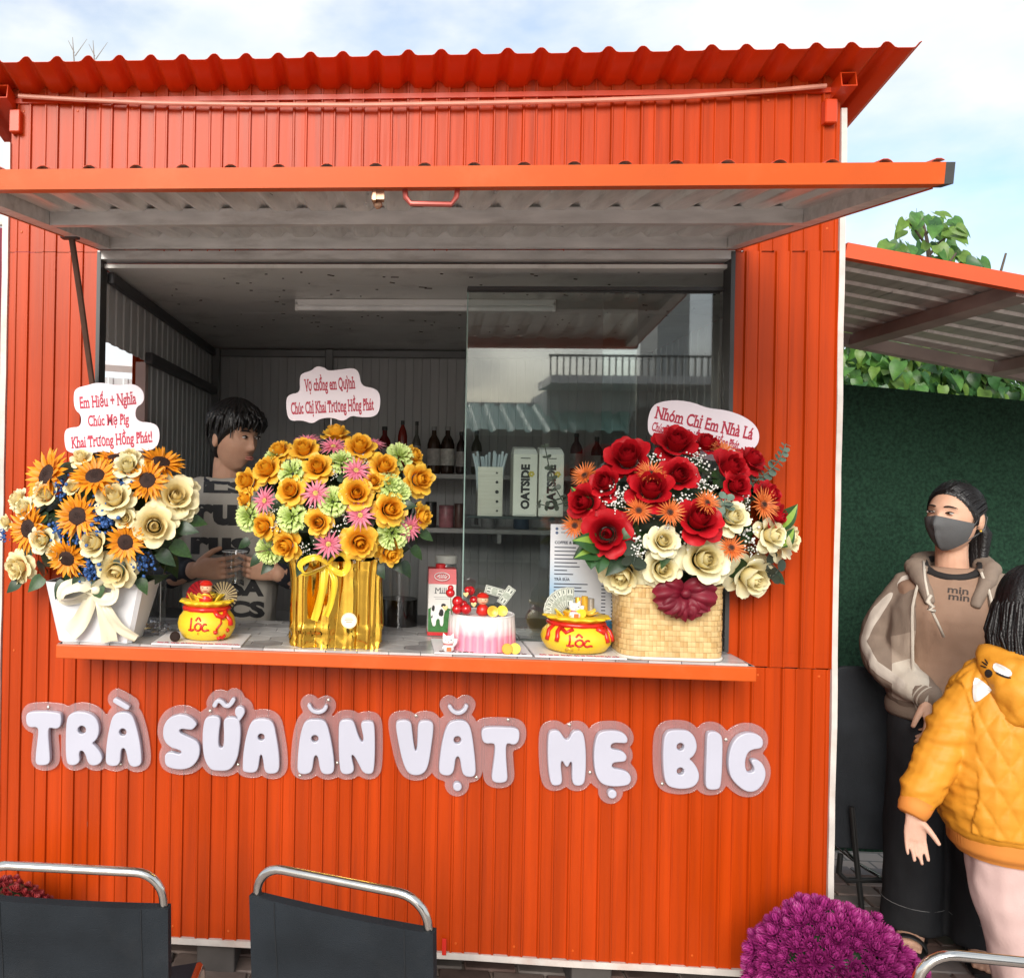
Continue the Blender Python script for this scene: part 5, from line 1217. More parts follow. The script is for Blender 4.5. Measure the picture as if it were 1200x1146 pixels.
def loc_text(c, prof, x0, x1, zb, hgt, par):
    """the word in icing, piped along strokes"""
    W = x1 - x0
    def P(u, v): return (x0 + u * W, 0, zb + v * hgt)
    st = [[(.10, 1.0), (.10, .55), (.08, .0), (.20, .04), (.28, .1)], [(-.05, .02), (.08, .0), (.22, .03)], [(.64, .55), (.5, .62), (.36, .45), (.34, .2), (.46, .02), (.6, .1), (.66, .35), (.62, .58)],
          [(.36, .82), (.5, 1.08), (.64, .82)], [(.95, .52), (.84, .58), (.74, .4), (.72, .15), (.84, .0), (.98, .08), (1.08, .05)], [(.49, -.26), (.51, -.26)]]
    m = MB()
    for s in st:
        q = [];
        for k in range((len(s) - 1) * 4 + 1):
            i = min(k // 4, len(s) - 2); f = k / 4 - i; p0, p1, p2, p3 = s[max(i - 1, 0)], s[i], s[i + 1], s[min(i + 2, len(s) - 1)]
            q.append(tuple(.5 * (2 * p1[d] + (p2[d] - p0[d]) * f + (2 * p0[d] - 5 * p1[d] + 4 * p2[d] - p3[d]) * f * f + (3 * p1[d] - p0[d] - 3 * p2[d] + p3[d]) * f ** 3) for d in (0, 1)))
        rs = sorted((z, r) for r, z in prof); pts = []
        for u, v in q:
            x, _, z = P(u, v); r = float(np.interp(z - c[2], [a for a, b in rs], [b for a, b in rs])) + .0008; a = (x - c[0]) / r
            pts.append((c[0] + r * math.sin(a), c[1] - r * math.cos(a), z))
        m.tube(pts, .0030 if len(s) > 2 else .0036, 6)
    return m.build('piped_word', REDGEL, par, True, None)
def surf_tube(par, c, prof, pts, r, nm='icing_drape', m=REDGEL):
    rs = sorted((z, q) for q, z in prof); o = []
    for a, z in pts:
        R_ = float(np.interp(z, [x for x, y in rs], [y for x, y in rs])) + r * .4; o.append((c[0] + R_ * math.sin(a), c[1] - R_ * math.cos(a), c[2] + z))
    return MB().tube(o, r, 8).build(nm, m, par, True, None)
def pot_cake(label, pxc, Y, R_, H_, tx, group='yellow lucky pot cakes'):
    c = at(pxc, 745, Y); c.z = BT
    t = thing('pot_cake', label, 'cake', c, group)
    s = R_ / .088; k = H_ / .088
    prof = [(.058 * s, 0), (.074 * s, .006 * k), (.086 * s, .028 * k), (.0885 * s, .045 * k), (.084 * s, .064 * k), (.072 * s, .080 * k), (.066 * s, .088 * k)]
    MB().lathe(prof + [(.02, .088 * k)], 48, c).build('cake_body', YELC, t, True, 60)
    MB().lathe([(.066 * s, .082 * k), (.073 * s, .086 * k), (.074 * s, .094 * k), (.068 * s, .099 * k), (.06 * s, .098 * k)], 40, c, fn=lambda a, z: 1 + .02 * math.sin(a * 11)).build('red_band', REDGEL, t, True, None)
    MB().lathe([(.064 * s, .097 * k), (.074 * s, .106 * k), (.082 * s, .110 * k), (.078 * s, .115 * k), (.03 * s, .112 * k)], 60, c, fn=lambda a, z: 1 + .06 * math.sin(a * 13) * (1 if z > .1 * k else 0)).build('frill', YELC, t, True, None)
    zt = c.z + .114 * k
    for i in range(15):
        a = i * 2.4; r = .014 + .045 * s * ((i % 5) / 5)
        MB().lathe([(.0165, 0), (.0175, .0015), (.0165, .003), (.012, .0026)], 14).xf(Matrix.Translation(c + Vector((r * math.cos(a), r * math.sin(a) - .008, .117 * k + .003 * (i % 3)))) @ Matrix.Rotation(rnd(.3, 1.2), 4, (math.sin(a), -math.cos(a), 0))).build('coin', RND.choice((COIN, COINY, COINY)), t, True, 40)
    return t, c, prof, s, k, zt
def fan(par, c, r, a0, a1, m, nm, n=13, thick=.0025):
    mb = MB()
    for i in range(n):
        u0, u1 = lerp(a0, a1, i / n), lerp(a0, a1, (i + 1) / n); um = (u0 + u1) / 2
        q = [c + Vector((r * .16 * math.cos(u), 0, r * .16 * math.sin(u))) for u in (u0, u1)] + [c + Vector((r * math.cos(u1), 0, r * math.sin(u1))), c + Vector((r * 1.03 * math.cos(um), -thick * 1.6, r * 1.03 * math.sin(um))), c + Vector((r * math.cos(u0), 0, r * math.sin(u0)))]
        mb.add(q, [(0, 1, 2, 3), (0, 3, 4)], i % 2); mb.add([p + Vector((0, thick, 0)) for p in q], [(3, 2, 1, 0), (4, 3, 0)], i % 2)
    return mb.build(nm, m, par)
def doll(par, c, s, hat=True):
    MB().lathe([(.6 * s, -1.6 * s), (.9 * s, -1.2 * s), (.8 * s, -.5 * s), (.3 * s, 0)], 14, c).build('doll_robe', REDGEL, par, True, 60)
    h = MB().ball(c + Vector((0, 0, .55 * s)), (.78 * s, .72 * s, .75 * s), 10, 14).build('doll_head', SKINP, par, True, None)
    e = MB()
    for sx in (-1, 1): e.ball(c + Vector((sx * .28 * s, -.66 * s, .62 * s)), (.09 * s, .06 * s, .06 * s), 5, 7)
    e.build('doll_eyes', BLACKPL, h, True)
    MB().tube([c + Vector((x * s, -.71 * s + .25 * x * x * s, (.22 + .5 * x * x) * s)) for x in (-.25, -.1, .1, .25)], .035 * s, 5).build('doll_smile', REDGEL, h, True)
    if hat: MB().lathe([(.80 * s, .85 * s), (.86 * s, 1.0 * s), (.7 * s, 1.25 * s), (.45 * s, 1.45 * s), (.1 * s, 1.5 * s)], 14, c).build('doll_hat', REDGEL, par, True, 50)
def rb(par, c, s): pass
# cake 1
t, c, prof, s, k, zt = pot_cake('yellow money pot cake with red fan and doll beside the sunflower vase', 242, -.075, .086, .088, None)
loc_text(c, prof, at(221, 730, -.16).x, at(243, 730, -.16).x, c.z + .034, .034, t)
fan(t, Vector((c.x - .014, c.y + .012, zt + .004)), .052, PI * .45, PI * 1.02, [mat('fan_red', (.45, .01, .02), .4), mat('fan_red_dark', (.25, .008, .012), .4)], 'red_fan')
fan(t, Vector((c.x + .048, c.y + .006, zt + .012)), .042, -PI * .45, PI * .85, [mat('fan_gold', (.62, .5, .28), .35, metal=.4), mat('fan_black', (.03, .02, .02), .4)], 'gold_fan', 31)
doll(t, Vector((c.x + .002, c.y - .028, zt + .026)), .0235)
surf_tube(t, c, prof, [(.55, .088), (.62, .076), (.8, .07), (1.0, .078), (1.1, .086)], .008)
surf_tube(t, c, prof, [(.75, .072), (.72, .055), (.60, .045), (.52, .036)], .0028); surf_tube(t, c, prof, [(.50, .034), (.51, .026)], .007)
surf_tube(t, c, prof, [(1.0, .08), (1.12, .06), (1.1, .045)], .008); surf_tube(t, c, prof, [(.62, .008), (.75, .012), (.85, .008), (.95, .018)], .005); surf_tube(t, c, prof, [(.95, .03), (1.02, .034)], .006)
dk = thing('dark_coin', 'black oval chocolate coin leaning on the yellow pot cake', 'chocolate coin', at(205, 748, -.15))
dp = at(205.5, 743.5, -.150)
MB().lathe([(.0135, 0), (.0155, .002), (.0155, .005), (.0135, .007), (.010, .006), (.0095, .0068), (.001, .0068)], 20).xf(Matrix.Translation(Vector((dp.x, dp.y, BT + .0125))) @ Matrix.Rotation(1.25, 4, 'X')).build('coin_body', mat('dark_choc', (.020, .010, .007), .7, spec=.15), dk, True, 40)
# cake 3
t, c, prof, s, k, zt = pot_cake('wide yellow money pot cake with banknote fan beside the woven basket', 675, -.085, .100, .078, None)
loc_text(c, prof, at(665, 750, -.18).x, at(692, 750, -.18).x, c.z + .027, .030, t)
for a in (-1.1, -.75, .8, 1.15): surf_tube(t, c, prof, [(a, .078), (a * 1.04, .062), (a * .97, .048), (a, .036)], .0065)
surf_tube(t, c, prof, [(-.75, .074), (-.5, .062), (-.3, .072)], .006); surf_tube(t, c, prof, [(.55, .075), (.7, .064), (.95, .072)], .009); surf_tube(t, c, prof, [(-.5, .012), (-.42, .02), (-.3, .014)], .004, m=COIN)
NOTE = mat('note_paper', (.55, .57, .50), .6, var=.08, vscale=40); NOTEP = mat('note_print', (.09, .11, .09), .6, var=.4, vscale=60); NOTEG = mat('note_mid', (.30, .33, .27), .6, var=.4, vscale=90)
def banknote(par, p, rot, w=.045, h=.0195, nrm=(0, -1, .1)):
    M = Matrix.Translation(Vector(p)) @ flatq((0, 0, 0), nrm, 1, 1).to_4x4() @ Matrix.Rotation(rot, 4, 'Z')
    b = MB().grid(lambda u, v: M @ Vector(((v - .5) * w, (u - .5) * h, .0012 * math.sin(v * 3))), 2, 8).grid(lambda u, v: M @ Vector(((v - .5) * w, (u - .5) * h, .0012 * math.sin(v * 3) - .0005)), 2, 8).build('banknote', NOTE, par)
    q = MB()
    for (x0, x1, y0, y1) in ((-.46, .46, .38, .43), (-.46, .46, -.43, -.38), (-.46, -.44, -.4, .4), (.44, .46, -.4, .4)): q.box((x0 * w, y0 * h, .0022), (x1 * w, y1 * h, .0024))
    q.xf(M).build('note_border', NOTEP, b)
    MB().lathe([(.36 * h, .0022), (.36 * h, .0025), (.0001, .0026)], 16).xf(M @ Matrix.Scale(1.25, 4, (0, 1, 0))).build('note_oval', NOTEG, b)
    g = MB()
    for x in (-.3, .3): g.box(((x - .09) * w, -.25 * h, .0022), ((x + .09) * w, -.12 * h, .0024)).box(((x - .09) * w, .12 * h, .0022), ((x + .09) * w, .25 * h, .0024))
    g.xf(M).build('note_print', NOTEP, b)
    return b
for i in range(8):
    a = PI * (1.02 - i * .075); p0 = Vector((c.x - .020, c.y + .015 - .002 * i, zt + .008))
    banknote(t, p0 + Vector((math.cos(a), 0, math.sin(a))) * .042, a, .058, .024)
for (x, z0, z1, r, m_) in ((.008, 0, .052, .0085, COIN), (.027, 0, .056, .0095, COIN), (.045, 0, .050, .0100, mat('grey_roll', (.35, .32, .28), .4, metal=.5))):
    MB().lathe([(r, 0), (r, z1), (r * .9, z1 + .001), (r * .2, z1)], 16, (c.x + x, c.y + .02, zt - .004)).build('gold_roll', m_, t, True, 40)
CATW = mat('cat_white', (.78, .76, .74), .35, var=.03)
def lucky_cat(par, c, s):
    MB().lathe([(.55 * s, 0), (.8 * s, .25 * s), (.75 * s, .7 * s), (.5 * s, 1.0 * s), (.2 * s, 1.05 * s)], 16, c).build('cat_body', CATW, par, True, 60)
    hc = c + Vector((0, -.05 * s, 1.45 * s))
    h = MB().ball(hc, (.82 * s, .65 * s, .66 * s), 10, 14).build('cat_head', CATW, par, True, None)
    for sx in (-1, 1):
        MB().add([hc + Vector((sx * .75 * s, 0, .30 * s)), hc + Vector((sx * .25 * s, -.1 * s, .60 * s)), hc + Vector((sx * .68 * s, 0, .98 * s)), hc + Vector((sx * .48 * s, .25 * s, .42 * s))], [(0, 1, 2), (1, 3, 2), (3, 0, 2), (0, 3, 1)]).build('cat_ear', CATW, h)
        MB().tube([hc + Vector((sx * (.30 + .14 * q) * s, -.60 * s + .05 * s * abs(q), (.12 + .1 * (1 - q * q)) * s)) for q in (-1, -.4, .4, 1)], .04 * s, 5).build('cat_eye', BLACKPL, h, True)
    MB().ball(hc + Vector((0, -.66 * s, -.06 * s)), (.07 * s, .05 * s, .05 * s), 5, 8).build('cat_nose', REDGEL, h, True)
    MB().tube([c + Vector((.6 * s, -.1 * s, .7 * s)), c + Vector((.95 * s, -.2 * s, 1.2 * s)), c + Vector((.98 * s, -.25 * s, 1.75 * s))], [.24 * s, .22 * s, .26 * s], 8).build('cat_paw', CATW, par, True, None)
    MB().tube([c + Vector((-.6 * s, -.3 * s, .7 * s)), c + Vector((-.6 * s, -.65 * s, .45 * s))], [.22 * s, .2 * s], 8).build('cat_paw', CATW, par, True, None)
    MB().tube([c + Vector((.62 * s * math.cos(a), .60 * s * math.sin(a), .98 * s)) for a in [2 * PI * q / 16 for q in range(17)]], .07 * s, 5).build('cat_collar', REDGEL, par, True, None)
    MB().rbox(c + Vector((.05 * s, -.78 * s, .42 * s)), (.62 * s, .12 * s, .55 * s), .04 * s).build('cat_plaque', mat('plaque_orange', (.70, .16, .05), .4), par)
lucky_cat(t, Vector((c.x - .012, c.y - .035, zt - .004)), .021)
# cake 2: pink
c = at(564, 748, -.085); c.z = BT
pk = thing('pink_cake', 'round pink and white brushed cake with doll, banknotes and red berries', 'cake', c)
def pinkmat():
    m = mat('pink_cream', (0.80, 0.74, 0.72), .45, var=.03, vscale=20, attr2=(0.82, 0.24, 0.34), alo=0, ahi=1, sss=.1)
    return m
PR = .097; PH = .098
body = MB(); rr = random.Random(3)
gk = [rr.uniform(.35, .62) for _ in range(33)]
def pkpt(u, v):
    a = 2 * PI * v; z = PH * u; f = v * 30; i = int(f); ff = f - i
    ridge = .0028 * (1 - abs(2 * ff - 1) ** 2) * (1 - u) ** .4
    r = PR * (1 - .035 * u) + ridge; return Vector((c.x + r * math.sin(a), c.y - r * math.cos(a), c.z + z))
def pku(u, v):
    f = v * 30; i = int(f); ff = f - i; g = gk[i % 33]
    return max(0, min(1, (g + .25 - u) / .35)) * (.55 + .45 * (1 - abs(2 * ff - 1)) + (.2 if u < .5 else 0))
body.grid(pkpt, 16, 180, ufn=pku, wrap=True)
body.add([pkpt(1, q / 60) for q in range(60)] + [Vector((c.x, c.y, c.z + PH + .002))], [(q, (q + 1) % 60, 60) for q in range(60)], 0, [0] * 61)
body.build('cake_body', pinkmat(), pk, True, 50)
MB().tube([(c.x + (PR * .95) * math.sin(a), c.y - (PR * .95) * math.cos(a), c.z + PH) for a in [2 * PI * q / 40 for q in range(41)]], .003, 6).build('cream_rim', CATW, pk, True, None)
zt = c.z + PH
def pz(zx, zy, Y): return at(480 + zx / 7.643, 630 + zy / 7.643, Y)
BERRY = mat('red_berry', (0.50, 0.008, 0.012), .12, var=.1, coat=.5)
for zx, zy, zr, Y in ((425, 640, 46, -.14), (505, 640, 48, -.145), (430, 572, 50, -.12), (480, 600, 40, -.11), (545, 475, 42, -.09), (520, 468, 30, -.11), (365, 495, 40, -.14), (368, 450, 26, -.14), (575, 560, 40, -.08)):
    p = pz(zx, zy, Y); MB().ball(p, zr / 7.643 / FPX * (Y - CAM.y), 10, 14).build('berry', BERRY, pk, True, None)
MB().tube([pz(368, 540, -.14), pz(372, 600, -.14), pz(378, 690, -.13)], .0012, 5).build('berry_stem', STEMG, pk, True)
for zx, zy, Y in ((505, 510, -.15), (320, 630, -.165), (575, 600, -.15)):
    hp = pz(zx, zy, Y); hh = [(.0, -.9), (.5, -.35), (.95, .2), (.8, .7), (.4, .8), (0, .45), (-.4, .8), (-.8, .7), (-.95, .2), (-.5, -.35)]
    shape_mesh([chaikin([(a * .0088, b * .0088) for a, b in hh], 2)], .003, .001, 1).xf(plane_M(hp, (1, 0, .15), (0, 0, 1))).build('gold_heart', mat('pale_gold', (.80, .58, .26), .35, metal=.2), pk, True, 40)
doll(pk, pz(655, 590, -.135), .021)
for zx, zy, zr, Y, m_ in ((745, 660, 50, -.155, COIN), (830, 655, 48, -.15, COINY)):
    p = pz(zx, zy, Y); r = zr / 7.643 / FPX * (Y - CAM.y)
    MB().lathe([(r * .95, 0), (r, .0015), (r * .95, .003), (r * .75, .0028), (r * .7, .0022), (.0005, .0022)], 20).xf(Matrix.Translation(p) @ Matrix.Rotation(1.4, 4, 'X')).build('coin', m_, pk, True, 40)
banknote(pk, pz(760, 480, -.06), 2.9, .056, .025); banknote(pk, pz(868, 520, -.075), .95, .058, .026)
cat = thing('lucky_cat', 'small white waving lucky cat figurine in front of the pink cake', 'figurine', pz(345, 985, -.175))
cp = pz(345, 985, -.172); cp.z = BT
lucky_cat(cat, cp, .0215)
for zx, zy, lbl, m_, Y in ((875, 950, 'orange gold coin leaning at the foot of the pink cake', mat('coin_orange', (.78, .32, .02), .35, metal=.2, var=.2), -.187), (945, 950, 'bright yellow coin behind the orange coin by the pink cake', COINY, -.178)):
    p = pz(zx, zy, Y); ct = thing('chocolate_coin', lbl, 'chocolate coin', (p.x, p.y, BT), 'foil coins by the pink cake')
    MB().lathe([(.0145, 0), (.0155, .0015), (.0145, .003), (.0115, .003), (.011, .0024), (.0005, .0024)], 22).xf(Matrix.Translation(Vector((p.x, p.y, BT + .0148))) @ Matrix.Rotation(1.35, 4, 'X')).build('coin_body', m_, ct, True, 40)

# milk carton
Ym = .10
mc0, mc1 = at(501, 743, Ym), at(534, 743, Ym); mw = mc1.x - mc0.x
milk = thing('milk_carton', 'red topped milk carton with a cow picture standing behind the pink cake', 'carton', ((mc0.x + mc1.x) / 2, Ym + .04, CT))
zc = at(518, 684.5, Ym).z; ztp = at(518, 667, Ym).z
CARTW = mat('carton_white', (.72, .70, .66), .4, var=.03); CARTR = mat('carton_red', (.52, .02, .025), .35, var=.05)
xm = (mc0.x + mc1.x) / 2
MB().rbox((xm, Ym + .04, CT + .001 + (zc - CT) / 2), (mw, .08, zc - CT), .003).build('carton_body', CARTW, milk)
tp = MB(); a_, b_ = mw / 2, .04
tp.add([(xm - a_, Ym, zc), (xm + a_, Ym, zc), (xm + a_, Ym + .08, zc), (xm - a_, Ym + .08, zc), (xm - a_ * .98, Ym + .012, ztp), (xm + a_ * .98, Ym + .012, ztp), (xm + a_ * .98, Ym + .076, ztp), (xm - a_ * .98, Ym + .076, ztp)], [(0, 1, 5, 4), (1, 2, 6, 5), (2, 3, 7, 6), (3, 0, 4, 7), (4, 5, 6, 7)]); tp.build('carton_top', CARTR, milk)
MB().lathe([(.016, 0), (.016, .012), (.013, .014), (.002, .014)], 20, (xm - .004, Ym + .04, ztp)).build('carton_cap', CARTR, milk, True, 40)
MB().box((xm - a_ - .0006, Ym - .0008, CT + .002), (xm + a_ + .0006, Ym + .08, CT + .014)).build('red_foot', CARTR, milk)
def mp(u, v): return (xm - a_ + u * mw, CT + v * (zc - CT))
fM = plane_M((0, Ym - .0004, 0), (1, 0, 0), (0, 0, 1)); fM2 = plane_M((0, Ym - .0012, 0), (1, 0, 0), (0, 0, 1)); fM3 = plane_M((0, Ym - .0020, 0), (1, 0, 0), (0, 0, 1))
shape_mesh([[mp(.01, .08), mp(.99, .08), mp(.99, .50), mp(.6, .56), mp(.3, .60), mp(.01, .52)]], .0008).xf(fM).build('green_meadow', mat('print_green', (.035, .16, .035), .4, var=.3, vscale=60), milk)
shape_mesh([chaikin([mp(.15, .20), mp(.28, .19), mp(.30, .33), mp(.42, .34), mp(.44, .2), mp(.55, .2), mp(.56, .42), mp(.66, .56), mp(.55, .64), mp(.40, .60), mp(.18, .60), mp(.08, .50)], 1)], .0008).xf(fM2).build('cow_picture', CATW, milk)
for pl in ([mp(.12, .50), mp(.22, .47), mp(.25, .58), mp(.16, .60)], [mp(.36, .40), mp(.54, .38), mp(.56, .50), mp(.44, .54)], [mp(.44, .57), mp(.6, .56), mp(.64, .62), mp(.5, .64)], [mp(.10, .36), mp(.16, .34), mp(.17, .42)]):
    shape_mesh([chaikin(pl, 1)], .0008).xf(fM3).build('cow_patch', BLACKPL, milk)
text_mb('Milk', .0006, .0, True, mw * .55, .020).xf(plane_M((xm, Ym - .0002, CT + .82 * (zc - CT)), (1, 0, 0), (0, 0, 1))).build('lettering', mat('print_dark', (.05, .05, .06), .5), milk)
for v, u0, u1 in ((.745, .2, .8), (.71, .25, .75)):
    q = mp(u0, v); r = mp(u1, v); MB().box((q[0], Ym - .0006, q[1]), (r[0], Ym + .0002, q[1] + .0016)).build('print_line', mat('print_grey', (.35, .35, .36), .5), milk)
lc = Vector((xm - .002, Ym + .0035, (zc + ztp) / 2)); tn = math.atan2(.012, ztp - zc)
LM = Matrix.Translation(lc + Vector((0, -.0035, 0)) + Vector((0, .006 - .0006, 0)) * 0) @ plane_M((0, 0, 0), (1, 0, 0), (0, 0, 1)) @ Matrix.Rotation(-tn, 4, 'X')
ring = [(.0235 * math.cos(2 * PI * q / 28), .0125 * math.sin(2 * PI * q / 28), .003) for q in range(29)]
MB().tube(ring, .0012, 5).xf(LM).build('oval_emblem', CATW, milk, True)
em = MB()
for x in (-.009, -.003, .003, .009): em.tube([(x, -.006, .003), (x, .004, .003), (x + .0025, .0065, .003)], .0012, 5)
em.tube([(-.015, -.002, .003), (-.011, .002, .003), (-.009, .004, .003)], .0012, 5); em.tube([(.009, -.006, .003), (.013, -.003, .003), (.016, .003, .003)], .0012, 5)
em.xf(LM).build('emblem_strokes', CATW, milk, True)

# oat cartons, straws
Yo = .10
OATW = mat('oat_carton_white', (.66, .65, .58), .45, var=.04)
for i, (x0, x1, lbl) in enumerate(((600.7, 629, 'white oat drink carton next to the straw holder, lettering fully clear'), (630.8, 660, 'white oat drink carton partly crossed by the dark eucalyptus sprig'))):
    a, b = at(x0, 604, Yo), at(x1, 604, Yo); wd = b.x - a.x; xm = (a.x + b.x) / 2; zf = at(615, 532, Yo).z; zp = at(615, 526.5, Yo + .03).z
    t = thing('oat_carton', lbl, 'carton', (xm, Yo + .035, SHZ), 'oat drink cartons on the glass shelf')
    MB().rbox((xm, Yo + .035, SHZ + .0005 + (zf - SHZ) / 2), (wd, .07, zf - SHZ), .002).build('carton_body', OATW, t)
    g = MB(); g.add([(xm - wd / 2, Yo + .001, zf), (xm + wd / 2, Yo + .001, zf), (xm + wd / 2, Yo + .069, zf), (xm - wd / 2, Yo + .069, zf), (xm - wd / 2 + .004, Yo + .018, zp), (xm + wd / 2 - .004, Yo + .018, zp), (xm + wd / 2 - .004, Yo + .055, zp + .008), (xm - wd / 2 + .004, Yo + .055, zp + .008)], [(0, 1, 5, 4), (1, 2, 6, 5), (2, 3, 7, 6), (3, 0, 4, 7), (4, 5, 6, 7)]); g.build('carton_top', mat('oat_top', (.72, .72, .68), .3, var=.1), t)
    hz = zf - SHZ
    text_mb('OATSIDE', .0003, .055, False, hz * .72, wd * .34).xf(plane_M((xm + wd * .16, Yo - .0002, SHZ + hz * .475), (0, 0, 1), (-1, 0, 0))).build('lettering', mat('oat_black', (.012, .012, .012), .5), t)
    MB().box((xm - wd * .2, Yo - .0006, SHZ + hz * .925), (xm + wd * .2, Yo + .0002, SHZ + hz * .94)).build('print_line', BLACKPL, t)
    MB().box((xm - wd * .42, Yo - .0006, SHZ + hz * .02), (xm + wd * .42, Yo + .0002, SHZ + hz * .028)).build('print_line', mat('print_grey2', (.3, .3, .3), .5), t)
    fm = MB(); 
    for q in range(6): fm.ball((xm + wd * .25 + .006 * math.cos(q), Yo - .0008, SHZ + hz * .68 + .006 * math.sin(q)), (.0042, .0006, .0042), 4, 7)
    fm.build('yellow_emblem', mat('emblem_yellow', (.55, .45, .06), .5), t, True)
a, b = at(559.5, 604, Yo), at(588.5, 604, Yo); xm = (a.x + b.x) / 2; wd = b.x - a.x; zh = at(574, 547, Yo).z
sh = thing('straw_holder', 'brushed steel straw box with a column of round holes', 'straw holder', (xm, Yo + .035, SHZ))
BRUSH = mat('brushed_steel', (.62, .58, .50), .3, metal=.9, var=.08, stretch=(1, 1, 30))
hb = MB(); th = .002
for lo, hi in (((a.x, Yo, SHZ), (b.x, Yo + th, zh)), ((a.x, Yo + .068, SHZ), (b.x, Yo + .07, zh)), ((a.x, Yo + th, SHZ), (a.x + th, Yo + .068, zh)), ((b.x - th, Yo + th, SHZ), (b.x, Yo + .068, zh)), ((a.x + th, Yo + th, SHZ + .001), (b.x - th, Yo + .068, SHZ + .003))): hb.box(lo, hi)
hb.build('box_shell', BRUSH, sh)
for zy, r in ((465, .0032), (558, .0045), (655, .0058), (752, .0045), (845, .0034)):
    q = at(540 + 363 / 8.571, 500 + zy / 8.571, Yo); MB().lathe([(r, 0), (r, .0008), (.0002, .0009)], 16).xf(Matrix.Translation((q.x, Yo - .0001, q.z)) @ Matrix.Rotation(PI / 2, 4, 'X')).build('round_hole', BLACKPL, sh)
STRAW = mat('straw_clear', (.62, .70, .74), .25, var=.05, translucent=.3)
for i in range(22):
    u = rnd(.08, .92); y = Yo + rnd(.01, .06); x0 = a.x + wd * u; x1 = x0 + (u - .55) * .055 + rnd(-.005, .005)
    st = thing('drinking_straw', 'pale clear wrapped straw standing in the steel box', 'straw', (x0, y, SHZ + .004), 'straws in the steel box')
    MB().tube([(x0, y, SHZ + .004), (x0 + (x1 - x0) * .5, y, zh - .01), (x1, y - .004, zh + rnd(.030, .052))], .0042, 7).build('straw_tube', STRAW, st, True, 40)

# glass jar with white lid, dark pitcher, cup, plastic
CLEAR = glass_mat('clear_plastic', (.90, .92, .92), 1.0, .05, .03)
yj = .34
j0 = at(522, 700, yj); jr = (at(536, 700, yj).x - at(508, 700, yj).x) / 2; zl = at(522, 650, yj).z
jar = thing('storage_jar', 'clear jar with a white lid behind the milk carton', 'jar', (j0.x, yj, CT))
MB().lathe([(jr * .98, .001), (jr, .01), (jr, zl - CT - .03), (jr * .86, zl - CT - .004), (jr * .84, zl - CT)], 28, (j0.x, yj, CT - .03)).build('jar_body', CLEAR, jar, True, 50)
MB().lathe([(jr * .92, 0), (jr * .94, .002), (jr * .94, .022), (jr * .85, .026), (.002, .026)], 28, (j0.x, yj, zl - .028)).build('jar_lid', mat('lid_white', (.60, .60, .55), .45), jar, True, 40)
yp = .30
p0 = at(467, 735, yp); pr = (at(490, 700, yp).x - at(444, 700, yp).x) / 2; z1 = at(467, 637, yp).z; zl = at(467, 694, yp).z
pit = thing('drink_dispenser', 'clear tub half full of dark tea behind the gold foil box', 'drink tub', (p0.x, yp, CT))
MB().lathe([(pr * .94, .001), (pr * .96, .01), (pr * 1.0, z1 - CT - .03), (pr * 1.02, z1 - CT)], 28, (p0.x, yp, CT - .03)).build('tub_shell', CLEAR, pit, True, 50)
MB().lathe([(pr * .90, .004), (pr * .93, .012), (pr * .955, zl - CT), (.002, zl - CT)], 28, (p0.x, yp, CT - .02)).build('dark_tea', mat('dark_tea', (.012, .009, .008), .1), pit, True, 50)
# work table inside that carries what stands behind the counter
wt = thing('work_table', 'dark steel work table inside the kiosk behind the tiled counter', 'table', (-.05, .52, .115))
MB().rbox((-.04, .52, CT - .040), (1.84, .42, .02), .002).build('table_top', mat('table_steel', (.20, .20, .21), .3, metal=.7, var=.1), wt)
for x in (-.93, .84):
    for y in (.34, .70): MB().rbox((x, y, (.115 + CT - .05) / 2), (.03, .03, CT - .05 - .115), .002, seg=1).build('table_leg', STEELG, wt)
# crumpled clear plastic and a clear box at the sunflower vase
pw = thing('plastic_wrap', 'crumpled clear plastic wrap beside the white paper vase', 'plastic wrap', at(184, 740, -.02))
pc = at(184, 735, -.02); pc.z = CT + .018
m = MB().ball(pc, (.05, .045, .020), 14, 22)
for i, v in enumerate(m.v):
    d = v - pc; v = pc + d * (1 + .55 * noise.noise(d * 38) + .3 * noise.noise(d * 90)); v.z = max(v.z, CT + .001); m.v[i] = v
m.build('crumpled_film', glass_mat('film', (.95, .95, .96), 2.2, .08, .10), pw)
cb = thing('clear_box', 'tall clear acrylic box behind the white paper vase', 'box', at(178, 735, .06))
q0, q1 = at(168, 740, .05), at(188, 740, .05); zq = at(178, 674, .05).z
MB().rbox(((q0.x + q1.x) / 2, .085, (CT + zq) / 2 + .001), (q1.x - q0.x, .06, zq - CT), .003).build('box_shell', CLEAR, cb)
MB().box((q1.x - .004, .052, CT + .002), (q1.x - .001, .055, zq - .002)).build('bright_edge', mat('edge_white', (.7, .72, .72), .2), cb)

# menu sheet on the glass
mm = thing('menu_sheet', 'white and blue printed drinks menu sheet taped to the glass', 'menu', at(685, 682, .047))
k0, k1 = at(645.5, 614, .046), at(725, 752, .046)
KW, KH = k1.x - k0.x, k0.z - k1.z
SHM = mat('menu_paper', (.70, .72, .76), .35, var=.02, attr2=(.22, .42, .62), alo=.1, ahi=1)
MB().grid(lambda u, v: Vector((k0.x + KW * v, .0465, k0.z - KH * u)), 14, 10, ufn=lambda u, v: max(0, 1 - abs(u - .62) * 2.6) * max(0, 1 - v * 1.5)).grid(lambda u, v: Vector((k0.x + KW * v, .0475, k0.z - KH * u)), 2, 2, ufn=lambda u, v: 0).build('menu_paper', SHM, mm)
PRD = mat('menu_print', (.05, .06, .09), .5)
def mln(u0, u1, v, h=.004): return MB().box((k0.x + KW * u0, .0456, k0.z - KH * v - h), (k0.x + KW * u1, .0464, k0.z - KH * v))
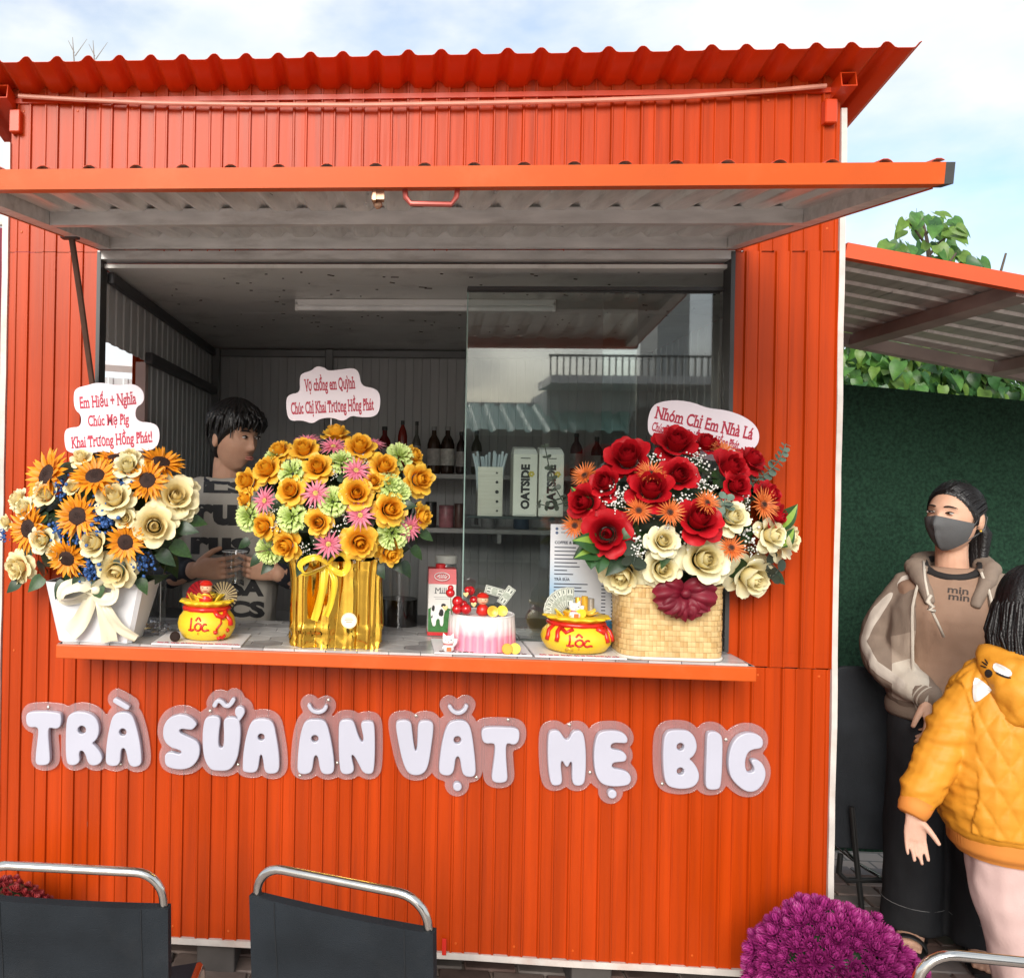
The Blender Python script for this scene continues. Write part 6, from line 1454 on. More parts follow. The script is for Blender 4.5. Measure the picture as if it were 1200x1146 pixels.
def mtx(s, u, v, h, b=.02): return text_mb(s, .0003, b, False, None, h, 'LEFT').xf(plane_M((k0.x + KW * u, .0463, k0.z - KH * v - h), (1, 0, 0), (0, 0, 1))).build('lettering', PRD, mm)
mtx('COFFEE & LATTE', .06, .145, .0085, .04)
mtx('TRÀ SỮA', .06, .462, .0085, .04)
rr = random.Random(5)
for v in np.arange(.195, .44, .033): mln(.06, .06 + rr.uniform(.18, .38), v, .0032).build('print_line', PRD, mm)
for v in np.arange(.51, .86, .030):
    mln(.06, .06 + rr.uniform(.2, .5), v, .0032).build('print_line', PRD, mm)
    mln(.74, .80, v + .01, .0032).build('print_line', PRD, mm); mln(.88, .94, v + .01, .0032).build('print_line', PRD, mm)
for v in (.04, .075):
    MB().lathe([(.0045, 0), (.0045, .0005), (.0001, .0006)], 14).xf(Matrix.Translation((k0.x + KW * .09, .0464, k0.z - KH * v)) @ Matrix.Rotation(PI / 2, 4, 'X')).build('round_icon', mat('icon_blue', (.08, .12, .22), .5), mm); mln(.15, .38, v - .008, .003).build('print_line', mat('print_grey3', (.3, .32, .36), .5), mm)
mln(.72, .95, .82, KH * .13).build('blue_box', mat('menu_blue', (.06, .22, .38), .4), mm)

# bottles and tins on the back shelves
def bottle(px, ytop, wpx, zs, label, col, lab=None, cap=(.03, .03, .03), fat=.62, kind='bottle', Y=None):
    Y = BY - .03 if Y is None else Y; q = at(px, 500, Y); zt = at(px, ytop, Y).z; h = zt - zs; r = wpx / 2 / FPX * (Y - CAM.y)
    t = thing('syrup_bottle', label, 'bottle', (q.x, Y, zs), 'bottles on the back shelf')
    MB().lathe([(r * .92, .001), (r, .01), (r, h * fat), (r * .8, h * (fat + .1)), (r * .36, h * (fat + .2)), (r * .33, h * .93)], 20, (q.x, Y, zs)).build('bottle_body', mat('bottle_glass', col, .12, var=.1), t, True, 50)
    MB().lathe([(r * .40, 0), (r * .42, .002), (r * .40, h * .08), (.001, h * .08)], 14, (q.x, Y, zs + h * .92)).build('bottle_cap', mat('cap', cap, .4), t, True, 40)
    if lab: MB().lathe([(r * 1.01, h * .18), (r * 1.015, h * .19), (r * 1.015, h * .52), (r * 1.01, h * .53)], 20, (q.x, Y, zs)).build('bottle_label', mat('label', lab, .5, var=.25, vscale=60), t, True, 40)
bottle(451, 500, 16, SZ1, 'dark red syrup bottle half hidden behind the amber roses', (.14, .012, .012), (.22, .2, .2))
bottle(472, 493, 11, SZ1, 'slim red sauce bottle left of the slim clear bottle', (.25, .02, .012), None, fat=.7)
bottle(488.5, 494, 10, SZ1, 'slim clear bottle with black cap on the upper shelf', (.12, .12, .11), (.3, .3, .3), fat=.55)
bottle(509, 500, 15.5, SZ1, 'brown bottle with grey label, first of the pair on the upper shelf', (.05, .025, .015), (.42, .40, .38), cap=(.30, .30, .30))
bottle(525, 500, 16, SZ1, 'brown bottle with white label, second of the pair on the upper shelf', (.035, .02, .014), (.55, .54, .50), cap=(.30, .30, .30))
bottle(541, 506, 12, SZ1, 'dark bottle standing right at the edge of the glass pane', (.03, .02, .02), (.35, .33, .32))
for px, yt, wp, col, lbl in ((559, 505, 12, (.05, .05, .03), 'olive bottle behind the straws'), (676, 508, 14, (.10, .03, .02), 'russet bottle just beyond the oat cartons'), (700, 512, 13, (.04, .035, .03), 'short dark bottle behind the red roses')):
    bottle(px, yt, wp, SZ1, lbl, col, (.35, .34, .32))
for px, yt, wp, col, lbl in ((505, 588, 13, (.03, .03, .03), 'black tin on the lower shelf'), (523, 592, 17, (.42, .17, .19), 'pink tin on the lower shelf'), (538, 590, 11, (.12, .06, .05), 'brown tin at the pane edge on the lower shelf'), (572, 591, 16, (.25, .25, .25), 'grey tin on the lower shelf behind the glass'), (611, 589, 18, (.05, .08, .12), 'navy tin on the lower shelf behind the glass')):
    Y = BY - .04; q = at(px, 600, Y); zt = at(px, yt, Y).z; r = wp / 2 / FPX * (Y - CAM.y); h = zt - SZ2
    t = thing('tin_can', lbl, 'tin', (q.x, Y, SZ2), 'tins on the lower shelf')
    MB().lathe([(r * .96, .001), (r, .004), (r, h * .86), (r * .97, h * .88)], 20, (q.x, Y, SZ2)).build('tin_body', mat('tin', col, .35, var=.2, vscale=40), t, True, 40)
    MB().lathe([(r * 1.03, h * .85), (r * 1.03, h * .98), (r * .98, h), (.001, h)], 20, (q.x, Y, SZ2)).build('tin_lid', mat('tin_lid', tuple(c * .7 for c in col), .35), t, True, 40)
# tube lamp on the ceiling
ty = .50; a, b = at(346, 357, ty), at(651, 357, ty)
tl = thing('tube_lamp', 'unlit white tube lamp fixed under the kiosk ceiling', 'lamp', ((a.x + b.x) / 2, ty, 2.19))
MB().rbox(((a.x + b.x) / 2, ty, 2.180), (b.x - a.x, .03, .022), .003).build('lamp_base', WHITEPL, tl)
MB().tube([(a.x + .01, ty - .004, 2.160), (b.x - .01, ty - .004, 2.160)], .011, 12).build('lamp_tube', mat('tube_white', (.85, .85, .85), .2), tl, True, 40)
for x in (a.x + .006, b.x - .006): MB().rbox((x, ty, 2.165), (.012, .03, .034), .003).build('end_cap', WHITEPL, tl)

# ------------------------------------------------------------------ potted chrysanthemums
def pompon(nm, m, seed=0):
    R2 = random.Random(seed); mb = MB()
    for ring, (n, el) in enumerate(((14, -.1), (13, .3), (11, .65), (8, 1.0), (5, 1.3))):
        for k in range(n):
            a = 2 * PI * (k + .5 * (ring % 2) + R2.uniform(-.2, .2)) / n
            petal(mb, a, .78 * (1 - .08 * ring), .42, el - .1, el + 1.1, .14, -.12 + .10 * ring, .28, 4, 2, pw=.5, u0=.25)
    mx_ = max(v.xy.length for v in mb.v); mb.xf(Matrix.Scale(1 / mx_, 4)); return mb.mesh(nm, m, True)
def mum(label, cx, cy, Rp, Y, m, potc, headr, n, seed):
    c = at(cx, cy, Y); R_ = Rp / FPX * (Y - CAM.y)
    t = thing('potted_chrysanthemum', label, 'potted plant', (c.x, c.y, 0), 'potted chrysanthemums on the ground')
    heads = [pompon('flower_head', m, seed + q) for q in range(3)]; R2 = random.Random(seed)
    for i in range(n):
        z = 1 - 1.25 * (i + .5) / n; r = math.sqrt(max(0, 1 - z * z)); a = i * 2.39996
        d = Vector((r * math.cos(a), r * math.sin(a), z)); d2 = (d + rvec(.38)).normalized()
        if d.y > .55: continue
        p = c + Vector((d.x, d.y, d.z * .88)) * R_ * R2.uniform(.90, 1.04) * (1 + .09 * noise.noise(d * 3))
        hr = headr * R2.uniform(.68, 1.2)
        inst(R2.choice(heads), 'flower_head', t, Matrix.Translation(p) @ frame(d2, R2.uniform(0, 6)) @ Matrix.Scale(hr, 4))
    for i in range(90):
        d = rvec(); d.y = -abs(d.y); d.z = abs(d.z) * .9 - .25
        p = c + d * R_ * .9; leaf_at(t, p, (d + rvec(.4)).normalized(), (d + rvec(.8)).normalized(), rnd(.03, .05), BLEAF, (2, 2))
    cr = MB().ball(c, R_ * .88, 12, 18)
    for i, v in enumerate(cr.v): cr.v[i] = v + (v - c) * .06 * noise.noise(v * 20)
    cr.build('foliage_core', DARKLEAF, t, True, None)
    pr = R_ * .62; ph = max(.06, c.z - R_ * .45)
    MB().lathe([(pr * .72, .001), (pr * .78, .01), (pr, ph - .02), (pr * 1.06, ph - .018), (pr * 1.06, ph), (pr * .9, ph)], 24, (c.x, c.y, 0)).build('pot', mat('pot', potc, .5, var=.1), t, True, 40)
    return t
PURP = mat('purple_mum', (0.22, 0.008, 0.115), .5, var=.15, vscale=3, attr2=(0.42, 0.035, 0.23), alo=.2, translucent=.1)
DRED = mat('dark_red_mum', (0.20, 0.010, 0.012), .5, var=.15, vscale=3, attr2=(0.36, 0.035, 0.04), alo=.2, translucent=.1)
mum('large ball of magenta purple chrysanthemums at the kiosk corner', 975, 1143, 81, -.28, PURP, (.10, .09, .09), .0275, 235, 21)
mum('dark red chrysanthemums half hidden behind the chair by the left kiosk corner', 8, 1088, 58, -.22, DRED, (.12, .05, .03), .0165, 210, 31)

# ------------------------------------------------------------------ chairs
FABR = mat('charcoal_sling', (0.016, 0.020, 0.025), .78, var=.22, vscale=7, bump=.6, bscale=420, spec=.2, dirt=(.05, .05, .05), dirt_amt=.3)
def arc(c, r, a0, a1, n=7): return [(c[0] + r * math.cos(lerp(a0, a1, i / n)), c[1] + r * math.sin(lerp(a0, a1, i / n))) for i in range(n + 1)]
def chair(label, pl, pr, zr, drop=.062, rake=.10, fl=(0.0, 0.0)):
    pl, pr = Vector(pl), Vector(pr); mid = (pl + pr) / 2; w_ = (pr - pl).length; yaw = math.atan2(pr.y - pl.y, pr.x - pl.x)
    t = thing('chair', label, 'chair', (mid.x, mid.y, 0), 'steel sling chairs facing the kiosk')
    M = Matrix.Translation((mid.x, mid.y, 0)) @ Matrix.Rotation(yaw, 4, 'Z')
    def back(z): return rake * (zr - z) * -.0 + rake * (z - zr) * -1.0 * -1 * 0 + (zr - z) * rake
    h = w_ / 2; r = .06; sb = []
    path = [(-h, .40)] + [(-h, zr - r)] + arc((-h + r, zr - r), r, PI, PI / 2) + arc((h - r, zr - r), r, PI / 2, 0) + [(h, .40)]
    MB().tube([M @ Vector((x, back(z), z)) for x, z in path], .0095, 10).build('back_frame', CHROME, t, True, 60)
    zt, zb = zr - drop, .40
    fb = MB()
    for off in (-.0135, .0135):
        fb.grid(lambda u, v: M @ Vector(((v - .5) * (w_ + .026), back(lerp(zb, zt, u)) + off + (.018 * math.sin(PI * v) * math.sin(PI * min(1, u + .25))), lerp(zb, zt, u) - .004 * math.sin(PI * v))), 12, 24)
    k = 25; n = 13 * k
    for i in range(12):
        for j in (0, 24):
            a, b = i * k + j, (i + 1) * k + j; fb.f.append((a, b, b + n, a + n)); fb.m.append(0)
    for j in range(24):
        for i in (0, 12):
            a, b = i * k + j, i * k + j + 1; fb.f.append((a, b, b + n, a + n)); fb.m.append(0)
    fab = fb.build('back_sling', FABR, t, True, 50)
    for sx in (-1, 1):
        MB().tube([M @ Vector((sx * (h - .045), back(z) - .0150 + .018 * math.sin(PI * (.5 + sx * (h - .045) / (w_ + .026))) * math.sin(PI * min(1, (z - zb) / (zt - zb) + .25)), z)) for z in np.linspace(zb + .01, zt - .004, 10)], .0011, 4).build('seam', mat('seam_dark', (.012, .014, .017), .8), fab, True)
    bz = back(.40)
    MB().grid(lambda u, v: M @ Vector(((v - .5) * w_, bz + .02 + .36 * u, .275 - .03 * math.sin(PI * v) + .02 * u)), 8, 10).grid(lambda u, v: M @ Vector(((v - .5) * w_, bz + .02 + .36 * u, .271 - .03 * math.sin(PI * v) + .02 * u)), 8, 10).build('seat_sling', FABR, t, True, None)
    for sx in (-1, 1):
        MB().tube([M @ Vector((sx * h, bz, .40)), M @ Vector((sx * h, bz + .02, .285)), M @ Vector((sx * h, bz + .36, .295)), M @ Vector((sx * h, bz + .39, .27)), M @ Vector((sx * h, bz + .41, .008))], .0095, 10).build('leg', CHROME, t, True, 60)
        MB().tube([M @ Vector((sx * h, bz + .16, .29)), M @ Vector((sx * h, bz - .06, .008))], .0095, 10).build('leg', CHROME, t, True, 60)
    MB().tube([M @ Vector((-h, bz + .01, .13)), M @ Vector((h, bz + .01, .13))], .008, 8).build('stretcher', CHROME, t, True, 60)
a = at(195, 1060, -.87); chair('black sling chair with steel rail in front of the dark red flowers', (a.x - .405, -.87, 0), (a.x - .008, -.87, 0), .703, .072)
a, b = at(300, 1060, -.862), at(501, 1090, -.972); chair('black sling chair turned at an angle below the sign words', (a.x, a.y, 0), (b.x, b.y, 0), .728, .064)
a = at(1077, 1140, -1.05); chair('chair of which only the curved steel rail shows, before the child', (a.x, -1.05, 0), (a.x + .40, -1.09, 0), .715, .085)
# ------------------------------------------------------------------ people
def gs(x, s): return math.exp(-(x / s) ** 2)
def head_pt(th, ph, off=0.0, feat=1.0):
    """skull and face; local frame: face towards -Y, Z up, origin mid-head"""
    d = Vector((math.cos(th) * math.sin(ph), -math.cos(th) * math.cos(ph), math.sin(th)))
    x, y, z = .0745 * d.x, .094 * d.y, .117 * d.z
    t = max(0, -d.z)
    x *= 1 - .30 * t ** 1.5
    if d.y > 0: y *= 1 - .55 * t
    else: y *= 1 - .05 * t
    if d.z > 0: x *= 1 + .04 * d.z; y *= 1 + .05 * d.z if d.y > 0 else 1
    if d.y < -.15 and feat:
        ax = abs(x)
        nf = 0
        if -.040 < z < .026: nf = (.026 - z) / .050 if z > -.024 else max(0, (z + .040) / .016)
        dy = .023 * gs(x, .0095 + .004 * (1 if z < -.012 else 0)) * min(1, nf) + .004 * gs(ax - .012, .006) * gs(z + .026, .007)
        dy += -.009 * gs(ax - .031, .016) * gs(z - .016, .012) + .004 * gs(ax - .030, .024) * gs(z - .036, .008)
        dy += .0055 * gs(x, .020) * gs(z + .056, .012) - .003 * gs(x, .022) * gs(z + .057, .0028)
        dy += .007 * gs(x, .018) * gs(z + .098, .014) + .003 * gs(ax - .042, .018) * gs(z + .02, .022)
        y -= dy * feat
    n = Vector((d.x / .0745, d.y / .094, d.z / .117)).normalized()
    return Vector((x, y, z)) + n * off
def head_mb(mb, M, n1=44, n2=64):
    def pt(u, v): return M @ head_pt(-PI / 2 + .02 + (PI - .04) * u, 2 * PI * v)
    h = MB().grid(pt, n1, n2, wrap=True)
    h.f += [tuple(range(n2 - 1, -1, -1)), tuple(n1 * n2 + k for k in range(n2))]; h.m += [0, 0]
    mb.join(h)
    for sx in (-1, 1):
        mb.ball((0, 0, 0), (.011, .021, .032), 8, 12, 0, M @ Matrix.Translation((sx * .0765, .012, -.004)) @ Matrix.Rotation(sx * .35, 4, 'Z'))
    return mb
def face_frame(c, facing, tilt=0.0, s=1.0):
    f = Vector(facing).normalized(); y = -f; x = y.cross(Vector((0, 0, 1))).normalized(); z = x.cross(y).normalized()
    R_ = Matrix(((x.x, y.x, z.x, 0), (x.y, y.y, z.y, 0), (x.z, y.z, z.z, 0), (0, 0, 0, 1)))
    return Matrix.Translation(Vector(c)) @ R_ @ Matrix.Rotation(tilt, 4, 'Y') @ Matrix.Scale(s, 4)
def limb(mb, pts, rs, n=16, sub=4):
    P = [Vector(p) for p in pts]; q = []; r = []
    for i in range(len(P) - 1):
        p0, p1, p2, p3 = P[max(i - 1, 0)], P[i], P[i + 1], P[min(i + 2, len(P) - 1)]
        for k in range(sub):
            f = k / sub; q.append(.5 * ((2 * p1) + (p2 - p0) * f + (2 * p0 - 5 * p1 + 4 * p2 - p3) * f * f + (3 * p1 - p0 - 3 * p2 + p3) * f ** 3)); r.append(lerp(rs[i], rs[i + 1], f * f * (3 - 2 * f)))
    q.append(P[-1]); r.append(rs[-1])
    mb.tube(q, r, n)
    mb.ball(q[0], r[0] * .99, 8, n); mb.ball(q[-1], r[-1] * .99, 8, n); return mb
def loft(mb, secs, n=28, e=2.4, T=None, cap=True, arc_=None):
    """stack of horizontal superellipses (x, y, z, rx, ry)"""
    vs = []; S = []
    for i in range(len(secs) - 1):
        for k in range(4):
            f = k / 4; f2 = f * f * (3 - 2 * f); S.append([lerp(a, b, f if j == 2 else f2) for j, (a, b) in enumerate(zip(secs[i], secs[i + 1]))])
    S.append(list(secs[-1]))
    for (x, y, z, rx, ry) in S:
        for k in range(n):
            a = 2 * PI * k / n; ca, sa = math.cos(a), math.sin(a); q = (abs(ca) ** e + abs(sa) ** e) ** (-1 / e)
            p = Vector((x + rx * ca * q, y + ry * sa * q, z)); vs.append(T @ p if T else p)
    N = len(S); fs = [(i * n + k, i * n + (k + 1) % n, (i + 1) * n + (k + 1) % n, (i + 1) * n + k) for i in range(N - 1) for k in range(n)]
    if cap: fs += [tuple(range(n - 1, -1, -1)), tuple((N - 1) * n + k for k in range(n))]
    return mb.add(vs, fs)
def hand(mb, wrist, fdir, pdir, thumb, s=1.0, curl=.25, spread=.10, tcurl=.3):
    """palm and five bent fingers; fdir along the fingers, pdir where the palm looks, thumb = +1/-1 side (fdir x pdir)"""
    f = Vector(fdir).normalized(); p = (Vector(pdir) - f * f.dot(Vector(pdir))).normalized(); sd = f.cross(p) * thumb; w0 = Vector(wrist)
    def L_(a, b, c): return w0 + (f * a + sd * b + p * c) * s
    mb.tube([L_(-.03, 0, 0), L_(.0, 0, 0), L_(.03, .003, .002), L_(.06, .003, .002), L_(.088, .001, .003), L_(.096, .001, .003)], [(.026 * s, .019 * s), (.027 * s, .019 * s), (.036 * s, .0165 * s), (.041 * s, .0145 * s), (.040 * s, .012 * s), (.032 * s, .008 * s)], 14, hint=tuple(p))
    for i, (b, ln, r) in enumerate(((.031, .076, .0084), (.010, .085, .0087), (-.011, .079, .0084), (-.030, .062, .0074))):
        a = spread * (1.5 - i) * .8; c = curl * (1 + .12 * i)
        d = (f * math.cos(a) + sd * math.sin(a)).normalized(); q = L_(.080 - .004 * abs(i - 1), b, .002); pts = [q]; ang = c * .5
        for k, l in enumerate((.012 / .07 * ln + .0, ln * .42, ln * .31, ln * .25)):
            q = q + (d * math.cos(ang) + p * math.sin(ang)) * l * s; pts.append(q); ang += c * (.9 if k else .3)
        mb.tube(pts, [r * s * 1.02, r * s * 1.05, r * s, r * s * .92, r * s * .78], 10); mb.ball(pts[-1], r * s * .8, 6, 10); mb.ball(pts[2], r * s * 1.03, 6, 10)
    q = L_(.018, .026, .006); pts = [q]; ang = .75
    for l, da in ((.032, -.15), (.032, -tcurl), (.026, -tcurl)):
        q = q + (f * math.cos(ang) + sd * math.sin(ang) * .9 + p * .38).normalized() * l * s; pts.append(q); ang += da
    mb.tube(pts, [.0155 * s, .0125 * s, .0105 * s, .0085 * s], 10); mb.ball(pts[-1], .0088 * s, 6, 10); mb.ball(pts[0], .015 * s, 6, 10)
def skin_mat(nm, c, c2):
    return mat(nm, c, .52, var=.06, vscale=26, col2=c2, sss=.12, spec=.32, bump=.22, bscale=420, rvar=.1)
def hair_shell(parent, M, m, thick, line, name='hair', bump=.004, extra=None, freq=40):
    """line(ph) = height of the hairline round the head (ph 0 = face)"""
    def pt(u, v):
        th = -PI / 2 + .03 + (PI - .06) * u; ph = 2 * PI * v; b = head_pt(th, ph, 0, 0); pa = (ph + PI) % (2 * PI) - PI
        k = (b.z - line(pa)) / .016; k = max(0, min(1, k + .5)); k = k * k * (3 - 2 * k)
        g = bump * (noise.noise((math.sin(pa) * freq * .12, math.cos(pa) * freq * .12, b.z * 6)) + .8 * noise.noise((math.sin(pa) * freq * .4, math.cos(pa) * freq * .4, b.z * 9)))
        t = thick(pa, b.z) if callable(thick) else thick
        return M @ head_pt(th, ph, -.010 * (1 - k) + (t + g) * k, 0)
    h = MB().grid(pt, 60, 110, wrap=True); h.f.append(tuple(60 * 110 + k for k in range(110))); h.m.append(0)
    if extra: h.join(extra)
    return h.build(name, m, parent, True, None)
EYEW = mat('eye_white', (.62, .58, .54), .25, var=.02); IRIS = mat('iris_dark', (.018, .010, .007), .12, var=.1); LIPM = mat('lips', (.40, .14, .11), .4, var=.08); BROWM = mat('eyebrow', (.015, .011, .010), .8, var=.2)
HAIRM = mat('black_hair', (.008, .007, .0075), .38, var=.35, vscale=30, spec=.45, bump=.5, bscale=160)
def eyes(parent, M, gaze=(0, 0), open_=1.0, brow=True, lips=True, smile=0):
    for sx in (-1, 1):
        c = Vector((sx * .0310, -.0865, .0165))
        e = MB().ball((0, 0, 0), (.0132, .0060, .0056 * open_), 10, 16, 0, M @ Matrix.Translation(c) @ Matrix.Rotation(sx * -.30, 4, 'Z') @ Matrix.Rotation(sx * .10, 4, 'Y')).build('eye', EYEW, parent, True, None)
        MB().ball((0, 0, 0), (.0056, .0028, .0052 * min(1, open_ + .1)), 8, 12, 0, M @ Matrix.Translation(c + Vector((gaze[0] * .006, -.0045, gaze[1] * .002)))).build('iris', IRIS, e, True, None)
        lid = []
        for k in range(9):
            a = k / 8; x = lerp(-.0145, .0145, a) ; lid.append(M @ (c + Vector((x, -.0040 - .002 * math.sin(PI * a) + abs(x) * .12, (.0058 * open_) * math.sin(PI * a) * 1.15 + sx * x * .10))))
        MB().tube(lid, [.0008, .0016, .0020, .0021, .0021, .0021, .0020, .0016, .0008], 6).build('eyelid_line', BROWM, parent, True, None)
        if brow:
            bp = []
            for k in range(8):
                a = k / 7; x = sx * lerp(.013, .050, a); z = .0345 + .006 * math.sin(PI * (a * .8 + .1)) - .003 * a
                bp.append(M @ (Vector((x, -.0925 + 5.2 * (abs(x) - .012) ** 2 * 1.9, z))))
            MB().tube(bp, [(.0010, .0020), (.0012, .0030), (.0012, .0032), (.0012, .0031), (.0012, .0028), (.0011, .0023), (.0010, .0017), (.0006, .0008)], 6, hint=(0, 0, 1)).build('eyebrow', BROWM, parent, True, None)
    if lips:
        l = MB()
        for zz, hh in ((-.0535, .0042), (-.0605, .0050)):
            l.tube([M @ Vector((x, -.0990 + 14 * x * x, zz + (.0012 * (1 - abs(x) / .01) if zz > -.057 else 0) * (abs(x) < .01) + smile * x * x * 8)) for x in np.linspace(-.021, .021, 9)], [(.0012, .0008), (.003, hh * .55), (.0038, hh * .8), (.004, hh), (.004, hh * .95), (.004, hh), (.0038, hh * .8), (.003, hh * .55), (.0012, .0008)], 8, hint=(0, 0, 1))
        l.build('lips', LIPM, parent, True, None)
def dist_poly(c, poly):
    d = np.full(len(c), 1e9)
    for a, b in zip(poly, poly[1:]):
        a, b = np.array(a), np.array(b); ab = b - a; t = np.clip(((c - a) @ ab) / (ab @ ab), 0, 1); d = np.minimum(d, np.linalg.norm(c - a - t[:, None] * ab, axis=1))
    return d
def folds(scale, amp, stretch=(1, 1, .45)):
    def f(co, no):
        return np.array([amp * (noise.noise((x * scale * stretch[0], y * scale * stretch[1], z * scale * stretch[2])) + .45 * noise.noise((x * scale * 2.3, y * scale * 2.3, z * scale * 2.3 * .6))) for x, y, z in co], dtype=np.float32)
    return f
def print_on(bvh, mb, name, m, parent, vdir, off=.0015):
    """lay flat lettering on a garment: cast each point along vdir onto it"""
    bm = bmesh.new(); vs = [bm.verts.new(v) for v in mb.v]
    for f in mb.f:
        try: bm.faces.new([vs[i] for i in f])
        except ValueError: pass
    bmesh.ops.triangulate(bm, faces=bm.faces[:])
    for _ in range(2):
        bmesh.ops.subdivide_edges(bm, edges=[e for e in bm.edges if e.calc_length() > .008], cuts=1, use_grid_fill=False)
        bmesh.ops.triangulate(bm, faces=[f for f in bm.faces if len(f.verts) > 3])
    d = Vector(vdir).normalized(); o = MB(); bm.verts.index_update(); last = None
    for v in bm.verts:
        h = bvh.ray_cast(v.co - d * .5, d)
        o.v.append((h[0] - d * off) if h[0] is not None else v.co.copy())
    o.f = [tuple(v.index for v in f.verts) for f in bm.faces]; o.m = [0] * len(o.f); bm.free()
    return o.build(name, m, parent)

# ---- woman with the grey mask
Yw = .45
wb = at(1108, 1100, Yw); wb.z = 0
WF = Vector((-.50, -.866, 0)).normalized(); WS = Vector((-WF.y, WF.x, 0))      # facing, and her side towards the photo's right
WT = Matrix(((WS.x, -WF.x, 0, wb.x), (WS.y, -WF.y, 0, wb.y), (0, 0, 1, 0), (0, 0, 0, 1)))
def wl(x, y, z): return WT @ Vector((x, y, z))
wo_ = thing('person', 'woman in grey face mask and open brown hoodie standing before the green screen', 'person', wb)
SKW = skin_mat('skin_woman', (.60, .345, .235), (.66, .40, .28))
hc = at(1119, 607, Yw - .03); HM = face_frame(hc, (-.86, -.50, .03), 0.05, .98)
body = MB(); head_mb(body, HM)
nb = wl(.0, .02, 1.29)
limb(body, [hc + Vector((.012, .03, -.055)), (hc + nb) / 2 + Vector((0, .01, -.03)), nb - Vector((0, 0, .03))], [.050, .047, .050])
loft(body, [(0, 0, .74, .13, .10), (0, 0, .84, .155, .115), (0, 0, .96, .125, .095), (0, -.01, 1.12, .130, .088), (0, .01, 1.20, .115, .062), (0, .02, 1.26, .06, .045)], T=WT)
limb(body, [wl(-.130, .01, 1.20), wl(-.190, .02, 1.03), wl(-.080, -.135, .880)], [.046, .040, .026]); limb(body, [wl(.130, .01, 1.20), wl(.215, .03, 1.02), wl(.19, -.07, .80)], [.046, .040, .026])
hand(body, wl(-.064, -.160, .850), wl(-.048, -.160, .69) - wl(-.064, -.160, .850), WF * -.2 + WS * -1 + Vector((0, 0, 0)), -1, .86, .35, .06)
hand(body, wl(.19, -.08, .78), (0, 0, -1), -WS, 1, .86, .3, .06)
for sx in (-1, 1):
    limb(body, [wl(sx * .085, 0, .80), wl(sx * .090, -.005, .46), wl(sx * .088, .01, .085)], [.085, .058, .040])
    body.tube([wl(sx * .088, .055, .045), wl(sx * .092, -.02, .052), wl(sx * .100, -.10, .034), wl(sx * .104, -.150, .028)], [(.030, .026), (.036, .030), (.042, .020), (.036, .014)], 12, hint=(0, 0, 1)); body.ball(wl(sx * .088, .05, .045), (.031, .031, .027))
    for q in range(5): 
        x = sx * (.104 - (q - 2) * .0155 * -1 * sx * sx); body.tube([wl(sx * .104 + (q - 2) * .0155, -.14, .027), wl(sx * .106 + (q - 2) * .0165, -.185 + .006 * abs(q - (3 if sx > 0 else 1)), .022)], [.0095, .0075], 8); body.ball(wl(sx * .106 + (q - 2) * .0165, -.185 + .006 * abs(q - (3 if sx > 0 else 1)), .022), .0078, 6, 8)
finish_mesh(remesh(body, .0046, 1, .4), 'body', SKW, wo_)
eyes(wo_, HM, (-.25, .1), .62, True, False)
MASKM = mat('grey_mask', (.095, .097, .10), .75, var=.06, vscale=30, bump=.25, bscale=220)
def mkpt(u, v, o=.0):
    ph = lerp(-1.32, 1.32, v); a = abs(ph) / 1.32
    tb, tt = lerp(-1.10, -.68, a ** 2.2), lerp(.05, -.10, a); th = lerp(tb, tt, u)
    p = head_pt(th, ph, .0065 + o + .010 * (1 - a) ** 1.5 * math.sin(PI * (u * .75 + .15)), .55); p.y -= .006 * gs(ph, .10) * math.sin(PI * u); return HM @ p
mk = MB(); mk.grid(mkpt, 16, 44); mk.grid(lambda u, v: mkpt(u, v, -.002), 16, 44); mo = mk.build('face_mask', MASKM, wo_, True, None)
MB().tube([mkpt(u, .5, .0006) for u in np.linspace(.02, .98, 12)], .0011, 5).build('mask_seam', mat('mask_seam', (.06, .06, .065), .8), mo, True)
for sx, v in ((-1, 0.0), (1, 1.0)):
    MB().tube([mkpt(.95, v), HM @ Vector((sx * .082, -.004, .022)), HM @ Vector((sx * .086, .028, .012)), HM @ Vector((sx * .083, .024, -.03)), mkpt(.05, v)], .0014, 6).build('mask_loop', MASKM, mo, True)
MB().ball(HM @ Vector((.082, .004, -.036)), .0035, 6, 8).build('ear_stud', COIN, wo_, True)
wstr = MB()
for i in range(150):                                       # strands combed back from the forehead to the ponytail
    a = rnd(-1.35, 1.35); ln = .080 - .085 * (abs(a) / 1.35) ** 2.6
    t0 = math.asin(max(-.9, min(.95, ln / .119))); q = []
    for k in range(7):
        f = k / 6; aa = a + (math.copysign(PI, a) * .98 - a) * f ** 1.25; tt = lerp(t0, .18, f) + .75 * math.sin(PI * f) * (1 - abs(a) / 1.9)
        q.append(HM @ head_pt(min(tt, 1.45), aa, .0075 + .0025 * math.sin(PI * f) - (.006 if k == 0 else 0), 0))
    wstr.tube(q, [.0010, .0030, .0040, .0040, .0038, .0030, .0020], 5, caps=False)
hair_shell(wo_, HM, HAIRM, lambda a, z: .007, lambda a: (.081 - .085 * (min(abs(a), 1.35) / 1.35) ** 2.6) if abs(a) < 1.35 else lerp(-.004, -.085, min(1, (abs(a) - 1.35) / .6)), 'hair', .0015, wstr, freq=60)
fw = MB()
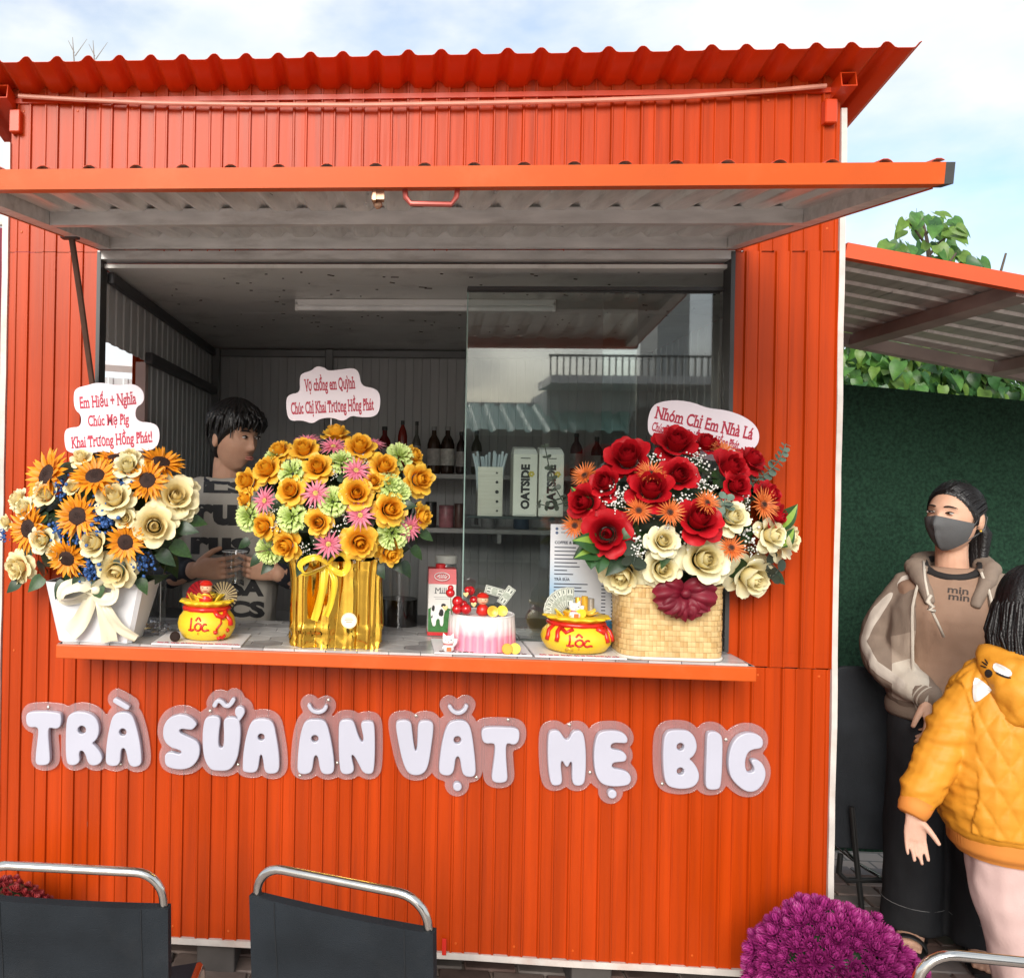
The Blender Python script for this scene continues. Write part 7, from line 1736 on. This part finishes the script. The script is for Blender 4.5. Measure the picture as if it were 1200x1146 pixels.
for i in range(46):
    a = rnd(-2.6, 2.6); t0 = rnd(.25, 1.3) if abs(a) > 1.5 else rnd(.95, 1.35); q = []
    for k in range(5): q.append(HM @ head_pt(min(1.5, t0 + .05 * k), a + .10 * k * (1 if a > 0 else -1), .010 + rnd(.0, .010) * (k / 4) + .002 * math.sin(k), 0))
    fw.tube(q, [.0007, .0007, .0006, .0005, .0003], 4, caps=False)
for i in range(14):                                        # fine hair at the temple
    a = rnd(1.22, 1.42); q = [HM @ head_pt(lerp(.30, -.25, k / 4), a + rnd(-.04, .04), .004 + .004 * math.sin(k), 0) for k in range(5)]
    fw.tube(q, [.0008, .0008, .0007, .0006, .0003], 4, caps=False)
fw.build('loose_hair', HAIRM, wo_, True, None, kind='stuff')
pt_ = MB(); 
for i in range(9): 
    a = rnd(-.02, .02); pt_.tube([HM @ Vector((a, .095, -.01)), HM @ Vector((a * 1.4 + rnd(-.01, .01), .125, -.05)), HM @ Vector((a * 1.6 + .01, .110, -.13)), HM @ Vector((a * 1.2 + .02 + rnd(-.01, .01), .09, -.20))], [.020, .022, .016, .004], 8)
pt_.build('ponytail', HAIRM, wo_, True, None)
# tee
TEE = mat('mocha_tee', (.30, .185, .125), .8, var=.06, vscale=12, bump=.2, bscale=260)
tee = MB(); loft(tee, [(0, 0, .84, .168, .128), (0, 0, .96, .142, .112), (0, -.012, 1.11, .158, .124), (0, 0, 1.21, .162, .108), (0, .006, 1.262, .092, .082), (0, .010, 1.280, .074, .068)], T=WT)
teeo = finish_mesh(remesh(tee, .006, 3), 'tee_shirt', TEE, wo_, disp=folds(16, .004))
ring = [wl(.082 * math.cos(a), .004 + .080 * math.sin(a), 1.290 - .040 * max(0, -math.sin(a)) + .012 * max(0, math.sin(a))) for a in [2 * PI * q / 36 for q in range(37)]]
MB().tube(ring, [(.015, .012)] * 37, 8).build('neck_rib', mat('black_rib', (.015, .013, .013), .85), teeo, True, None)
bv = bvh_of(teeo)
tp_ = at(1121, 695, Yw - .2)
for k, (py) in enumerate((692.5, 700.5)):
    q = at(1122.5 + k, py + 3, Yw - .15)
    print_on(bv, text_mb('min', .0, .02, False, .056, .024).xf(plane_M(q, WS * .92 + Vector((0, 0, -.05)), (0, 0, 1))), 'lettering', mat('tee_print', (.04, .025, .02), .7), teeo, (q - CAM))
# trousers
PANTS = mat('black_trousers', (.012, .013, .016), .8, var=.2, vscale=8, bump=.2, bscale=200)
tr_ = MB(); loft(tr_, [(0, 0, .70, .165, .125), (0, 0, .80, .170, .130), (0, 0, .90, .155, .118)], T=WT)
for sx in (-1, 1): loft(tr_, [(sx * .093, .0, .045, .098, .105), (sx * .093, .0, .10, .096, .100), (sx * .092, .0, .42, .090, .098), (sx * .085, .0, .72, .095, .115), (sx * .08, 0, .80, .09, .11)], T=WT)
po = finish_mesh(remesh(tr_, .0075, 3), 'trousers', PANTS, wo_, disp=folds(11, .007))
for sx in (-1, 1):
    MB().tube([wl(sx * .093 + .0985 * math.cos(a), .1055 * math.sin(a) * .98, .13) for a in [2 * PI * q / 28 for q in range(29)]], .0011, 4).build('hem_stitch', mat('stitch', (.22, .22, .22), .7), po, True)
SAND = mat('black_sandal', (.012, .011, .011), .55, var=.2)
for sx in (-1, 1):
    s = MB(); s.tube([wl(sx * .088, .085, .009), wl(sx * .092, -.02, .009), wl(sx * .104, -.14, .009), wl(sx * .107, -.200, .009)], [(.036, .009), (.040, .009), (.051, .009), (.036, .009)], 12, hint=(0, 0, 1))
    so_ = s.build('sandal', SAND, wo_, True, 50)
    for y0, w_ in ((-.135, .050), (-.055, .044)):
        MB().tube([wl(sx * (.102 if y0 < -.1 else .096) + w_ * math.cos(a), y0, .012 + (.040 if y0 < -.1 else .062) * math.sin(a)) for a in [PI * q / 10 for q in range(11)]], [(.004, .017)] * 11, 8, hint=tuple(WF)).build('sandal_strap', SAND, so_, True, None)
# hoodie: open shell plus sleeves
HOOD = mat('brown_hoodie', (.235, .178, .138), .85, var=.07, vscale=9, bump=.3, bscale=200); CRM = mat('cream_panel', (.56, .50, .42), .8, var=.05, bump=.25, bscale=200); BEI = mat('beige_panel', (.36, .285, .225), .8, var=.05, bump=.25, bscale=200)
jk = MB()
JS = [(.795, .165, .135, .50), (.83, .186, .152, .50), (.90, .194, .158, .52), (1.02, .190, .154, .55), (1.14, .182, .145, .60), (1.215, .148, .114, .66), (1.258, .112, .098, .74), (1.285, .092, .085, .85)]
def jpt(u, v, o):
    f = u * (len(JS) - 1); i = min(int(f), len(JS) - 2); f -= i; z, rx, ry, op = [lerp(a, b, f) for a, b in zip(JS[i], JS[i + 1])]
    a = -PI / 2 + op + (2 * PI - 2 * op) * v; e = 2.3; ca, sa = math.cos(a), math.sin(a); q = (abs(ca) ** e + abs(sa) ** e) ** (-1 / e)
    return wl((rx - o) * ca * q, (ry - o) * sa * q - .004, z)
A_ = MB().grid(lambda u, v: jpt(u, v, 0), 28, 60); B_ = MB().grid(lambda u, v: jpt(u, v, .014), 28, 60)
k0_ = len(A_.v); sh_ = MB().join(A_); sh_.v += B_.v; sh_.f = list(A_.f) + [tuple(reversed([i + k0_ for i in f])) for f in B_.f]; sh_.m = [0] * len(sh_.f)
edge = [j for j in range(61)], [28 * 61 + j for j in range(61)], [i * 61 for i in range(29)], [i * 61 + 60 for i in range(29)]
for e in edge:
    for a, b in zip(e, e[1:]): sh_.f.append((a, b, b + k0_, a + k0_)); sh_.m.append(0)
sh_.u = {}
jk.join(sh_)
SLV = [wl(-.112, .0, 1.195), wl(-.160, .01, 1.10), wl(-.194, .02, 1.00), wl(-.170, -.055, .930), wl(-.105, -.125, .888), wl(-.074, -.152, .868)]
limb(jk, SLV, [.066, .074, .073, .071, .060, .046])
limb(jk, [wl(.118, .0, 1.195), wl(.200, .02, 1.10), wl(.245, .03, .98), wl(.20, -.06, .84)], [.078, .082, .078, .048])
stripe = [tuple(wl(-.095, -.045, 1.285)), tuple(wl(-.175, -.070, 1.21)), tuple(wl(-.232, -.045, 1.09)), tuple(wl(-.266, -.035, 1.00)), tuple(wl(-.225, -.12, .935)), tuple(wl(-.150, -.180, .895))]
WTi = WT.inverted()
def panel_mat(name, base, layers):
    """cloth sewn from panels: each layer shows where its signed-distance attribute is below zero"""
    m = mat(name, base, .85, var=.07, vscale=9, bump=.3, bscale=200); t = m.node_tree; N = t.nodes; K = t.links.new; p = N['Principled BSDF']; cur = p.inputs['Base Color'].links[0].from_socket
    for an, col in layers:
        a = N.new('ShaderNodeAttribute'); a.attribute_name = an; l = N.new('ShaderNodeMath'); l.operation = 'LESS_THAN'; l.inputs[1].default_value = 0; K(a.outputs['Fac'], l.inputs[0])
        mx_ = N.new('ShaderNodeMix'); mx_.data_type = 'RGBA'; K(l.outputs[0], mx_.inputs[0]); K(cur, mx_.inputs[6]); mx_.inputs[7].default_value = (*col, 1); cur = mx_.outputs[2]
    K(cur, p.inputs['Base Color']); return m
HOODP = panel_mat('brown_hoodie_panels', (.235, .178, .138), (('beige', (.36, .285, .225)), ('cream', (.56, .50, .42)), ('stripe', (.60, .54, .47))))
jme = remesh(jk, .0065, 2)
co = np.empty(len(jme.vertices) * 3, dtype=np.float32); jme.vertices.foreach_get('co', co); co = co.reshape(-1, 3); m4 = np.array(WTi); l = co @ m4[:3, :3].T + m4[:3, 3]
boxd = np.maximum.reduce([l[:, 1] + .05, -.165 - l[:, 0], l[:, 0] + .060, .83 - l[:, 2]])
for nm, d in (('stripe', dist_poly(co, stripe) - .025), ('beige', np.maximum(boxd, l[:, 2] - 1.06 - .5 * (l[:, 0] + .12))), ('cream', np.maximum(boxd, l[:, 2] - .955 - .45 * (l[:, 0] + .16)))):
    at_ = jme.attributes.new(nm, 'FLOAT', 'POINT'); at_.data.foreach_set('value', d.astype(np.float32))
jo = finish_mesh(jme, 'hoodie', HOODP, wo_, disp=folds(14, .010))
cw = SLV[-1]; cd_ = (SLV[-1] - SLV[-2]).normalized()
cf = MB().tube([cw - cd_ * .012, cw + cd_ * .004, cw + cd_ * .022, cw + cd_ * .030], [.047, .044, .040, .036], 20).build('ribbed_cuff', HOOD, jo, True, None)
for k in (0, .013): MB().tube([cw + cd_ * (.002 + k), cw + cd_ * (.006 + k)], .0450 - k * .15, 20).build('cuff_stripe', CRM, jo, True, 60)
MB().tube([wl(.178 * math.cos(a), .140 * math.sin(a) - .004, .795) for a in np.linspace(-PI / 2 + .5, 1.5 * PI - .5, 40)], [(.011, .030)] * 40, 10, hint=(0, 0, 1)).build('hem_rib', HOOD, jo, True, None)
hd = MB().tube([wl(-.060, -.118, 1.16), wl(-.088, -.085, 1.235), wl(-.105, -.01, 1.275), wl(-.085, .075, 1.285), wl(0, .115, 1.275), wl(.085, .075, 1.285), wl(.105, -.01, 1.275), wl(.088, -.085, 1.235), wl(.060, -.118, 1.16)], [.014, .024, .032, .040, .046, .040, .032, .024, .014], 14)
hd.tube([wl(-.07, .10, 1.26), wl(0, .13, 1.22), wl(.07, .10, 1.26)], [.05, .065, .05], 14)
finish_mesh(remesh(hd, .006, 2), 'hood', HOOD, jo, disp=folds(20, .006))
for s_, v in ((-1, 0.0), (1, 1.0)): MB().tube([jpt(u, abs(v - .004), .0) + WF * .004 for u in np.linspace(0, .93, 20)], .0045, 6).build('zip_piping', CRM, jo, True)
ds = [at(1082, 658, Yw - .10), at(1084, 680, Yw - .175), at(1088, 700, Yw - .195), at(1090, 712, Yw - .195), at(1098, 728, Yw - .19), at(1106, 746, Yw - .18)]
MB().tube(ds, [.0042] * 6, 7).build('drawstring', CRM, jo, True, None)
MB().tube([ds[2] + Vector((.004, -.006, .008)), ds[2] + Vector((-.010, -.010, -.012)), ds[2] + Vector((.010, -.010, -.028)), ds[2] + Vector((-.004, -.010, -.036)), ds[2] + Vector((.016, -.006, -.042))], .0058, 7).build('string_knot', CRM, jo, True, None)

# ---- man behind the counter
Ym_ = .42
mo_ = thing('person', 'young man with mop of black hair behind counter holding an empty cup', 'person', (at(272, 700, Ym_).x, Ym_, .115))
SKM = skin_mat('skin_man', (.48, .265, .18), (.54, .31, .21))
hc = at(274, 514, Ym_ - .03); HMm = face_frame(hc, (.80, -.60, -.16), 0, .98)
def mw_(px, py, dy=0.0): return at(px, py, Ym_ + dy)
body = MB(); head_mb(body, HMm)
nk = mw_(266, 560, .01); limb(body, [hc + Vector((-.012, .02, -.055)), (hc + nk) / 2 + Vector((-.012, .015, -.02)), nk - Vector((0, 0, .03))], [.054, .052, .054])
sh = mw_(272, 577); zs = sh.z; cxm = sh.x
def mt(secs, mb): return loft(mb, [(cxm + x, Ym_ + y, z, rx, ry) for x, y, z, rx, ry in secs])
mt([(0, 0, .75, .15, .105), (0, 0, 1.0, .14, .10), (0, 0, 1.25, .16, .11), (0, 0, zs - .07, .150, .085), (0, 0, zs + .02, .07, .055)], body)
for sx in (-1, 1): limb(body, [(cxm + sx * .09, Ym_, .80), (cxm + sx * .09, Ym_ - .01, .50), (cxm + sx * .09, Ym_ + .02, .16)], [.085, .06, .042]); body.tube([(cxm + sx * .09, Ym_ + .06, .15), (cxm + sx * .1, Ym_ - .15, .14)], [(.035, .03), (.04, .02)], 10)
shl = mw_(230, 580, .0); elb = mw_(196, 668, -.02); wr = mw_(226, 668, -.15); 
limb(body, [shl, elb, wr], [.052, .043, .029])
cup_c = mw_(275, 664, -.17)
hand(body, wr + Vector((.012, -.010, .0)), cup_c - wr + Vector((-.0, -.03, .0)), Vector((.10, .9, .1)), 1, .95, .30, .05)
shr = mw_(324, 580); elr = mw_(352, 672, -.02); wrr = mw_(326, 672, -.14); limb(body, [shr, elr, wrr], [.052, .043, .029]); hand(body, wrr, cup_c - wrr, Vector((-.1, .9, .2)), -1, .95, .35, .05)
finish_mesh(remesh(body, .0038, 1, .3), 'body', SKM, mo_)
eyes(mo_, HMm, (.3, 0), .85)
mop = MB()
for i in range(190):
    a = rnd(-PI, PI); front = abs(a) < 1.0
    t0 = rnd(.55, 1.35); b0 = head_pt(t0, a, .020, 0)
    if front: e_ = head_pt(rnd(.26, .40), a * 1.05 + rnd(-.25, .15), rnd(.014, .028), 0)
    else: e_ = head_pt(max(-.25, rnd(.05, .35) - .18 * (abs(a) > 1.7)), a + rnd(-.25, .25), rnd(.012, .022), 0)
    mid = (b0 + e_) / 2; mid += mid.normalized() * .016
    mop.tube([HMm @ b0, HMm @ (b0.lerp(mid, .6) + b0.normalized() * .008), HMm @ mid, HMm @ e_], [.009, .0085, .0065, .0012], 5, caps=False)
hair_shell(mo_, HMm, HAIRM, lambda a, z: .010 + .020 * max(0, min(1, (z - .0) / .07)), lambda a: lerp(.052, .012, min(1, max(0, (abs(a) - .7) / .5))) if abs(a) < 1.2 else lerp(.012, -.075, min(1, (abs(a) - 1.2) / .8)), 'hair', .004, mop)
SHIRT = mat('grey_shirt', (.33, .31, .275), .85, var=.08, vscale=8, bump=.25, bscale=220); SLEEVE = mat('navy_sleeve', (.012, .014, .022), .8, var=.15)
st_ = MB(); mt([(0, 0, .86, .168, .128), (0, 0, 1.0, .164, .124), (0, 0, 1.22, .172, .128), (0, 0, zs - .06, .180, .118), (0, 0, zs + .02, .125, .096), (-.004, 0, zs + .050, .088, .082)], st_)
limb(st_, [shl + Vector((.02, 0, -.005)), shl.lerp(elb, .35), shl.lerp(elb, .62)], [.068, .070, .066]); limb(st_, [shr + Vector((-.02, 0, -.005)), shr.lerp(elr, .35), shr.lerp(elr, .62)], [.075, .078, .074])
sho = finish_mesh(remesh(st_, .006, 3), 'shirt', SHIRT, mo_, disp=folds(13, .008))
MB().tube([(cxm - .006 + .090 * math.cos(a), Ym_ + .086 * math.sin(a), zs + .050 - .018 * max(0, -math.sin(a))) for a in [2 * PI * q / 30 for q in range(31)]], [(.008, .007)] * 31, 8).build('neck_rib', SLEEVE, sho, True, None)
for s3 in ((shl, elb, wr), (shr, elr, wrr)):
    sl = MB(); limb(sl, [s3[0].lerp(s3[1], .5), s3[1], s3[1].lerp(s3[2], .55), s3[1].lerp(s3[2], .86)], [.058, .056, .048, .038]); finish_mesh(remesh(sl, .006, 2), 'sleeve', SLEEVE, mo_, disp=folds(22, .006))
bv = bvh_of(sho); INK = mat('shirt_print', (.018, .018, .020), .75)
for s, px, py, wpx, hpx in (('LS', 268, 577, 62, 13), ('rus', 264, 613, 76, 24), ('rus', 258, 648, 72, 20), ('SA', 290, 697, 40, 18), ('CS', 288, 722, 46, 18), ('us', 246, 706, 34, 15)):
    q = mw_(px, py, -.13); k = 1 / FPX * (Ym_ - .13 - CAM.y)
    print_on(bv, text_mb(s, .0, .055, False, wpx * k, hpx * k * (1 if s.isupper() else 1.32)).xf(plane_M(q, (1, 0, .0), (0, 0, 1))), 'lettering', INK, sho, q - CAM)
cup = thing('plastic_cup', 'empty clear plastic cup held by the young man', 'cup', cup_c)
MB().lathe([(.030, -.055), (.031, -.053), (.041, .050), (.043, .052), (.041, .053), (.0395, .050), (.029, -.051)], 26, cup_c).build('cup_wall', glass_mat('cup_clear', (.93, .94, .94), 1.0, .08, .07), cup, True, 50)
MB().tube([cup_c + Vector((.0425 * math.cos(a), .0425 * math.sin(a), .052)) for a in [2 * PI * q / 28 for q in range(29)]], .0016, 6).build('cup_rim', mat('cup_rim', (.62, .64, .64), .2, var=0), cup, True, None)

# ---- child in the quilted yellow jacket, seen from behind
Yc_ = -.10
def cwp(px, py, dy=0.0): return at(px, py, Yc_ + dy)
co_ = thing('person', 'child in mustard quilted jacket and pale pink trousers with long black hair', 'person', (cwp(1178, 900).x, Yc_, 0))
SKC = skin_mat('skin_child', (.56, .33, .24), (.62, .39, .29))
hc = cwp(1208, 712); HMc = face_frame(hc, (.75, .62, -.12), 0, .92)
body = MB(); head_mb(body, HMc)
cb_ = cwp(1180, 790); cx_ = cb_.x
zsh = cwp(1180, 790).z; zhm = cwp(1180, 985).z
limb(body, [hc + Vector((-.01, -.01, -.05)), Vector((cx_ + .01, Yc_, zsh + .02)), Vector((cx_, Yc_, zsh - .03))], [.045, .042, .052])
loft(body, [(cx_ + .02, Yc_, zhm - .06, .105, .08), (cx_ + .02, Yc_, zhm + .08, .105, .085), (cx_, Yc_, zsh - .12, .115, .085), (cx_, Yc_, zsh - .03, .12, .07), (cx_, Yc_, zsh + .03, .05, .045)])
sl_, el_, wl_ = cwp(1141, 806), cwp(1104, 876, .0), cwp(1072, 946, -.03)
limb(body, [sl_, el_, wl_], [.042, .034, .023]); limb(body, [Vector((cx_ + .135, Yc_, zsh - .03)), Vector((cx_ + .18, Yc_ + .03, zsh - .25)), Vector((cx_ + .17, Yc_ - .02, zsh - .42))], [.042, .034, .023])
hand(body, cwp(1070, 957, -.032), cwp(1074, 1010, -.04) - cwp(1070, 957, -.032), Vector((-.25, -1, .1)), -1, .69, .16, .05, .1)
hand(body, Vector((cx_ + .17, Yc_ - .02, zsh - .44)), (0, 0, -1), (-1, .2, 0), 1, .78, .3, .08)
LEGL = [cwp(1166, 985, -.01), cwp(1186, 1090, .0), cwp(1200, 1180, .02)]
for (a, b, c) in (LEGL, [p + Vector((.165, .03, 0)) for p in LEGL]): 
    c = Vector((c.x, c.y, .07)); limb(body, [a + Vector((.02, 0, .0)), b, c], [.066, .050, .034]); body.tube([c + Vector((-.02, -.05, -.03)), c + Vector((.02, .05, -.035)), c + Vector((.05, .13, -.045))], [(.026, .03), (.032, .024), (.034, .016)], 10); body.ball(c + Vector((0, 0, -.01)), .036)
finish_mesh(remesh(body, .0037, 1, .3), 'body', SKC, co_)
eyes(co_, HMc, (0, 0), 1)
MUST = mat('mustard_quilt', (.62, .255, .022), .52, var=.06, vscale=9, spec=.3, bump=.15, bscale=120); RIBM = mat('orange_rib', (.62, .22, .035), .75, var=.05)
jk = MB()
zr = zhm + .035
JX = cx_ + .025
loft(jk, [(JX + .018, Yc_, zhm - .005, .165, .120), (JX + .012, Yc_, zr + .01, .184, .142), (JX, Yc_, zr + .12, .186, .146), (JX - .005, Yc_, zsh - .16, .176, .136), (JX - .008, Yc_, zsh - .05, .152, .115), (JX - .004, Yc_, zsh + .015, .11, .09), (JX + .01, Yc_, zsh + .045, .075, .068)])
limb(jk, [sl_ + Vector((.02, 0, 0)), sl_.lerp(el_, .5), el_, el_.lerp(wl_, .5), wl_ + Vector((.003, .004, .012))], [.062, .061, .059, .056, .042])
limb(jk, [Vector((cx_ + .14, Yc_, zsh - .03)), Vector((cx_ + .19, Yc_ + .03, zsh - .25)), Vector((cx_ + .18, Yc_ - .02, zsh - .40))], [.070, .062, .044])
slx = cwp(1121, 880).x
def quilt(co, no):
    x, y, z = co[:, 0], co[:, 1], co[:, 2]
    ang = np.arctan2(x - JX, -(y - Yc_)) * .19
    u, v = (ang + z * .62) / .062, (ang - z * .62) / .062
    q = np.minimum(np.abs(np.sin(np.pi * u)), np.abs(np.sin(np.pi * v))); q = .0065 * np.clip(q, 0, 1) ** .55
    arm = (x < slx)
    fold = np.array([noise.noise((a * 11, b * 11, c * 34)) + .5 * noise.noise((a * 26, b * 26, c * 60)) for a, b, c in co], dtype=np.float32)
    big = np.array([noise.noise((a * 9, b * 9, c * 9)) for a, b, c in co], dtype=np.float32)
    body_ = q + .006 * big + .002 * fold
    return np.where(arm, .008 * fold, np.where(z > zr + .01, body_, .003 * fold)).astype(np.float32)
jo = finish_mesh(remesh(jk, .0052, 2), 'quilted_jacket', MUST, co_, disp=quilt)
rb_ = MB()
for k in range(96):
    a0, a1 = 2 * PI * k / 96, 2 * PI * (k + .55) / 96
    q = []
    for a in (a0, a1):
        for z, rx, ry in ((zhm - .035, .158, .118), (zhm - .01, .178, .135), (zr + .004, .182, .140)): q.append(Vector((JX + .02 + rx * math.cos(a), Yc_ + ry * math.sin(a), z)))
    rb_.add(q, [(0, 3, 4, 1), (1, 4, 5, 2)])
loft(rb_, [(JX + .02, Yc_, zhm - .036, .155, .115), (JX + .02, Yc_, zhm - .01, .175, .132), (JX + .02, Yc_, zr + .006, .179, .137)])
rb_.build('hem_rib', RIBM, jo, True, 60)
wd = (wl_ - el_).normalized(); MB().tube([wl_ - wd * .022, wl_ + wd * .004, wl_ + wd * .020, wl_ + wd * .024], [.042, .040, .036, .030], 20).build('ribbed_cuff', RIBM, jo, True, None)
hdm = MB(); loft(hdm, [(JX + .005, Yc_ - .075, zsh - .135, .06, .045), (JX + .004, Yc_ - .09, zsh - .10, .105, .065), (JX + .002, Yc_ - .085, zsh - .02, .125, .075), (JX, Yc_ - .045, zsh + .045, .115, .085), (JX, Yc_ - .01, zsh + .075, .09, .075)])
hdo = finish_mesh(remesh(hdm, .006, 3), 'hood', MUST, jo, disp=lambda co, no: folds(15, .007)(co, no) + (.006 * np.clip(np.minimum(np.abs(np.sin(np.pi * (co[:, 0] + co[:, 2] * .7) / .07)), np.abs(np.sin(np.pi * (co[:, 0] - co[:, 2] * .7) / .07))), 0, 1) ** .5).astype(np.float32))
bv = bvh_of(hdo)
bvj = bvh_of(jo)
class Both:
    def ray_cast(s, o, d):
        a, b = bv.ray_cast(o, d), bvj.ray_cast(o, d)
        if a[0] is None: return b
        if b[0] is None: return a
        return a if a[3] < b[3] else b
BB = Both()
def onhood(pts, nm, m, sc=1):
    lp = [at(x, y, Yc_ - .25) for x, y in pts]; loop = [(p.x, p.z) for p in lp]; lp = chaikin(loop, 1)
    return print_on(BB, shape_mesh([lp], .0004).xf(plane_M((0, Yc_ - .25, 0), (1, 0, 0), (0, 0, 1))), nm, m, hdo, at(1160, 800, Yc_ - .25) - CAM, .003)
FELT = mat('white_felt', (.72, .70, .68), .85, var=.03)
onhood([(1139, 793), (1146, 794), (1163, 808), (1160, 812), (1142, 826), (1138, 818)], 'felt_ear', FELT)
onhood([(1165, 774), (1176, 778), (1188, 786), (1186, 793), (1174, 790), (1163, 783)], 'felt_muzzle', FELT)
onhood([(1153, 786), (1157, 782), (1163, 785), (1163, 791), (1158, 794), (1154, 792)], 'appliqué_eye'.replace('é', 'e'), BLACKPL)
for (a, b) in (((1148, 777), (1156, 780)), ((1150, 772), (1157, 777)), ((1154, 769), (1158, 775))):
    onhood([a, (b[0], b[1]), (b[0] - 1, b[1] + 2), (a[0] - 1, a[1] + 1)], 'stitched_lash', BLACKPL)
onhood([(1168, 786), (1178, 791), (1186, 793), (1186, 795), (1176, 793), (1167, 788)], 'stitched_mouth', BLACKPL)
PINKP = mat('pale_pink_trousers', (.62, .43, .40), .8, var=.06, vscale=8, bump=.2, bscale=200)
tp2 = MB(); loft(tp2, [(JX + .03, Yc_, zhm - .12, .120, .098), (JX + .028, Yc_, zhm - .03, .136, .104), (JX + .02, Yc_, zhm + .02, .128, .10)])
for o_ in (Vector((0, 0, 0)), Vector((.165, .03, 0))):
    a, b, c = [p + o_ for p in LEGL]; c = Vector((c.x, c.y, .085)); limb(tp2, [a + Vector((.02, 0, .02)), a.lerp(b, .5) + Vector((.008, 0, 0)), b, c], [.098, .088, .074, .068])
finish_mesh(remesh(tp2, .0065, 12), 'trousers', PINKP, co_, disp=folds(12, .009))
for o_ in (Vector((0, 0, 0)), Vector((.165, .03, 0))):
    c = LEGL[2] + o_; s = MB().tube([Vector((c.x - .03, c.y - .07, .022)), Vector((c.x + .01, c.y + .03, .022)), Vector((c.x + .06, c.y + .16, .02))], [(.036, .022), (.042, .022), (.034, .018)], 12, hint=(0, 0, 1)).build('shoe', WHITEPL, co_, True, None)
ex = MB()
for i in range(330):
    a = rnd(-1.05, 1.05); ph = PI + a * 1.25
    b0 = head_pt(rnd(.3, 1.2), ph, .005, 0); b1 = head_pt(rnd(-.35, .0), ph, .016, 0); p0, p1 = HMc @ b0, HMc @ b1
    d = (p1 - hc); d.z = 0; d = d.normalized(); z2 = cwp(1180, rnd(775, 828)).z
    p2 = p1 + d * rnd(.0, .02) + Vector((0, 0, -.07)); p3 = Vector((p2.x - d.x * .02 + rnd(-.015, .015), p2.y - d.y * .01 + rnd(-.01, .01) - .02, z2))
    ex.tube([p0, p1, p2, p2.lerp(p3, .6), p3], [.0045, .0055, .0050, .0036, .0008], 5, caps=False)
hair_shell(co_, HMc, HAIRM, .014, lambda a: lerp(.055, -.09, min(1, max(0, (abs(a) - .6) / .7))), 'hair', .003, ex, 60)

# ---- dark folding chair against the screen, red tape on the sill
fc = thing('folded_chair', 'dark folding chair with black legs standing behind the kiosk corner', 'chair', at(1003, 1060, .62))
Yf = .70
x0, x1 = at(974, 880, Yf).x, at(1042, 880, Yf).x; z1, z0 = at(1000, 781, Yf).z, at(1000, 992, Yf + .02).z
fm = MB(); rr_ = .05
lp = [(x0, z0), (x1, z0), (x1, z1 - rr_)] + arc((x1 - rr_, z1 - rr_), rr_, 0, PI / 2, 5) + arc((x0 + rr_, z1 - rr_), rr_, PI / 2, PI, 5)
shape_mesh([lp], .02, .006, 2).xf(plane_M((0, Yf + .02, 0), (1, 0, 0), (0, 0, 1))).build('back_panel', mat('navy_canvas', (.014, .017, .022), .8, var=.3, bump=.3, bscale=200), fc, True, 40)
for pts in (((998, 945), (1003, 1000), (1010, 1066)), ((1040, 945), (1043, 1000), (1046, 1064)), ((985, 1000), (983, 1022), (992, 1031), (1042, 1031))):
    MB().tube([at(x, y, Yf - .04) for x, y in pts], .010, 8).build('leg', BLACKPL, fc, True, 60)
for pts in (((978, 990), (1000, 1008), (1030, 1025)), ((990, 995), (1010, 1015), (1035, 1030))):
    MB().tube([at(x, y, Yf - .01) for x, y in pts], .0045, 6).build('brace', CHROME, fc, True, 60)
q = at(520.5, 1109, -.014); MB().rbox((q.x, -.0145, q.z), (.013, .003, .05), .001, seg=1).build('red_tape', REDGEL, kiosk)
